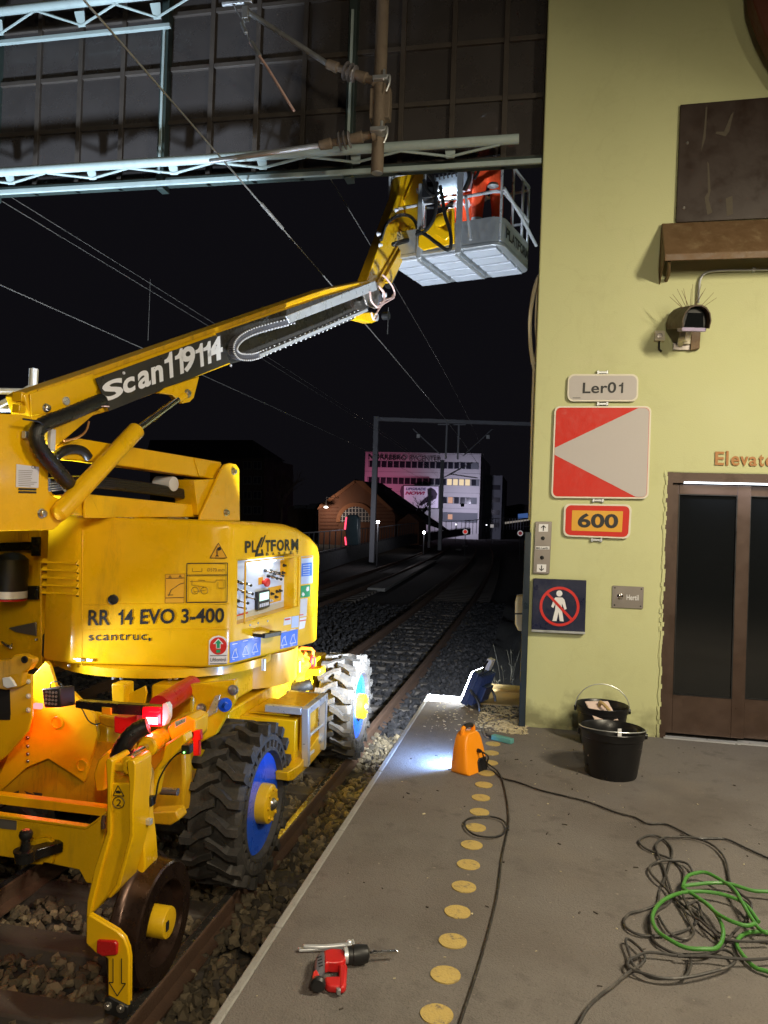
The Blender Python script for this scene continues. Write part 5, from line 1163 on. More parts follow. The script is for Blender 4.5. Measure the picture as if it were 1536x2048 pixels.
# tail lamp bar with red lamps
TB = plane((0,4.15,0), (0,-1,0))
plate('lamp_bar', TB, [(150,1402),(330,1414),(330,1434),(220,1428),(150,1416)], .06, 'black_steel', lift, .006)
plate('bar_bracket', TB, [(203,1414),(222,1416),(222,1430),(203,1428)], .012, YW, lift, .003, .012)
plate('bar_end', TB, [(325,1408),(332,1406),(337,1414),(337,1436),(330,1451),(324,1452)], .05, 'white_print', lift, .004, .012)
glow('red_led', (1.0,0.06,0.08), 24.0); glow('red_led_core', (1.0,0.62,0.60), 6.0)
mat('red_lens', (0.55,0.01,0.03), 0.2, var=0, coat=0.6)
plate('tail_lamp', TB, [(284,1413),(323,1414),(323,1454),(284,1452)], .03, 'red_lens', lift, .006, .012)
plate('lamp_element', TB, [(291,1435),(315,1436),(315,1449),(291,1448)], .006, 'red_led_core', lift, .002, .020)
plate('lens_oval', TB, [(290,1413),(320,1414),(323,1420),(318,1425),(292,1424),(287,1419)], .006, 'red_lens', lift, .003, .02)
point_lamp('tail_lamp_light', lift, at(302,1449,pl=off(TB,.075)), 9.0, (1.0,0.035,0.05), .03)
MB().ext(px(plane((0,4.3,0),(0,-1,0)), [(227,1432),(252,1436),(275,1430),(275,1462),(250,1470),(228,1466)]), (0,.12,0)).build('red_valve', 'red_paint', lift, .008)
MB().cyl(at(318,1412,Y=4.42), at(384,1370,Y=4.95), .065, n=20).build('accumulator', 'red_paint', lift)
MB().ext(px(plane((0,4.5,0),(0,-1,0)), [(196,1432),(230,1436),(250,1448),(246,1458),(214,1455),(200,1448)]), (0,.08,0)).build('hose_guard', 'yellow_worn', lift, .01)
MB().ext(px(plane((0,4.75,0),(0,-1,0)), [(222,1404),(290,1372),(293,1386),(288,1410),(222,1412)]), (0,.02,0)).build('gusset_plate', 'yellow', lift, .004)
MB().ext(px(plane((0,4.70,0),(0,-1,0)), [(222,1367),(250,1368),(250,1408),(224,1406)]), (0,.12,0)).build('pedestal_tube', 'yellow', lift, .01)
cA, cB = at(296,1492,Y=3.98), at(378,1440,Y=4.75)
hc = MB().lathe(cA, cB-cA, [(-.03,.045),(-.02,.058),(.04,.062),(.06,.055),((cB-cA).length,.055)], 24).build('guide_cylinder', 'yellow', lift)
MB().cyl(at(246,1521,Y=3.74), cA, .024, n=16).build('rod', 'chrome', hc)
corrugated('hydraulic_sleeve', [(236,1516,.1),(244,1497,.12),(258,1476,.12),(276,1460,.10),(296,1452,.08)], plane((0,3.98,0),(0,-1,0)), .048, .03, 8, 12, .03)
plate('link_arm', plane((0,4.0,0),(0,-1,0)), [(279,1597),(277,1578),(284,1566),(322,1520),(330,1489),(368,1466),(371,1484),(349,1511),(318,1540),(306,1595),(296,1604),(284,1602)], .10, 'yellow', lift, .01)
plate('yoke', plane((0,4.12,0),(0,-1,0)), [(186,1550),(196,1520),(214,1502),(226,1506),(214,1530),(208,1582),(192,1584)], .12, 'yellow', lift, .01)
decal('maker_tag', plane((0,3.9,0),(0,-1,0)), [(350,1444),(372,1434),(371,1444),(350,1456)], 'sign_rim', lift); lettering('tag_text', 'EcoAct', plane((0,3.9,0),(0,-1,0)), (352,1452),(370,1442.5),(352,1446), 'black_print', lift, .006)
plate('bracket_block', plane((0,4.2,0),(0,-1,0)), [(334,1456),(348,1442),(374,1432),(392,1440),(390,1476),(360,1510),(350,1512)], .18, 'yellow', lift, .01)
plate('rear_block', plane((0,4.6,0),(0,-1,0)), [(300,1500),(366,1480),(370,1560),(364,1640),(300,1630),(290,1560)], .12, YW, lift, .02)
plate('mast_plate', plane((0,4.8,0),(0,-1,0)), [(370,1370),(470,1360),(470,1400),(430,1470),(400,1486),(374,1470),(390,1400)], .06, 'yellow', lift, .008)
for x, y, r in ((403,1417,.03),(466,1380,.03)): bolt('pin', plane((0,4.8,0),(0,-1,0)), x, y, r*.8, lift, 'steel_plate', .012)
MB().lathe(at(445,1405,Y=4.72), (.6,-.8,0), [(0,.03),(.05,.03),(.055,.045),(.07,.045),(.075,.02),(.12,.018)], 16).build('blue_valve', 'rim_blue', lift)
plate('white_hose_plate', plane((0,4.75,0),(0,-1,0)), [(430,1392),(440,1390),(432,1425),(416,1434),(414,1426)], .02, 'alu', lift, .003)
mb = MB().ext(px(plane((0,4.2,0),(0,-1,0)), [(382,1462),(401,1460),(402,1480),(398,1482),(398,1512),(386,1512),(386,1480),(382,1480)]), (0,.03,0)); mb.build('red_handle', 'red_paint', lift, .004)
for c in ((294,1605),(370,1500)):
    b_ = MB().ext(px(plane((0,3.85,0),(0,-1,0)), [(c[0]-8,c[1]-9),(c[0]+9,c[1]-9),(c[0]+9,c[1]+9),(c[0]-8,c[1]+9)]), (0,.05,0)).build('sensor_box', 'black_plastic', lift, .004)
    MB().ball(at(c[0]-2,c[1]+5 if c[0] > 300 else c[1]-4,Y=3.845), .005, 8).build('green_led', glow('green_led%d' % c[0], (0.2,1.0,0.15), 8.0), b_)
MB().tube(smooth([at(*p, Y=3.88) for p in ((371,1500),(352,1510),(334,1530),(318,1560),(312,1590),(308,1608))], 4), .005, 6).build('sensor_cable', 'black_plastic', lift)
plate('bearing_block', plane((0,4.4,0),(0,-1,0)), [(296,1626),(352,1622),(358,1640),(340,1652),(300,1648)], .12, YW, lift, .01)
MB().cyl(at(322,1582,Y=4.3), at(356,1584,Y=4.3), .022, n=12).build('cross_pin', 'steel_bolt', lift)
# far-end fittings seen between turret and rear wheel
B9 = plane((0,7.2,0), (0,-1,0))
MB().cyl(at(530,1335,Y=7.0), at(590,1322,Y=7.4), .12, n=20).build('far_cylinder', 'yellow', lift)
plate('far_housing', B9, [(526,1350),(540,1338),(588,1326),(600,1330),(602,1345),(590,1362),(540,1366)], .3, 'yellow', lift, .02)
MB().cyl(at(596,1322,Y=7.1), at(596,1344,Y=7.1), .035, n=14).build('far_pin', 'yellow', lift)
corrugated('far_hose', [(520,1368,.1),(540,1372,.12),(570,1376,.12),(600,1374,.1),(622,1368,.05)], B9, .055, .06, 8, 12, .04)
plate('far_beam', plane((0,7.5,0),(0,-1,0)), [(600,1340),(640,1338),(640,1352),(620,1352),(606,1360)], .2, 'yellow', lift, .01)
mb = MB()
for pts in (((596,1330),(597,1300),(603,1296),(622,1298),(626,1302),(622,1335)), ((600,1308),(620,1318)), ((604,1318),(612,1305))): mb.tube([at(*p, Y=7.7) for p in pts], .02, 8)
mb.build('orange_bracket', 'orange_metal', lift)
MB().tube(smooth([at(*p, Y=7.6) for p in ((626,1310),(622,1320),(624,1332),(629,1328),(629,1314))], 4), .014, 8).build('red_hook', 'red_paint', lift)
for x in (566,574): MB().cyl(at(x,1308,Y=7.3), at(x+6,1312,Y=7.3), .02, n=8).build('far_fitting', 'steel_bolt', lift)
# flood lamp of the machine, low at its left, turned up at the gable
fl_ = V((-3.80,3.85,.30)); fdir = V((-.03,.30,1.0)).normalized()
fh = MB().lathe(fl_-fdir*.09, fdir, [(0,.03),(.01,.07),(.08,.085),(.085,.075),(.07,.07)], 24).build('flood_lamp', 'black_plastic', lift)
MB().lathe(fl_-fdir*.022, fdir, [(0,.068),(.003,.068)], 24).build('lens', glow('flood_lens', DAYLED, 30.0), fh)
wl2 = V((-3.50,4.42,.58)); wd2 = V((.82,.42,-.10)).normalized(); wh2 = MB().box(wl2-wd2*.05, (.09,.09,.09)).build('work_lamp', 'black_plastic', lift, .008)
MB().lathe(wl2, wd2, [(0,.036),(.004,.036)], 16).build('lens', 'flood_lens', wh2); spot_lamp('work_lamp_light', lift, wl2+wd2*.03, wd2, 60, DAYLED, 84, .7, .04)
spot_lamp('flood_lamp_light', lift, fl_+fdir*.03, fdir, P_MACHINE_FLOOD, COOL, 56, .3, .22)
MB().beam(fl_-fdir*.09, V((-3.5,4.2,-.3)), .03, .03).build('lamp_stalk', 'black_steel', lift)
# ================================================================== THINGS ON THE PLATFORM
# canopy lamps that light the platform (behind and right of the viewer)
def canopy_lamp(loc, d, power, label, col=WARM, ln=1.2):
    c = thing('platform_lamp', label, 'lamp', loc, 'lamps hanging over the platform')
    loc = V(loc); MB().box(loc+V((0,0,.05)), (.16,ln+.06,.07)).build('housing', 'galv', c, .01)
    MB().box(loc+V((0,0,.008)), (.10,ln,.012)).build('tube', glow('tube_light', WARM, 5.0) if 'tube_light' not in MATS else 'tube_light', c)
    for y in (-.4,.4): MB().cyl(loc+V((0,y,.08)), loc+V((0,y,2.2)), .008, n=6).build('hanger', 'galv', c)
    area_lamp('tube_lamp', c, loc+V((0,0,-.02)), d, .14, power, col, ln)
canopy_lamp((3.1,2.3,4.15), (-.35,.25,-1), P_CANOPY_SIDE, 'platform strip lamp hanging to the right of the view', WARM)
canopy_lamp((0.9,-1.4,3.6), (-.25,.75,-.9), P_CANOPY_NEAR, 'platform strip lamp hanging behind the viewer', WARM)
canopy_lamp((1.2,-6.0,3.8), (-.25,.9,-.5), P_CANOPY_FAR, 'platform strip lamp hanging farther behind the viewer', WARM)

# buckets
mat('bucket', (0.006,0.006,0.007), 0.36, var=0.2, spec=0.5)
mat('mortar', (0.13,0.10,0.05), 0.9, var=0.4, scale=18, bump=0.5)
def bucket(c, r, h, label, residue):
    b = thing('bucket', label, 'bucket', c, 'black builders buckets by the wall'); c = V(c)
    MB().lathe(c, (0,0,1), [(0,.0),(.0,r*.78),(.012,r*.80),(h-.05,r*.965),(h-.045,r*1.0),(h-.012,r*1.01),(h,r*1.035),(h+.004,r*1.02),(h-.004,r*.985),(h-.05,r*.94),(.015,r*.77),(.015,0)], 40).build('shell', 'bucket', b)
    if residue: MB().lathe(c, (0,0,1), [(h*.55,.0),(h*.55,r*.868)], 36).build('mortar', 'mortar', b)
    mb = MB()
    for sg in (-1, 1): mb.lathe(c+V((sg*r*1.0,0,h-.035)), (sg,0,0), [(0,.022),(.016,.018)], 12)
    mb.build('lug', 'bucket', b)
    if residue: path = [c+V((math.cos(a)*r*1.03, -.02, h-.02+math.sin(a)*r*.95)) for a in [math.pi*k/20 for k in range(21)]]
    else: path = [c+V((math.cos(a)*r*1.05, -math.sin(a)*r*1.05, h+.010+.02*math.sin(a))) for a in [math.pi*k/20 for k in range(21)]][::-1]
    MB().tube(path, .0035, 6).build('handle', 'galv', b)
    return b
bf = bucket(at(1222,1548,Z=0), .205, .30, 'empty black bucket standing in front of the other bucket', False)
br_ = bucket((.50,6.02,0), .19, .285, 'black bucket with mortar residue and raised handle against the wall', True)
c = V(bf.location); MB().ext([c+V((-.162,-.072,.19)), c+V((-.150,-.095,.19)), c+V((-.148,-.092,.13)), c+V((-.158,-.071,.13))], (-.006,-.004,0)).build('label', 'white_print', bf)
ts = MB().ext([c+V((.05,.165,.26)), c+V((.075,.165,.262)), c+V((.080,.155,.08)), c+V((.05,.155,.08))], (0,-.006,0)); o = ts.build('stirring_stick', 'white_print', None, .004); tag(o, 'white plastic stick standing inside the front bucket', 'stick')
p0 = V((.44,5.98,.22)); fl = thing('plaster_float', 'pale plaster float with a wooden handle lying in the rear bucket', 'float', (.44,5.98,.22))
fq = [at(1170,1402,Y=5.93), at(1216,1402,Y=5.97), at(1237,1440,Y=5.86), at(1190,1440,Y=5.82)]
mat('float_pale', (0.62,0.48,0.42), 0.6, var=0.1); MB().ext(fq, (fq[1]-fq[0]).cross(fq[3]-fq[0]).normalized()*.012).build('board', 'float_pale', fl, .003)
fn = -(fq[1]-fq[0]).cross(fq[3]-fq[0]).normalized(); fn = fn if fn.y < 0 else -fn
ctr = lambda u, v: (fq[0]*(1-u)+fq[1]*u)*(1-v)+(fq[3]*(1-u)+fq[2]*u)*v
MB().tube(smooth([ctr(.5,.28), ctr(.52,.22)+fn*.035, ctr(.60,.45)+fn*.05, ctr(.70,.75)+fn*.04, ctr(.72,.82)], 5), .013, 8).build('handle', 'wood', fl)

# orange work floodlight
oc = at(938,1540,Z=0); fd = V((-.86,.50,0)).normalized(); sd = V((fd.y,-fd.x,0)); sd = sd if sd.x > 0 else -sd
of = thing('work_floodlight', 'orange work floodlight standing on the platform with its cable behind', 'floodlight', oc)
O3 = lambda s, d, z: oc+sd*s+fd*d+V((0,0,z))
mb = MB(); prof = [(-.112,0),(.112,0),(.122,.012),(.124,.04),(.106,.15),(.092,.205),(.074,.238),(.048,.252),(-.048,.252),(-.074,.238),(-.092,.205),(-.106,.15),(-.124,.04),(-.122,.012)]
vs = []; nn = len(prof)
for d, k in ((-.075,.84),(-.066,.94),(-.045,1.0),(.045,1.0),(.062,.94),(.068,.86)): vs += [O3(s*k, d*(1-.42*z/.25)+.02*(z/.25), z*(.97+.03*k) if z > .02 else z) for s, z in prof]
fs = [list(range(nn))[::-1], list(range(5*nn,6*nn))]+[(j*nn+i,j*nn+(i+1) % nn,(j+1)*nn+(i+1) % nn,(j+1)*nn+i) for j in range(5) for i in range(nn)]
mb.add(vs, fs); body = mb.build('body', 'orange_lamp', of, .008)
MB().tube(smooth([O3(-.062,.02,.235), O3(-.056,.02,.272), O3(-.02,.02,.288), O3(.02,.02,.288), O3(.056,.02,.272), O3(.062,.02,.235)], 4), .015, 8).build('carry_handle', 'orange_lamp', of)
MB().tube(smooth([O3(-.044,.02,.282), O3(-.02,.02,.2885), O3(.02,.02,.2885), O3(.044,.02,.282)], 4), .0165, 8).build('grip', 'black_plastic', of)
MB().ext([O3(.0,-.079,.0), O3(.100,-.079,.0), O3(.095,-.067,.085), O3(.02,-.067,.085), O3(.002,-.069,.07)], fd*.012).build('battery_door', 'black_plastic', of, .003)
MB().lathe(O3(.02,-.05,.135), -fd, [(0,.014),(.02,.012),(.03,.008)], 12).build('cable_gland', 'black_plastic', of)
MB().ext([O3(-.09,.070,.04), O3(.09,.070,.04), O3(.070,.064,.20), O3(-.070,.064,.20)], fd*.004).build('led_window', glow('flood_led', (0.55,0.75,1.0), 40.0), of)
area_lamp('led_lamp', of, O3(0,.10,.12), fd+V((0,0,-.14)), .18, P_FLOOD_ORANGE, (0.24,0.45,1.0), .16, R_(160))

# blue tilted floodlight on its stand
bc = at(938,1408,Z=0); bd_ = V((-.93,.30,0)).normalized(); tl = R_(24)
bF = (bd_*math.cos(tl)+V((0,0,-1))*0+V((0,0,1))*math.sin(tl)*.35).normalized(); bS = V((bd_.y,-bd_.x,0)); bS = bS if bS.y > 0 else -bS; bS = V((.30,.93,0)).normalized()
up_ = V((.34,.10,.93)).normalized(); bF = bS.cross(up_).normalized(); bF = bF if bF.x < 0 else -bF
blf = thing('led_floodlight', 'tilted dark blue LED floodlight shining at the rear wheel from the platform end', 'floodlight', bc)
B3 = lambda s, d, z: bc+bS*s+bF*d+up_*z
MB().ext([B3(-.17,-.03,.03), B3(.17,-.03,.03), B3(.17,-.03,.33), B3(-.17,-.03,.33)], bF*.06).build('housing', 'blue_lamp', blf, .008)
for k in range(7): MB().ext([B3(-.15+.05*k-.004,-.075,.05), B3(-.15+.05*k+.004,-.075,.05), B3(-.15+.05*k+.004,-.075,.31), B3(-.15+.05*k-.004,-.075,.31)], bF*.045).build('cooling_fin', 'blue_lamp', blf)
MB().ext([B3(-.09,-.12,.08), B3(.09,-.12,.08), B3(.09,-.12,.22), B3(-.09,-.12,.22)], bF*.05).build('driver_box', 'blue_lamp', blf, .006)
for s, z in ((-.12,.28),(.12,.28),(-.12,.06),(.12,.06),(0,.25)): MB().lathe(B3(s,-.03,z), -bF, [(0,.012),(.008,.010)], 8).build('bolt', 'alu', blf)
MB().ext([B3(-.155,.0305,.045), B3(.155,.0305,.045), B3(.155,.0305,.315), B3(-.155,.0305,.315)], bF*.012).build('led_window', glow('blue_flood_led', (0.85,0.93,1.0), 60.0), blf)
area_lamp('led_lamp', blf, B3(0,.06,.18), V((-.62,.70,.34)), .30, P_FLOOD_BLUE, DAYLED, .26, R_(134))
mb = MB(); mb.tube(smooth([B3(-.19,-.02,.18), B3(-.19,-.14,.10), B3(-.19,-.20,-.05)], 3), .012, 6); mb.tube(smooth([B3(.19,-.02,.18), B3(.19,-.14,.10), B3(.19,-.20,-.05)], 3), .012, 6); mb.tube([B3(-.19,-.20,-.05), B3(.19,-.20,-.05)], .012, 6)
mb.tube(smooth([B3(-.06,-.02,.33), B3(-.05,-.02,.42), B3(.05,-.02,.42), B3(.06,-.02,.33)], 4), .011, 6); mb.build('stand', 'black_steel', blf)
MB().ext([B3(-.04,-.06,.35), B3(.04,-.06,.35), B3(.04,-.06,.45), B3(-.04,-.06,.45)], bF*.05).build('switch_box', 'pale_print', blf, .004)
# turquoise box and its cord
tq = at(1005,1478,Z=.02); tdir = (at(1022,1482,Z=.02)-at(988,1474,Z=.02)).normalized()
mat('turquoise', (0.10,0.30,0.28), 0.55, var=0.15)
pc = thing('power_strip', 'turquoise power strip lying near the wall corner with a grey cord', 'power strip', V((tq.x,tq.y,0)))
MB().beam(tq-tdir*.085, tq+tdir*.085, .05, .038).build('case', 'turquoise', pc, .006); MB().cyl(tq-tdir*.085, tq-tdir*.14, .012, .007, 10).build('plug', 'black_plastic', pc)
MB().tube(smooth([at(x, y, Z=.008) for x, y in ((978,1476),(970,1471),(966,1458),(972,1446),(990,1440),(1015,1436),(1043,1427))], 5), .006, 6).build('cord', 'steel_plate', pc)

# cables and hose
def trace(pts, z, ox=0, oy=0, sc=1.0): return [at(ox+x/sc, oy+y/sc, Z=z) for x, y in pts]
def wob(path, a): return [p+V((0,0,abs(a*math.sin(i*1.7)))) for i, p in enumerate(path)]
mat('cable_black', (0.014,0.013,0.012), 0.5, var=0.5, scale=40, dirt=0.5, dirtcol=(0.20,0.17,0.14), dscale=18)
mat('cable_grey', (0.035,0.032,0.030), 0.55, var=0.4, scale=40, dirt=0.55, dirtcol=(0.22,0.19,0.16), dscale=14)
mat('hose_green', (0.055,0.20,0.030), 0.45, var=0.12, scale=20)
s0 = O3(.02,-.075,.135)
mb = MB().tube(smooth([s0, s0+V((.05,-.03,-.02)), at(974,1530,Z=.05)]+trace([(990,1545),(1005,1556),(1035,1564),(1080,1580),(1130,1592),(1180,1605),(1230,1624),(1268,1634),(1295,1647),(1330,1648),(1362,1662),(1388,1675),(1420,1677),(1452,1678),(1490,1695),(1536,1716),(1600,1740)], .009), 5), .0052, 7)
tag(mb.build('lamp_cable', 'cable_black'), 'black speckled cable running right from the orange floodlight', 'cable')
mb = MB().tube(smooth([s0+V((.01,-.01,-.005)), at(972,1524,Z=.06)]+trace([(993,1540),(1003,1556),(1010,1580),(1016,1615),(1017,1650),(1010,1685),(1003,1720),(998,1765),(990,1812),(975,1870),(958,1930),(938,1992),(918,2052),(900,2110)], .008), 5), .0048, 7)
mb.tube(smooth(trace([(1016,1652),(1004,1669),(978,1674),(948,1669),(931,1654),(932,1640),(950,1634),(980,1633),(1006,1641),(1017,1660)], .014), 5), .0048, 7)
tag(mb.build('extension_cord', 'cable_black'), 'black cord with one loop running along the yellow dots towards the viewer', 'cable')
OX, OY, SC = 1100, 1560, 3.523
coils = [[(1390,980),(1290,1090),(1200,1190),(1100,1235),(900,1230),(760,1170),(710,1090),(710,1000),(770,920),(830,880),(900,800),(935,740),(940,650),(880,580),(840,560),(750,520),(660,480),(628,430),(700,395),(780,410),(840,460),(862,520),(840,600),(810,700),(770,790),(755,880),(650,920),(560,950),(520,1000),(550,1060),(640,1100),(780,1105),(900,1085),(1000,1040),(1042,980),(1035,930)],
 [(1390,980),(1420,900),(1400,850),(1330,800),(1270,720),(1250,620),(1220,540),(1140,460),(1020,415),(900,405),(800,415),(745,460),(760,530),(800,620),(830,720),(870,820),(940,930),(1000,1040),(1010,1090),(950,1130),(860,1100),(800,1030),(765,960)],
 [(930,760),(960,700),(1000,650),(970,600),(900,575),(800,575),(720,600),(700,640),(740,700),(810,760),(860,820),(960,900),(1040,960),(1080,1010),(1150,1070),(1220,1130),(1300,1160)],
 [(150,1800),(210,1719),(260,1620),(350,1530),(450,1450),(560,1360),(640,1310),(670,1260),(640,1200),(560,1130),(533,1140),(560,1230),(590,1320),(700,1390),(850,1410),(950,1390),(990,1320),(990,1260),(970,1240)],
 [(970,1240),(1100,1240),(1210,1195),(1300,1250),(1280,1310),(1150,1360),(960,1400),(800,1405),(650,1370),(560,1330),(550,1290),(600,1250),(700,1225),(900,1240)],
 [(960,880),(1040,870),(1070,960),(1120,1040),(1190,1110),(1300,1140),(1420,1145),(1560,1140)], [(900,1240),(1050,1250),(1150,1248),(1300,1268),(1420,1270),(1600,1262)], [(935,800),(950,860),(1010,960),(1060,1000),(1130,1060)]]
mb = MB()
for i, pl_ in enumerate(coils): mb.tube(smooth(wob(trace(pl_, .007+.004*i, OX, OY, SC), .006), 5), .0056, 7)
tag(mb.build('coiled_cable', 'cable_grey'), 'tangled black cable lying in loops on the platform floor', 'cable')
green = [[(1700,815),(1536,795),(1420,780),(1270,740),(1160,728),(1040,740),(935,760),(1020,820),(1130,900),(1200,1000),(1220,1100),(1180,1180),(1080,1200),(950,1180),(820,1120),(750,1060),(720,980),(750,900),(820,840),(930,800),(1060,790),(1200,810),(1330,850),(1400,910),(1470,1000)],
 [(935,750),(960,695),(1010,662),(1100,660),(1220,720),(1300,780),(1360,880),(1420,980),(1490,1070),(1600,1095)], [(1700,1420),(1536,1360),(1440,1320),(1350,1230),(1315,1150),(1370,1090),(1480,1075),(1600,1085)], [(1050,840),(1100,880),(1180,945),(1270,1000),(1380,1030),(1440,1020)]]
mb = MB()
for i, pl_ in enumerate(green): mb.tube(smooth(wob(trace(pl_, .036+.007*i if i != 2 else .014, OX, OY, SC), .005), 6), .0080, 9)
tag(mb.build('garden_hose', 'hose_green'), 'green hose coiled on top of the tangled black cable', 'hose')

# red cordless drill and pliers
drill = thing('cordless_drill', 'red cordless drill with a long bit lying on the platform', 'drill', at(660,1950,Z=0))
def flat(name, z, pts, h, m, b=.006): return MB().ext([at(x, y, Z=z) for x, y in pts], (0,0,-h)).build(name, m, drill, b)
flat('motor_body', .046, [(648,1900),(662,1896),(684,1897),(690,1904),(692,1918),(684,1923),(668,1924),(656,1923),(650,1926)], .04, 'red_paint', .010)
flat('motor_back', .045, [(634,1908),(640,1902),(649,1899),(652,1910),(650,1928),(642,1944),(634,1948),(628,1940),(629,1922)], .038, 'chain_grey', .010)
for k in range(4): flat('vent_slot', .0465, [(634+1.2*k,1914+6*k),(643+1.0*k,1911+6*k),(643+1.0*k,1912.6+6*k),(634+1.2*k,1915.6+6*k)], .002, 'cavity_shade', 0)
flat('grip', .040, [(629,1924),(634,1948),(640,1954),(650,1938),(649,1930),(646,1908)], .035, 'chain_grey', .008)
flat('handle', .036, [(676,1922),(688,1919),(695,1930),(692,1966),(688,1974),(678,1973),(678,1944)], .026, 'red_paint', .008)
flat('base', .034, [(648,1952),(676,1951),(692,1952),(693,1968),(687,1973),(658,1970),(651,1966)], .028, 'red_paint', .008)
flat('heel', .046, [(626,1942),(634,1936),(640,1950),(637,1962),(626,1960),(624,1952)], .038, 'red_print', .006)
MB().lathe(at(636,1966,Z=.034), at(636,1974,Z=.034)-at(636,1966,Z=.034), [(0,.026),(.012,.027),(.02,.020)], 18).build('rear_cap', 'black_plastic', drill)
a, b = at(688,1911,Z=.036), at(726,1908,Z=.036); d = (b-a).normalized()
MB().lathe(a, d, [(0,.026),(.012,.027),(.014,.030),(.030,.030),(.032,.033),(.055,.034),(.085,.030),(.092,.018)], 22).build('chuck', 'black_plastic', drill)
MB().lathe(a, d, [(.0,.027),(.016,.0285),(.018,.024)], 22).build('collar', 'alu', drill)
MB().lathe(a+d*.09, d, [(0,.008),(.015,.008),(.016,.011),(.03,.011),(.031,.006),(.045,.006),(.046,.009),(.052,.009),(.053,.0065),(.105,.0065),(.106,.004),(.118,.0012)], 12).build('bit', 'chrome', drill)
flat('belt_hook', .03, [(672,1974),(682,1975),(681,1980),(674,1979)], .02, 'galv', .002)
pz = thing('pliers', 'long steel pliers lying beside the red drill', 'pliers', at(650,1895,Z=0))
for z, pts in ((.016,[(596,1894),(598,1899),(640,1897),(692,1893),(704,1890),(703,1885),(690,1888),(640,1892)]), (.028,[(606,1888),(607,1892),(650,1893),(690,1889),(704,1893),(706,1888),(696,1884),(650,1888)])):
    MB().ext([at(x, y, Z=z) for x, y in pts], (0,0,-.011)).build('arm', 'alu', pz, .003)
MB().lathe(at(698,1889,Z=.02), (0,0,1), [(-.012,.010),(.012,.010),(.016,.006)], 14).build('joint', 'alu', pz)
MB().tube(smooth([at(699,1887,Z=.022), at(703,1884,Z=.022), at(706,1886,Z=.022), at(705,1881,Z=.022)], 3), .006, 6).build('jaw', 'alu', pz)

# planks, wood chips and rubble past the wall corner
for i, (pts, lab) in enumerate(([[(974,1382),(1046,1386),(1046,1412),(958,1406)], 'broad rough wooden board lying past the wall corner'], [[(968,1366),(1048,1372),(1048,1380),(970,1378)], 'narrow wooden plank lying behind the rough board'])):
    z = .012-.03*i; o = MB().ext([at(x, y, Z=z) for x, y in pts], (0,0,-.035)).build('wooden_board', 'wood', None, .005); tag(o, lab, 'board', 'boards past the wall corner')
def litter(name, label, m, boxes, seed):
    rr = random.Random(seed); mb = MB()
    for (x0, x1, y0, y1, n, s0, s1, el) in boxes:
        for _ in range(n):
            s = rr.uniform(s0, s1); c = V((x0+(x1-x0)*rr.random(), y0+(y1-y0)*rr.random(), s*.2+.001))
            mb.box(c, (s*rr.uniform(1, el), s*rr.uniform(.4,.8), s*.35), Matrix.Rotation(rr.uniform(0, 6.3), 3, 'Z') @ Matrix.Rotation(rr.uniform(-.4,.4), 3, 'X'))
    return tag(mb.build(name, m, smooth_=False), label, 'debris', kind='stuff')
mat('chips', (0.50,0.43,0.28), 0.8, var=0.4, scale=60)
litter('wood_chips', 'pale wood chips and plaster crumbs scattered before the wall corner', 'chips', [(-.45,-.06,6.15,7.0,520,.006,.020,3.0), (-.85,-.3,6.0,7.1,160,.004,.012,2.5), (-.30,-.05,6.05,6.5,260,.006,.022,2.0), (-.9,.6,4.6,6.2,60,.003,.009,2), (-.95,1.8,2.2,5.5,46,.003,.010,2)], 3)
mat('dry_leaf', (0.045,0.034,0.026), 0.8, var=0.4, scale=30)
litter('leaf_litter', 'tiny dark leaf and grit scraps scattered over the platform', 'dry_leaf', [(-.9,2.2,2.3,6.2,90,.004,.013,2.5)], 9)
# wild stems on the bank
mb = MB(); rr = random.Random(4)
for k in range(22):
    b = V((rr.uniform(-.5,.1), rr.uniform(8.2,11.5), -.6)); h = rr.uniform(.2,.55); lean = V((rr.uniform(-.3,.3), rr.uniform(-.3,.3), 0))
    p = [b, b+lean*h*.4+V((0,0,h*.5)), b+lean*h+V((0,0,h))]; mb.tube(smooth(p, 3), .0035, 4)
    for j in range(6):
        c = p[1]+(p[2]-p[1])*rr.random(); dv = V((rr.uniform(-1,1), rr.uniform(-1,1), rr.uniform(-.3,.6))).normalized()*rr.uniform(.03,.08); sv = dv.cross(V((0,0,1))).normalized()*.012
        mb.add([c, c+dv*.5+sv, c+dv, c+dv*.5-sv], [(0,1,2,3)])
mat('dry_weed', (0.035,0.030,0.018), 0.8, var=0.4, scale=20)
tag(mb.build('weeds', 'dry_weed'), 'thin dry weeds growing on the dark bank', 'weeds', kind='stuff')

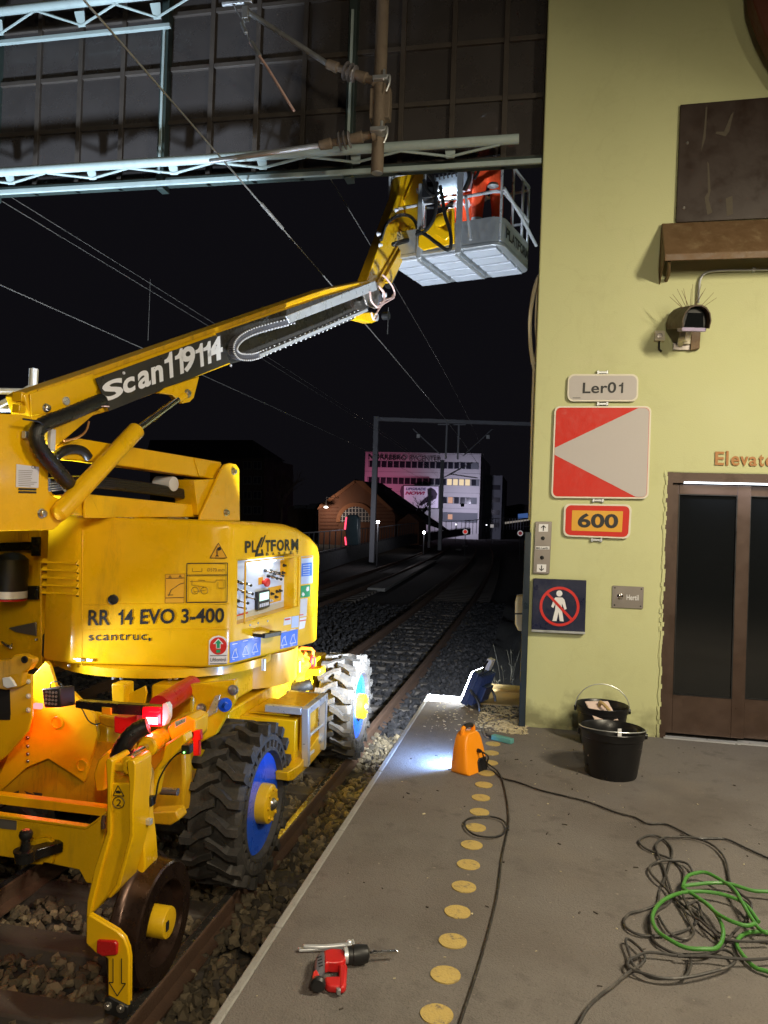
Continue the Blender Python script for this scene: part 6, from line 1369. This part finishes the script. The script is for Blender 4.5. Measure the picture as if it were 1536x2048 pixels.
# ================================================================== WORKERS IN THE BASKET
def person(base, joints, label, cat='person'):
    """one continuous skinned body; joints: name -> (offset from base, radius, parent)"""
    names = list(joints); me = bpy.data.meshes.new('person'); base = V(base)
    me.from_pydata([V(joints[k][0]) for k in names], [(names.index(joints[k][2]), names.index(k)) for k in names if joints[k][2]], [])
    o = lk(bpy.data.objects.new('person', me)); sk = o.modifiers.new('skin', 'SKIN'); sk.use_smooth_shade = True
    for i, k in enumerate(names):
        r = joints[k][1]; me.skin_vertices[0].data[i].radius = r if isinstance(r, tuple) else (r, r)
    me.skin_vertices[0].data[0].use_root = True
    o.modifiers.new('sub', 'SUBSURF').levels = 2; bpy.context.view_layer.update()
    nm = bpy.data.meshes.new_from_object(o.evaluated_get(bpy.context.evaluated_depsgraph_get())); o.modifiers.clear(); o.data = nm
    nm.materials.clear()
    for k in ('work_trousers', 'skin', 'dark_cloth', 'reflective'): nm.materials.append(MATS[k])
    hz = joints['head'][0]; ft = [joints['l_toe'][0], joints['r_toe'][0]]; hs = [joints['l_hand'][0], joints['r_hand'][0]]
    for p in nm.polygons:
        c = p.center; p.use_smooth = True
        if (c-V(joints['neck'][0])).length < .07 or (c-V(hz)).length < .16: p.material_index = 1
        elif any((c-V(h)).length < .11 for h in hs): p.material_index = 1
        elif any((c-V(f)).length < .17 for f in ft): p.material_index = 2
        elif any(abs((c-V(joints[q][0])).z+.16) < .03 for q in ('l_knee', 'r_knee')) and (c-V(joints['l_knee'][0])).length < .26: p.material_index = 3
        elif abs(c.z-joints['chest'][0][2]+.10) < .03: p.material_index = 3
    o.location = base; tag(o, label, cat, 'workers in the basket')
    hd = V(hz)+base
    MB().lathe(hd+V((0,0,.03)), (0,0,1), [(0,.125),(.0,.112),(.06,.108),(.10,.08),(.125,.03),(.128,.0)], 20).build('helmet', 'helmet', o)
    f = (V(joints['nose'][0])-V(hz)); f.z = 0; f.normalize(); sdv = V((-f.y,f.x,0))
    mb = MB()
    for sg in (-1, 1): mb.ball(hd+f*.088+sdv*.032*sg+V((0,0,.0)), .013, 8)
    mb.build('eyes', 'dark_cloth', o); MB().ext([hd+f*.094+sdv*.025+V((0,0,-.062)), hd+f*.094-sdv*.025+V((0,0,-.062)), hd+f*.093-sdv*.022+V((0,0,-.072)), hd+f*.093+sdv*.022+V((0,0,-.072))], f*.006).build('mouth', 'red_lens', o)
    mb = MB()
    for sg in (-1, 1): mb.ball(hd+sdv*.092*sg+V((0,0,-.01)), .028, 8, (.5,.5,1.1))
    mb.build('ears', 'skin', o)
    for hand, el in (('l_hand','l_elbow'),('r_hand','r_elbow')):
        h = V(joints[hand][0])+base; dv = (V(joints[hand][0])-V(joints[el][0])).normalized(); ac = dv.cross(V((0,0,1)))
        if ac.length < .1: ac = V((1,0,0))
        ac.normalize(); dn = dv.cross(ac); mb = MB()
        for k in range(4):
            b = h+dv*.035+ac*(-.030+.020*k); L = (.062,.072,.068,.052)[k]; mb.tube(smooth([b, b+dv*L*.5+dn*.008, b+dv*L*.8+dn*.03, b+dv*L*.8+dn*.05], 3), .0088, 7)
        b = h+ac*-.035; mb.tube(smooth([b, b-ac*.02+dv*.03, b-ac*.012+dv*.06+dn*.02], 3), .0098, 7); mb.build('fingers', 'skin', o)
    return o
def P_(x, y, z): return (x, y, z)
ST = {'pelvis':(P_(0,0,.95),(.16,.12),None),'spine':(P_(0,.01,1.15),(.145,.11),'pelvis'),'chest':(P_(0,.02,1.36),(.17,.125),'spine'),'neck':(P_(0,.03,1.52),.058,'chest'),'head':(P_(0,.05,1.66),(.088,.10),'neck'),'crown':(P_(0,.045,1.73),.075,'head'),'nose':(P_(-.01,-.065,1.645),.018,'head'),
 'l_hip':(P_(-.10,0,.90),.105,'pelvis'),'l_knee':(P_(-.12,-.03,.50),.082,'l_hip'),'l_ankle':(P_(-.13,.02,.10),.062,'l_knee'),'l_toe':(P_(-.15,-.13,.045),.042,'l_ankle'),
 'r_hip':(P_(.10,0,.90),.105,'pelvis'),'r_knee':(P_(.13,-.04,.50),.082,'r_hip'),'r_ankle':(P_(.14,.02,.10),.062,'r_knee'),'r_toe':(P_(.17,-.13,.045),.042,'r_ankle'),
 'l_sh':(P_(-.20,.02,1.43),.062,'chest'),'l_elbow':(P_(-.30,-.10,1.20),.050,'l_sh'),'l_hand':(P_(-.20,-.30,1.14),.036,'l_elbow'),'r_sh':(P_(.20,.02,1.43),.062,'chest'),'r_elbow':(P_(.30,-.12,1.24),.050,'r_sh'),'r_hand':(P_(.14,-.30,1.32),.036,'r_elbow')}
CR = {'pelvis':(P_(0,.05,.46),(.17,.13),None),'spine':(P_(0,-.02,.64),(.15,.12),'pelvis'),'chest':(P_(.02,-.10,.83),(.17,.125),'spine'),'neck':(P_(.04,-.16,.97),.058,'chest'),'head':(P_(.05,-.21,1.10),(.088,.10),'neck'),'crown':(P_(.05,-.21,1.17),.075,'head'),'nose':(P_(.05,-.32,1.07),.018,'head'),
 'l_hip':(P_(-.11,.03,.42),.105,'pelvis'),'l_knee':(P_(-.16,-.34,.47),.082,'l_hip'),'l_ankle':(P_(-.15,-.20,.10),.062,'l_knee'),'l_toe':(P_(-.17,-.35,.045),.042,'l_ankle'),
 'r_hip':(P_(.11,.03,.42),.105,'pelvis'),'r_knee':(P_(.20,-.30,.30),.082,'r_hip'),'r_ankle':(P_(.17,.08,.12),.062,'r_knee'),'r_toe':(P_(.18,.20,.045),.042,'r_ankle'),
 'l_sh':(P_(-.18,-.08,.90),.062,'chest'),'l_elbow':(P_(-.26,-.24,.70),.050,'l_sh'),'l_hand':(P_(-.12,-.38,.78),.036,'l_elbow'),'r_sh':(P_(.21,-.10,.90),.062,'chest'),'r_elbow':(P_(.30,-.28,.74),.050,'r_sh'),'r_hand':(P_(.20,-.42,.86),.036,'r_elbow')}
person(K(.82,.20,.047), ST, 'person in orange workwear standing at the right end of the raised basket')
person(K(.52,.55,.047), CR, 'person in orange workwear crouching in the middle of the raised basket')
# ================================================================== BEYOND THE STATION
mat('bridge_dark', (0.05,0.05,0.055), 0.6, var=0.2)
mat('mast_grey', (0.34,0.34,0.38), 0.6, 0.3, var=0.15)
# parapet railing along the viaduct
rp_ = [at(600,1117,Y=32), at(647,1106,Y=38), at(700,1094,Y=46), at(752,1084,Y=57), at(800,1074,Y=67), at(849,1066,Y=80), at(940,1056,Y=108)]
rl = thing('parapet_railing', 'dark steel railing along the left edge of the viaduct', 'railing', rp_[1])
sm_ = smooth(rp_, 9)
MB().tube([p+V((0,0,1.10)) for p in sm_], .03, 6).build('top_rail', 'mast_grey', rl); MB().tube([p+V((0,0,.10)) for p in sm_], .025, 6).build('bottom_rail', 'bridge_dark', rl)
acc = 0
for i in range(len(sm_)-1):
    acc += (sm_[i+1]-sm_[i]).length
    if acc > 1.05: acc = 0; MB().beam(sm_[i], sm_[i]+V((0,0,1.1)), .05, .05, up=(1,0,0)).build('baluster', 'bridge_dark', rl)
mb = MB(); 
for i in range(len(sm_)-1): mb.add([sm_[i]+V((.1,0,0)), sm_[i+1]+V((.1,0,0)), sm_[i+1]+V((.1,0,-.9)), sm_[i]+V((.1,0,-.9))], [(0,1,2,3)])
pw = MB(); pw.v = mb.v; pw.f = mb.f; pw.v = pw.v+[v+V((-.35,0,0)) for v in mb.v]; k_ = len(mb.v); pw.f = pw.f+[[k_+i for i in f] for f in mb.f]
pw.build('parapet', 'bridge_dark', rl)
r2 = [at(930,1062,Y=100), at(985,1054,Y=118), at(1030,1052,Y=128), at(1075,1052,Y=132)]
rl2 = thing('far_railing', 'railing closing the view at the far end of the tracks', 'railing', r2[1]); sm2 = smooth(r2, 8)
MB().tube([p+V((0,0,1.3)) for p in sm2], .05, 5).build('top_rail', 'mast_grey', rl2)
for i in range(0, len(sm2), 1): MB().beam(sm2[i]+V((0,0,-.6)), sm2[i]+V((0,0,1.3)), .08, .08, up=(1,0,0)).build('baluster', 'mast_grey', rl2)

# portal frame over the tracks
pY = 46.0; pg = thing('catenary_portal', 'grey steel portal frame spanning the distant tracks', 'portal', at(746,1080,Y=pY))
t0, t1 = at(752,838,Y=pY), at(1075,838,Y=pY); b0 = at(745,1080,Y=pY); t0.x = b0.x; t1.z = t0.z
MB().beam(V((b0.x,pY,-1)), V((b0.x,pY,t0.z+.15)), .30, .30, up=(0,1,0)).build('post', 'mast_grey', pg, .01)
MB().beam(V((b0.x-.1,pY,t0.z)), V((t1.x,pY,t0.z-.25)), .25, .22).build('beam', 'mast_grey', pg, .01)
for x in (894,918):
    a = at(x, 845, Y=pY); MB().beam(V((a.x,pY,a.z)), V((a.x,pY,a.z-2.2)), .10, .10, up=(0,1,0)).build('dropper_post', 'mast_grey', pg)
    MB().beam(V((a.x-.55,pY,a.z-.12)), V((a.x+.4,pY,a.z-.12)), .07, .07).build('dropper_head', 'mast_grey', pg)
for a, b, c in (((826,858),(880,908),(837,872)), ((985,858),(926,912),(976,874))):
    MB().tube([at(*a, Y=pY), at(*b, Y=pY)], .035, 6).build('cantilever', 'mast_grey', pg); p = at(*c, Y=pY); MB().box(p, (.20,.20,.22)).build('insulator_box', 'white_print', pg, .02)
# second mast and arms
m2 = thing('catenary_mast', 'slim grey mast standing between the portal and the white building', 'mast', at(880,1070,Y=70)); a, b = at(880,1075,Y=70), at(884,920,Y=70)
MB().beam(V((a.x,70,-1)), V((a.x,70,b.z)), .32, .32, up=(0,1,0)).build('post', 'mast_grey', m2)
for p, q_ in (((884,957),(920,937)),((900,948),(955,956)),((884,957),(945,925))): MB().tube([at(*p, Y=69.9), at(*q_, Y=69.9)], .05, 5).build('arm', 'mast_grey', m2)
m3 = MB().beam(V((at(859,1060,Y=76).x,76,-1)), at(860,978,Y=76), .22, .22, up=(0,1,0)).build('catenary_mast', 'mast_grey'); tag(m3, 'short slim mast in front of the advertising billboard', 'mast')
# round red and white track discs
glow('disc_red', (0.75,0.03,0.02), .8)
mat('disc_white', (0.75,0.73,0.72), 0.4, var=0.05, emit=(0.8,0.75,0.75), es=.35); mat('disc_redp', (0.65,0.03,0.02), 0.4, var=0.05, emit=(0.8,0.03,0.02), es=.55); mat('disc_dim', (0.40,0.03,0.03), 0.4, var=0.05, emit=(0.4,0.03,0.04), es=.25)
for x, y, Yd, mm, lab in ((930.5,1063.5,58,'disc_redp','bright red and white round disc on the left between the distant rails'), (1040.5,1066.5,56,'disc_dim','dim red and white round disc close to the green wall')):
    c = at(x, y, Y=Yd); t = thing('track_disc', lab, 'disc sign', V((c.x,Yd,-1)), 'round track discs'); k = .82
    MB().lathe(c, (0,-1,0), [(-.03,.24*k),(.0,.24*k)], 24).build('rim', 'disc_white', t); MB().lathe(c+V((0,-.004,0)), (0,-1,0), [(-.03,.165*k),(.01,.165*k)], 24).build('disc', mm, t); MB().cyl(V((c.x,Yd+.05,-1)), c+V((0,.05,0)), .03, n=8).build('post', 'bridge_dark', t)
c = at(984,1052,Y=96); t = thing('small_track_sign', 'tiny white square sign far along the track', 'sign', V((c.x,96,-1))); MB().box(c, (.40,.05,.40)).build('board', 'disc_white', t, .01); MB().cyl(V((c.x,96,-1)), c, .03, n=6).build('post', 'bridge_dark', t)

# white office building with rooftop lettering and billboard
FY = 130.0; fp = plane((0,FY,0), (0,-1,0))
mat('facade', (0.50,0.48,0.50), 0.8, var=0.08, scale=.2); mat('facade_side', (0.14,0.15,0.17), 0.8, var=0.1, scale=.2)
mat('far_glass', (0.02,0.02,0.03), 0.2, var=0); glow('lit_window', (1.0,0.78,0.50), .85); glow('lit_window_pink', (1.0,0.55,0.40), .6)
of_ = thing('office_building', 'white office block with dark roof lettering and window bands', 'building', at(850,1060,Y=FY))
def fpz(x, y): return at(x, y, Y=FY)
A_, B_ = fpz(731,906), fpz(962,909); zt_ = (A_.z+B_.z)/2; xl, xr = A_.x, B_.x
def zz(y): return at(850, y, Y=FY).z
MB().bb((xl,FY,-6), (xr,FY+25,zt_)).build('wall', 'facade', of_)
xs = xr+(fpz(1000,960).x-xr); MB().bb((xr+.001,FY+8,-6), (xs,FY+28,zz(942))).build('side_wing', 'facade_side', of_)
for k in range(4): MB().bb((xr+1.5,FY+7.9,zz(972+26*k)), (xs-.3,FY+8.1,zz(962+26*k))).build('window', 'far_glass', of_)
MB().bb((xl-.05,FY-.15,zz(907)), (xr+.05,FY+.1,zt_+.18)).build('cornice', 'facade', of_, .02)
lettering('roof_lettering', 'NØRREBRO', fp, (737,919),(813,921),(737,908.5), 'black_print', of_, .3, .018, 1.0)
lettering('roof_lettering', 'BYCENTER', fp, (819,921),(883,924),(819,910.5), 'black_print', of_, .3, .0, 1.0)
rows = [((924,936),739,956,'n'),((957,969),737,957,'m'),((993,1005),884,952,'l')]
for (ya, yb), xa_, xb_, kd in rows:
    MB().bb((fpz(xa_-2,ya).x,FY-.06,zz(yb)-.05), (fpz(xb_+2,ya).x,FY-.02,zz(ya)+.05)).build('window_band', 'facade_side', of_)
    n_ = int((xb_-xa_)/12.1)
    for k in range(n_):
        x0_ = xa_+k*12.1; x1_ = x0_+9.6; mm = 'far_glass'
        if kd == 'm' and 886 <= x0_ <= 938: mm = 'lit_window'
        if kd == 'l' and k == 1: mm = 'lit_window_pink'
        p0_, p1_ = fpz(x0_,yb), fpz(x1_,ya); w_ = MB().bb((p0_.x,FY-.12,zz(yb)), (p1_.x,FY-.07,zz(ya))).build('window', mm, of_)
        MB().bb((p0_.x-.10,FY-.16,zz(yb)-.08), (p0_.x-.01,FY-.06,zz(ya)+.05)).build('window_pier', 'facade', w_)
MB().bb((fpz(896,1030).x,FY-.12,zz(1037)), (fpz(905,1030).x,FY-.05,zz(1027))).build('window', 'lit_window_pink', of_)
MB().bb((fpz(884,1030).x,FY-.10,zz(1042)), (fpz(955,1030).x,FY-.04,zz(1023))).build('shop_front', 'facade_side', of_)
for y in (945,984,1015):
    MB().bb((xl,FY-.02,zz(y)-.02), (xr,FY+.01,zz(y)+.02)).build('panel_joint', 'facade_side', of_)
# light from the advertising and shop fronts on the facade
def facade_lamp(name, x, y, d, power, col):
    p = at(x, y, Y=FY-9); t = thing(name[0], name[1], 'lamp', p); MB().lathe(p, V(d), [(-.3,.05),(-.28,.25),(0,.3),(.02,.28)], 12).build('housing', 'bridge_dark', t); spot_lamp('lamp', t, p+V(d)*.2, d, power, col, 130, .8, .3)
facade_lamp(('street_floodlight','pink street floodlight shining at the left of the office facade'), 740, 985, (-.05,1,.05), 1500, (1.0,.25,.48))
facade_lamp(('street_floodlight','white street floodlight shining at the right of the office facade'), 925, 1010, (0,1,.10), 3000, (.80,.76,1.0))
bb_ = thing('billboard', 'lit billboard reading UPGRADE NOW on the office facade', 'billboard', at(840,1018,Y=FY-3))
bp = plane((0,FY-3,0), (0,-1,0))
mat('poster', (0.55,0.50,0.62), 0.6, var=0.1, scale=.3, emit=(0.62,0.50,0.72), es=.28); mat('poster_dark', (0.06,0.04,0.07), 0.6, var=0.2, scale=1.0); mat('poster_red', (0.40,0.05,0.15), 0.6, var=0.05, emit=(0.5,0.05,0.15), es=.12); mat('poster_blue', (0.10,0.06,0.30), 0.6, var=0.05)
MB().ext(px(bp, [(806,970),(879,971),(878,1018),(806,1018)]), (0,.4,0)).build('frame', 'bridge_dark', bb_)
MB().ext(px(off(bp,.1), [(808,972),(877,973),(876,1016),(808,1016)]), (0,.05,0)).build('poster', 'poster', bb_)
lettering('poster_text', 'UPGRADE', bp, (811,980.5),(851,981),(813,975), 'poster_blue', bb_, .25, .03); lettering('poster_text', 'NOW!', bp, (810,989.5),(848,990),(813,982.5), 'poster_red', bb_, .25, .06)
MB().ext(px(off(bp,.2), [(855,978),(862,975),(870,980),(875,988),(872,997),(862,1002),(850,1006),(842,1012),(838,1008),(848,998),(856,992)]), (0,.04,0)).build('poster_figure', 'poster_dark', bb_)
MB().ext(px(off(bp,-.2), [(800,982),(803,972),(807,972),(808,985),(806,995),(802,995)]), (0,.2,0)).build('billboard_bracket', 'poster_dark', bb_)

# brick station hall with arched window
SY = 78.0; hp = plane((0,SY,0), (0,-1,0))
mat('brick', (0.20,0.085,0.05), 0.85, var=0.3, scale=1.2, bump=.2, bscale=6); mat('brick_band', (0.15,0.055,0.030), 0.85, var=0.3, scale=1.5); mat('brick_light', (0.34,0.14,0.07), 0.85, var=0.2, scale=2); mat('slate', (0.012,0.012,0.014), 0.85, var=0.3, scale=1)
hall = thing('brick_hall', 'red brick station hall with a steep gable and arched window', 'building', at(710,1070,Y=SY))
gq = [(637,1200),(637,1018),(648,1008),(713,961),(782,1018),(790,1030),(790,1200)]
MB().ext(px(hp, gq), (0,14,0)).build('gable_wall', 'brick', hall)
for k in range(9):
    y = 1000+7*k; xa = 650-max(0,(1008-y))*0+ (6 if y < 1008 else -10); xb = 676 if y > 1008 else 668
    MB().ext(px(off(hp,.06), [(xa,y),(xb,y),(xb,y+2.4),(xa,y+2.4)]), (0,.1,0)).build('brick_course', 'brick_band', hall)
    xa2, xb2 = (748 if y > 1008 else 742), min(786, 742+max(0,(y-985))*1.1); 
    if xb2 > xa2+3: MB().ext(px(off(hp,.06), [(xa2,y),(xb2,y),(xb2,y+2.4),(xa2,y+2.4)]), (0,.1,0)).build('brick_course', 'brick_band', hall)
acx, acy = 711, 1044
def arc(r, n=22): return [(acx+r*math.cos(math.pi*k/n), acy-r*1.0*math.sin(math.pi*k/n)) for k in range(n+1)]
o_, i_ = px(off(hp,.12), arc(39)), px(off(hp,.12), arc(31)); n = len(o_)
mb = MB(); mb.add(o_+i_, [(i,i+1,n+i+1,n+i) for i in range(n-1)]); mb.add([p+V((0,.3,0)) for p in i_]+i_, [(i,i+1,n+i+1,n+i) for i in range(n-1)]); mb.build('arch', 'brick_light', hall)
mat('hall_glass', (0.03,0.03,0.04), 0.2, var=0, emit=(0.6,0.5,0.5), es=.02)
wn = MB().ext(px(off(hp,.03), arc(31)), (0,.05,0)).build('arched_window', 'hall_glass', hall)
mb = MB(); bar = mat('window_bar', (0.60,0.55,0.55), 0.6, var=0.05)
for k in range(-4, 5):
    x = acx+k*6.6; h = math.sqrt(max(0, 31**2-(k*6.6)**2)); mb.ext(px(off(hp,.08), [(x-.9,acy),(x+.9,acy),(x+.9,acy-h),(x-.9,acy-h)]), (0,.05,0))
for k in range(0, 4):
    y = acy-2-k*8.2; h = math.sqrt(max(0, 31**2-(acy-y)**2)); mb.ext(px(off(hp,.081), [(acx-h,y),(acx+h,y),(acx+h,y-1.2),(acx-h,y-1.2)]), (0,.05,0))
mb.build('glazing_bars', 'window_bar', wn)
a, b, c, d = [at(*p, Y=SY) for p in ((640,1014),(709,961),(712,961),(785,1018))]
MB().ext([b, c, c+V((0,0,.12)), b+V((0,0,.12))], (0,20,0)).build('ridge', 'slate', hall)
rt = [at(709,961,Y=SY-.3), at(726,962,Y=SY-.3), at(786,1019,Y=SY-.3), at(779,1020,Y=SY-.3)]
MB().ext(rt, (0,.5,0)).build('verge', 'brick_light', hall); MB().ext([at(634,1019,Y=SY-.3), at(640,1009,Y=SY-.3), at(709,960,Y=SY-.3), at(709,966,Y=SY-.3), at(645,1014,Y=SY-.3)], (0,.5,0)).build('verge', 'brick_light', hall)
MB().ext([at(722,962,Y=SY+1), at(764,966,Y=SY+14), at(900,1062,Y=SY+14), at(790,1024,Y=SY+1)], (0,.3,-.2)).build('roof', 'slate', hall)
MB().ext(px(plane((0,SY-2,0),(0,-1,0)), [(795,1044),(817,1027),(838,1044),(838,1090),(795,1090)]), (0,5,0)).build('side_gable', 'brick', hall)
hl = thing('wall_lamp', 'white shaded lamp on a bracket at the left of the brick hall', 'lamp', at(652,1014,Y=SY-1.5)); p = at(652,1014,Y=SY-1.5)
MB().lathe(p, (0,0,1), [(0,.36),(.08,.30),(.2,.08),(.22,.03)], 16).build('shade', 'white_print', hl); MB().lathe(p+V((0,0,-.03)), (0,0,-1), [(0,.25),(.06,.1)], 12).build('bulb', glow('bulb', (1.0,.93,.85), 14.0), hl); MB().tube([p+V((0,0,.2)), p+V((0,0,1.0)), p+V((.9,1.5,1.0))], .03, 5).build('bracket', 'bridge_dark', hl)
point_lamp('bulb_lamp', hl, p+V((.2,-.9,-.25)), 190, (1.0,.80,.62), .15)
# street lamps and lights down in the street
for i, (x, y, Yd, r, s_, lab) in enumerate(((756,1044,43,.17,30,'bright street light right of the arched window'), (848,1065,62,.20,26,'bright street light beside the parapet railing'), (596,1047,90,.20,16,'lower of two street lights left of the brick hall'), (601,1040,92,.18,12,'upper of two street lights left of the brick hall'), (579,999,110,.16,8,'faint high street light against the dark sky'), (912,1049,110,.14,8,'small light by the far railing'), (973,1050,118,.16,10,'small light left of the tiny white sign'))):
    p = at(x, y, Y=Yd); t = thing('street_light', lab, 'street light', V((p.x,p.y,-4)), 'lights in the street')
    MB().ball(p, r*.55, 10).build('globe', glow('globe%d' % i, (0.92,0.95,1.0), s_), t); MB().cyl(V((p.x,p.y+.1,-4)), p, .05, n=6).build('pole', 'bridge_dark', t)
    if i < 2: point_lamp('globe_lamp', t, p+V((0,-.6,0)), 60 if i == 0 else 30, (.95,.93,1.0), .2)
# dark totem with red light lines
tY = 44.0; tp = plane((0,tY,0), (0,-1,0)); to = thing('street_totem', 'dark teal rounded totem with red light lines in front of the brick hall', 'totem', at(695,1092,Y=tY))
mat('totem', (0.018,0.035,0.042), 0.4, var=0.1); glow('totem_red', (1.0,.05,.10), 3.2)
MB().ext(px(tp, [(692,1034),(698,1029),(711,1030),(716,1036),(716,1090),(694,1092),(690,1060)]), (0,.7,0)).build('body', 'totem', to, .05)
MB().ext(px(off(tp,.05), [(691,1036),(693.5,1034),(691,1059),(688,1059)]), (0,.05,0)).build('light_line', 'totem_red', to); MB().ext(px(off(tp,.05), [(689,1074),(691,1074),(693,1090),(690.5,1090)]), (0,.05,0)).build('light_line', 'totem_red', to)
# dark apartment block at left
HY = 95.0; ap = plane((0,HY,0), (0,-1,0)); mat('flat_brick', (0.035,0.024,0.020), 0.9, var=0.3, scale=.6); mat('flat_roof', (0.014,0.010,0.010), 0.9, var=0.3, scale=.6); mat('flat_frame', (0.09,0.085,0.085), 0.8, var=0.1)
ab = thing('apartment_block', 'dark brick apartment block with a hipped roof behind the turret', 'building', at(470,1070,Y=HY))
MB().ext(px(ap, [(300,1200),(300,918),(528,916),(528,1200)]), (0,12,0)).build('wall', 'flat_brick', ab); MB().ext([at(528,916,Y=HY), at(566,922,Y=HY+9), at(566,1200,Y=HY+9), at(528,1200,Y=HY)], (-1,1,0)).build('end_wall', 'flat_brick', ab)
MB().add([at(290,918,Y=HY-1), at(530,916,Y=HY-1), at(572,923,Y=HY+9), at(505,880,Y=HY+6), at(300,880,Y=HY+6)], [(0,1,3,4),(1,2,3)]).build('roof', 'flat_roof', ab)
for k, y in enumerate((922,952,982,1012)):
    for x in (486,506):
        f = MB().ext(px(off(ap,.15), [(x,y),(x+17,y),(x+17,y+17),(x,y+17)]), (0,.1,0)).build('window', 'flat_frame', ab)
        for d in (1.5, 9.2): MB().ext(px(off(ap,.2), [(x+d,y+1.5),(x+d+6,y+1.5),(x+d+6,y+15),(x+d,y+15)]), (0,.05,0)).build('pane', 'far_glass', f)
mat('low_roof', (0.10,0.10,0.11), 0.8, var=0.2)
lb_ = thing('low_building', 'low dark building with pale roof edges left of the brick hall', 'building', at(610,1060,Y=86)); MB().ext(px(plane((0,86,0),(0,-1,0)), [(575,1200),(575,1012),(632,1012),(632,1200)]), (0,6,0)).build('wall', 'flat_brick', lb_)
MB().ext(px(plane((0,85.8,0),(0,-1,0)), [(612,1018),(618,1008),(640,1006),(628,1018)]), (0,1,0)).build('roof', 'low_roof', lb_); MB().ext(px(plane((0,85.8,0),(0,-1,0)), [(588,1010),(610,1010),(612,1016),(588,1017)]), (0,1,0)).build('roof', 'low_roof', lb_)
# bare trees between the houses
mat('bark_dark', (0.03,0.022,0.018), 0.9, var=0.3)
def bare_tree(x, y, Yd, h, seed, lab):
    rr = random.Random(seed); b = at(x, y, Y=Yd); t = thing('bare_tree', lab, 'tree', b, 'bare winter trees')
    MB().tube([b, b+V((.1,0,h*.25)), b+V((0,0,h*.5))], [.22,.17,.12], 7).build('trunk', 'bark_dark', t); mb = MB()
    def br(p, d, L, r, k):
        q = p+d*L; mb.tube([p, (p+q)/2+V((rr.uniform(-.1,.1)*L,0,0)), q], [r, r*.8, r*.55], 4)
        if k: 
            for _ in range(3): br(p+d*L*rr.uniform(.5,1), (d+V((rr.uniform(-.8,.8), rr.uniform(-.8,.8), rr.uniform(-.1,.5)))).normalized(), L*rr.uniform(.55,.75), r*.55, k-1)
    for _ in range(5): br(b+V((0,0,h*rr.uniform(.28,.5))), V((rr.uniform(-.7,.7), rr.uniform(-.5,.5), .8)).normalized(), h*.28, .08, 3)
    mb.build('crown', 'bark_dark', t)
bare_tree(560, 1068, 82, 7.5, 2, 'bare tree in front of the dark apartment block'); bare_tree(845, 1060, 90, 4.5, 5, 'bare tree beside the small brick gable')
# low dark sheds on the right horizon
t = thing('far_shed', 'dark flat roofed shed at the right end of the horizon', 'building', at(1030,1050,Y=150)); MB().ext(px(plane((0,150,0),(0,-1,0)), [(1001,1052),(1001,1014),(1040,1008),(1075,1012),(1075,1052)]), (0,10,0)).build('wall', 'flat_roof', t)
MB().ext(px(plane((0,149.8,0),(0,-1,0)), [(1010,1044),(1058,1038),(1058,1041),(1010,1048)]), (0,.3,0)).build('light_band', glow('shed_band', (.9,.8,.7), .25), t)
MB().ext(px(plane((0,149.8,0),(0,-1,0)), [(1036,1028),(1056,1026),(1056,1036),(1036,1038)]), (0,.3,0)).build('blue_window', glow('shed_blue', (.12,.25,.7), .35), t)
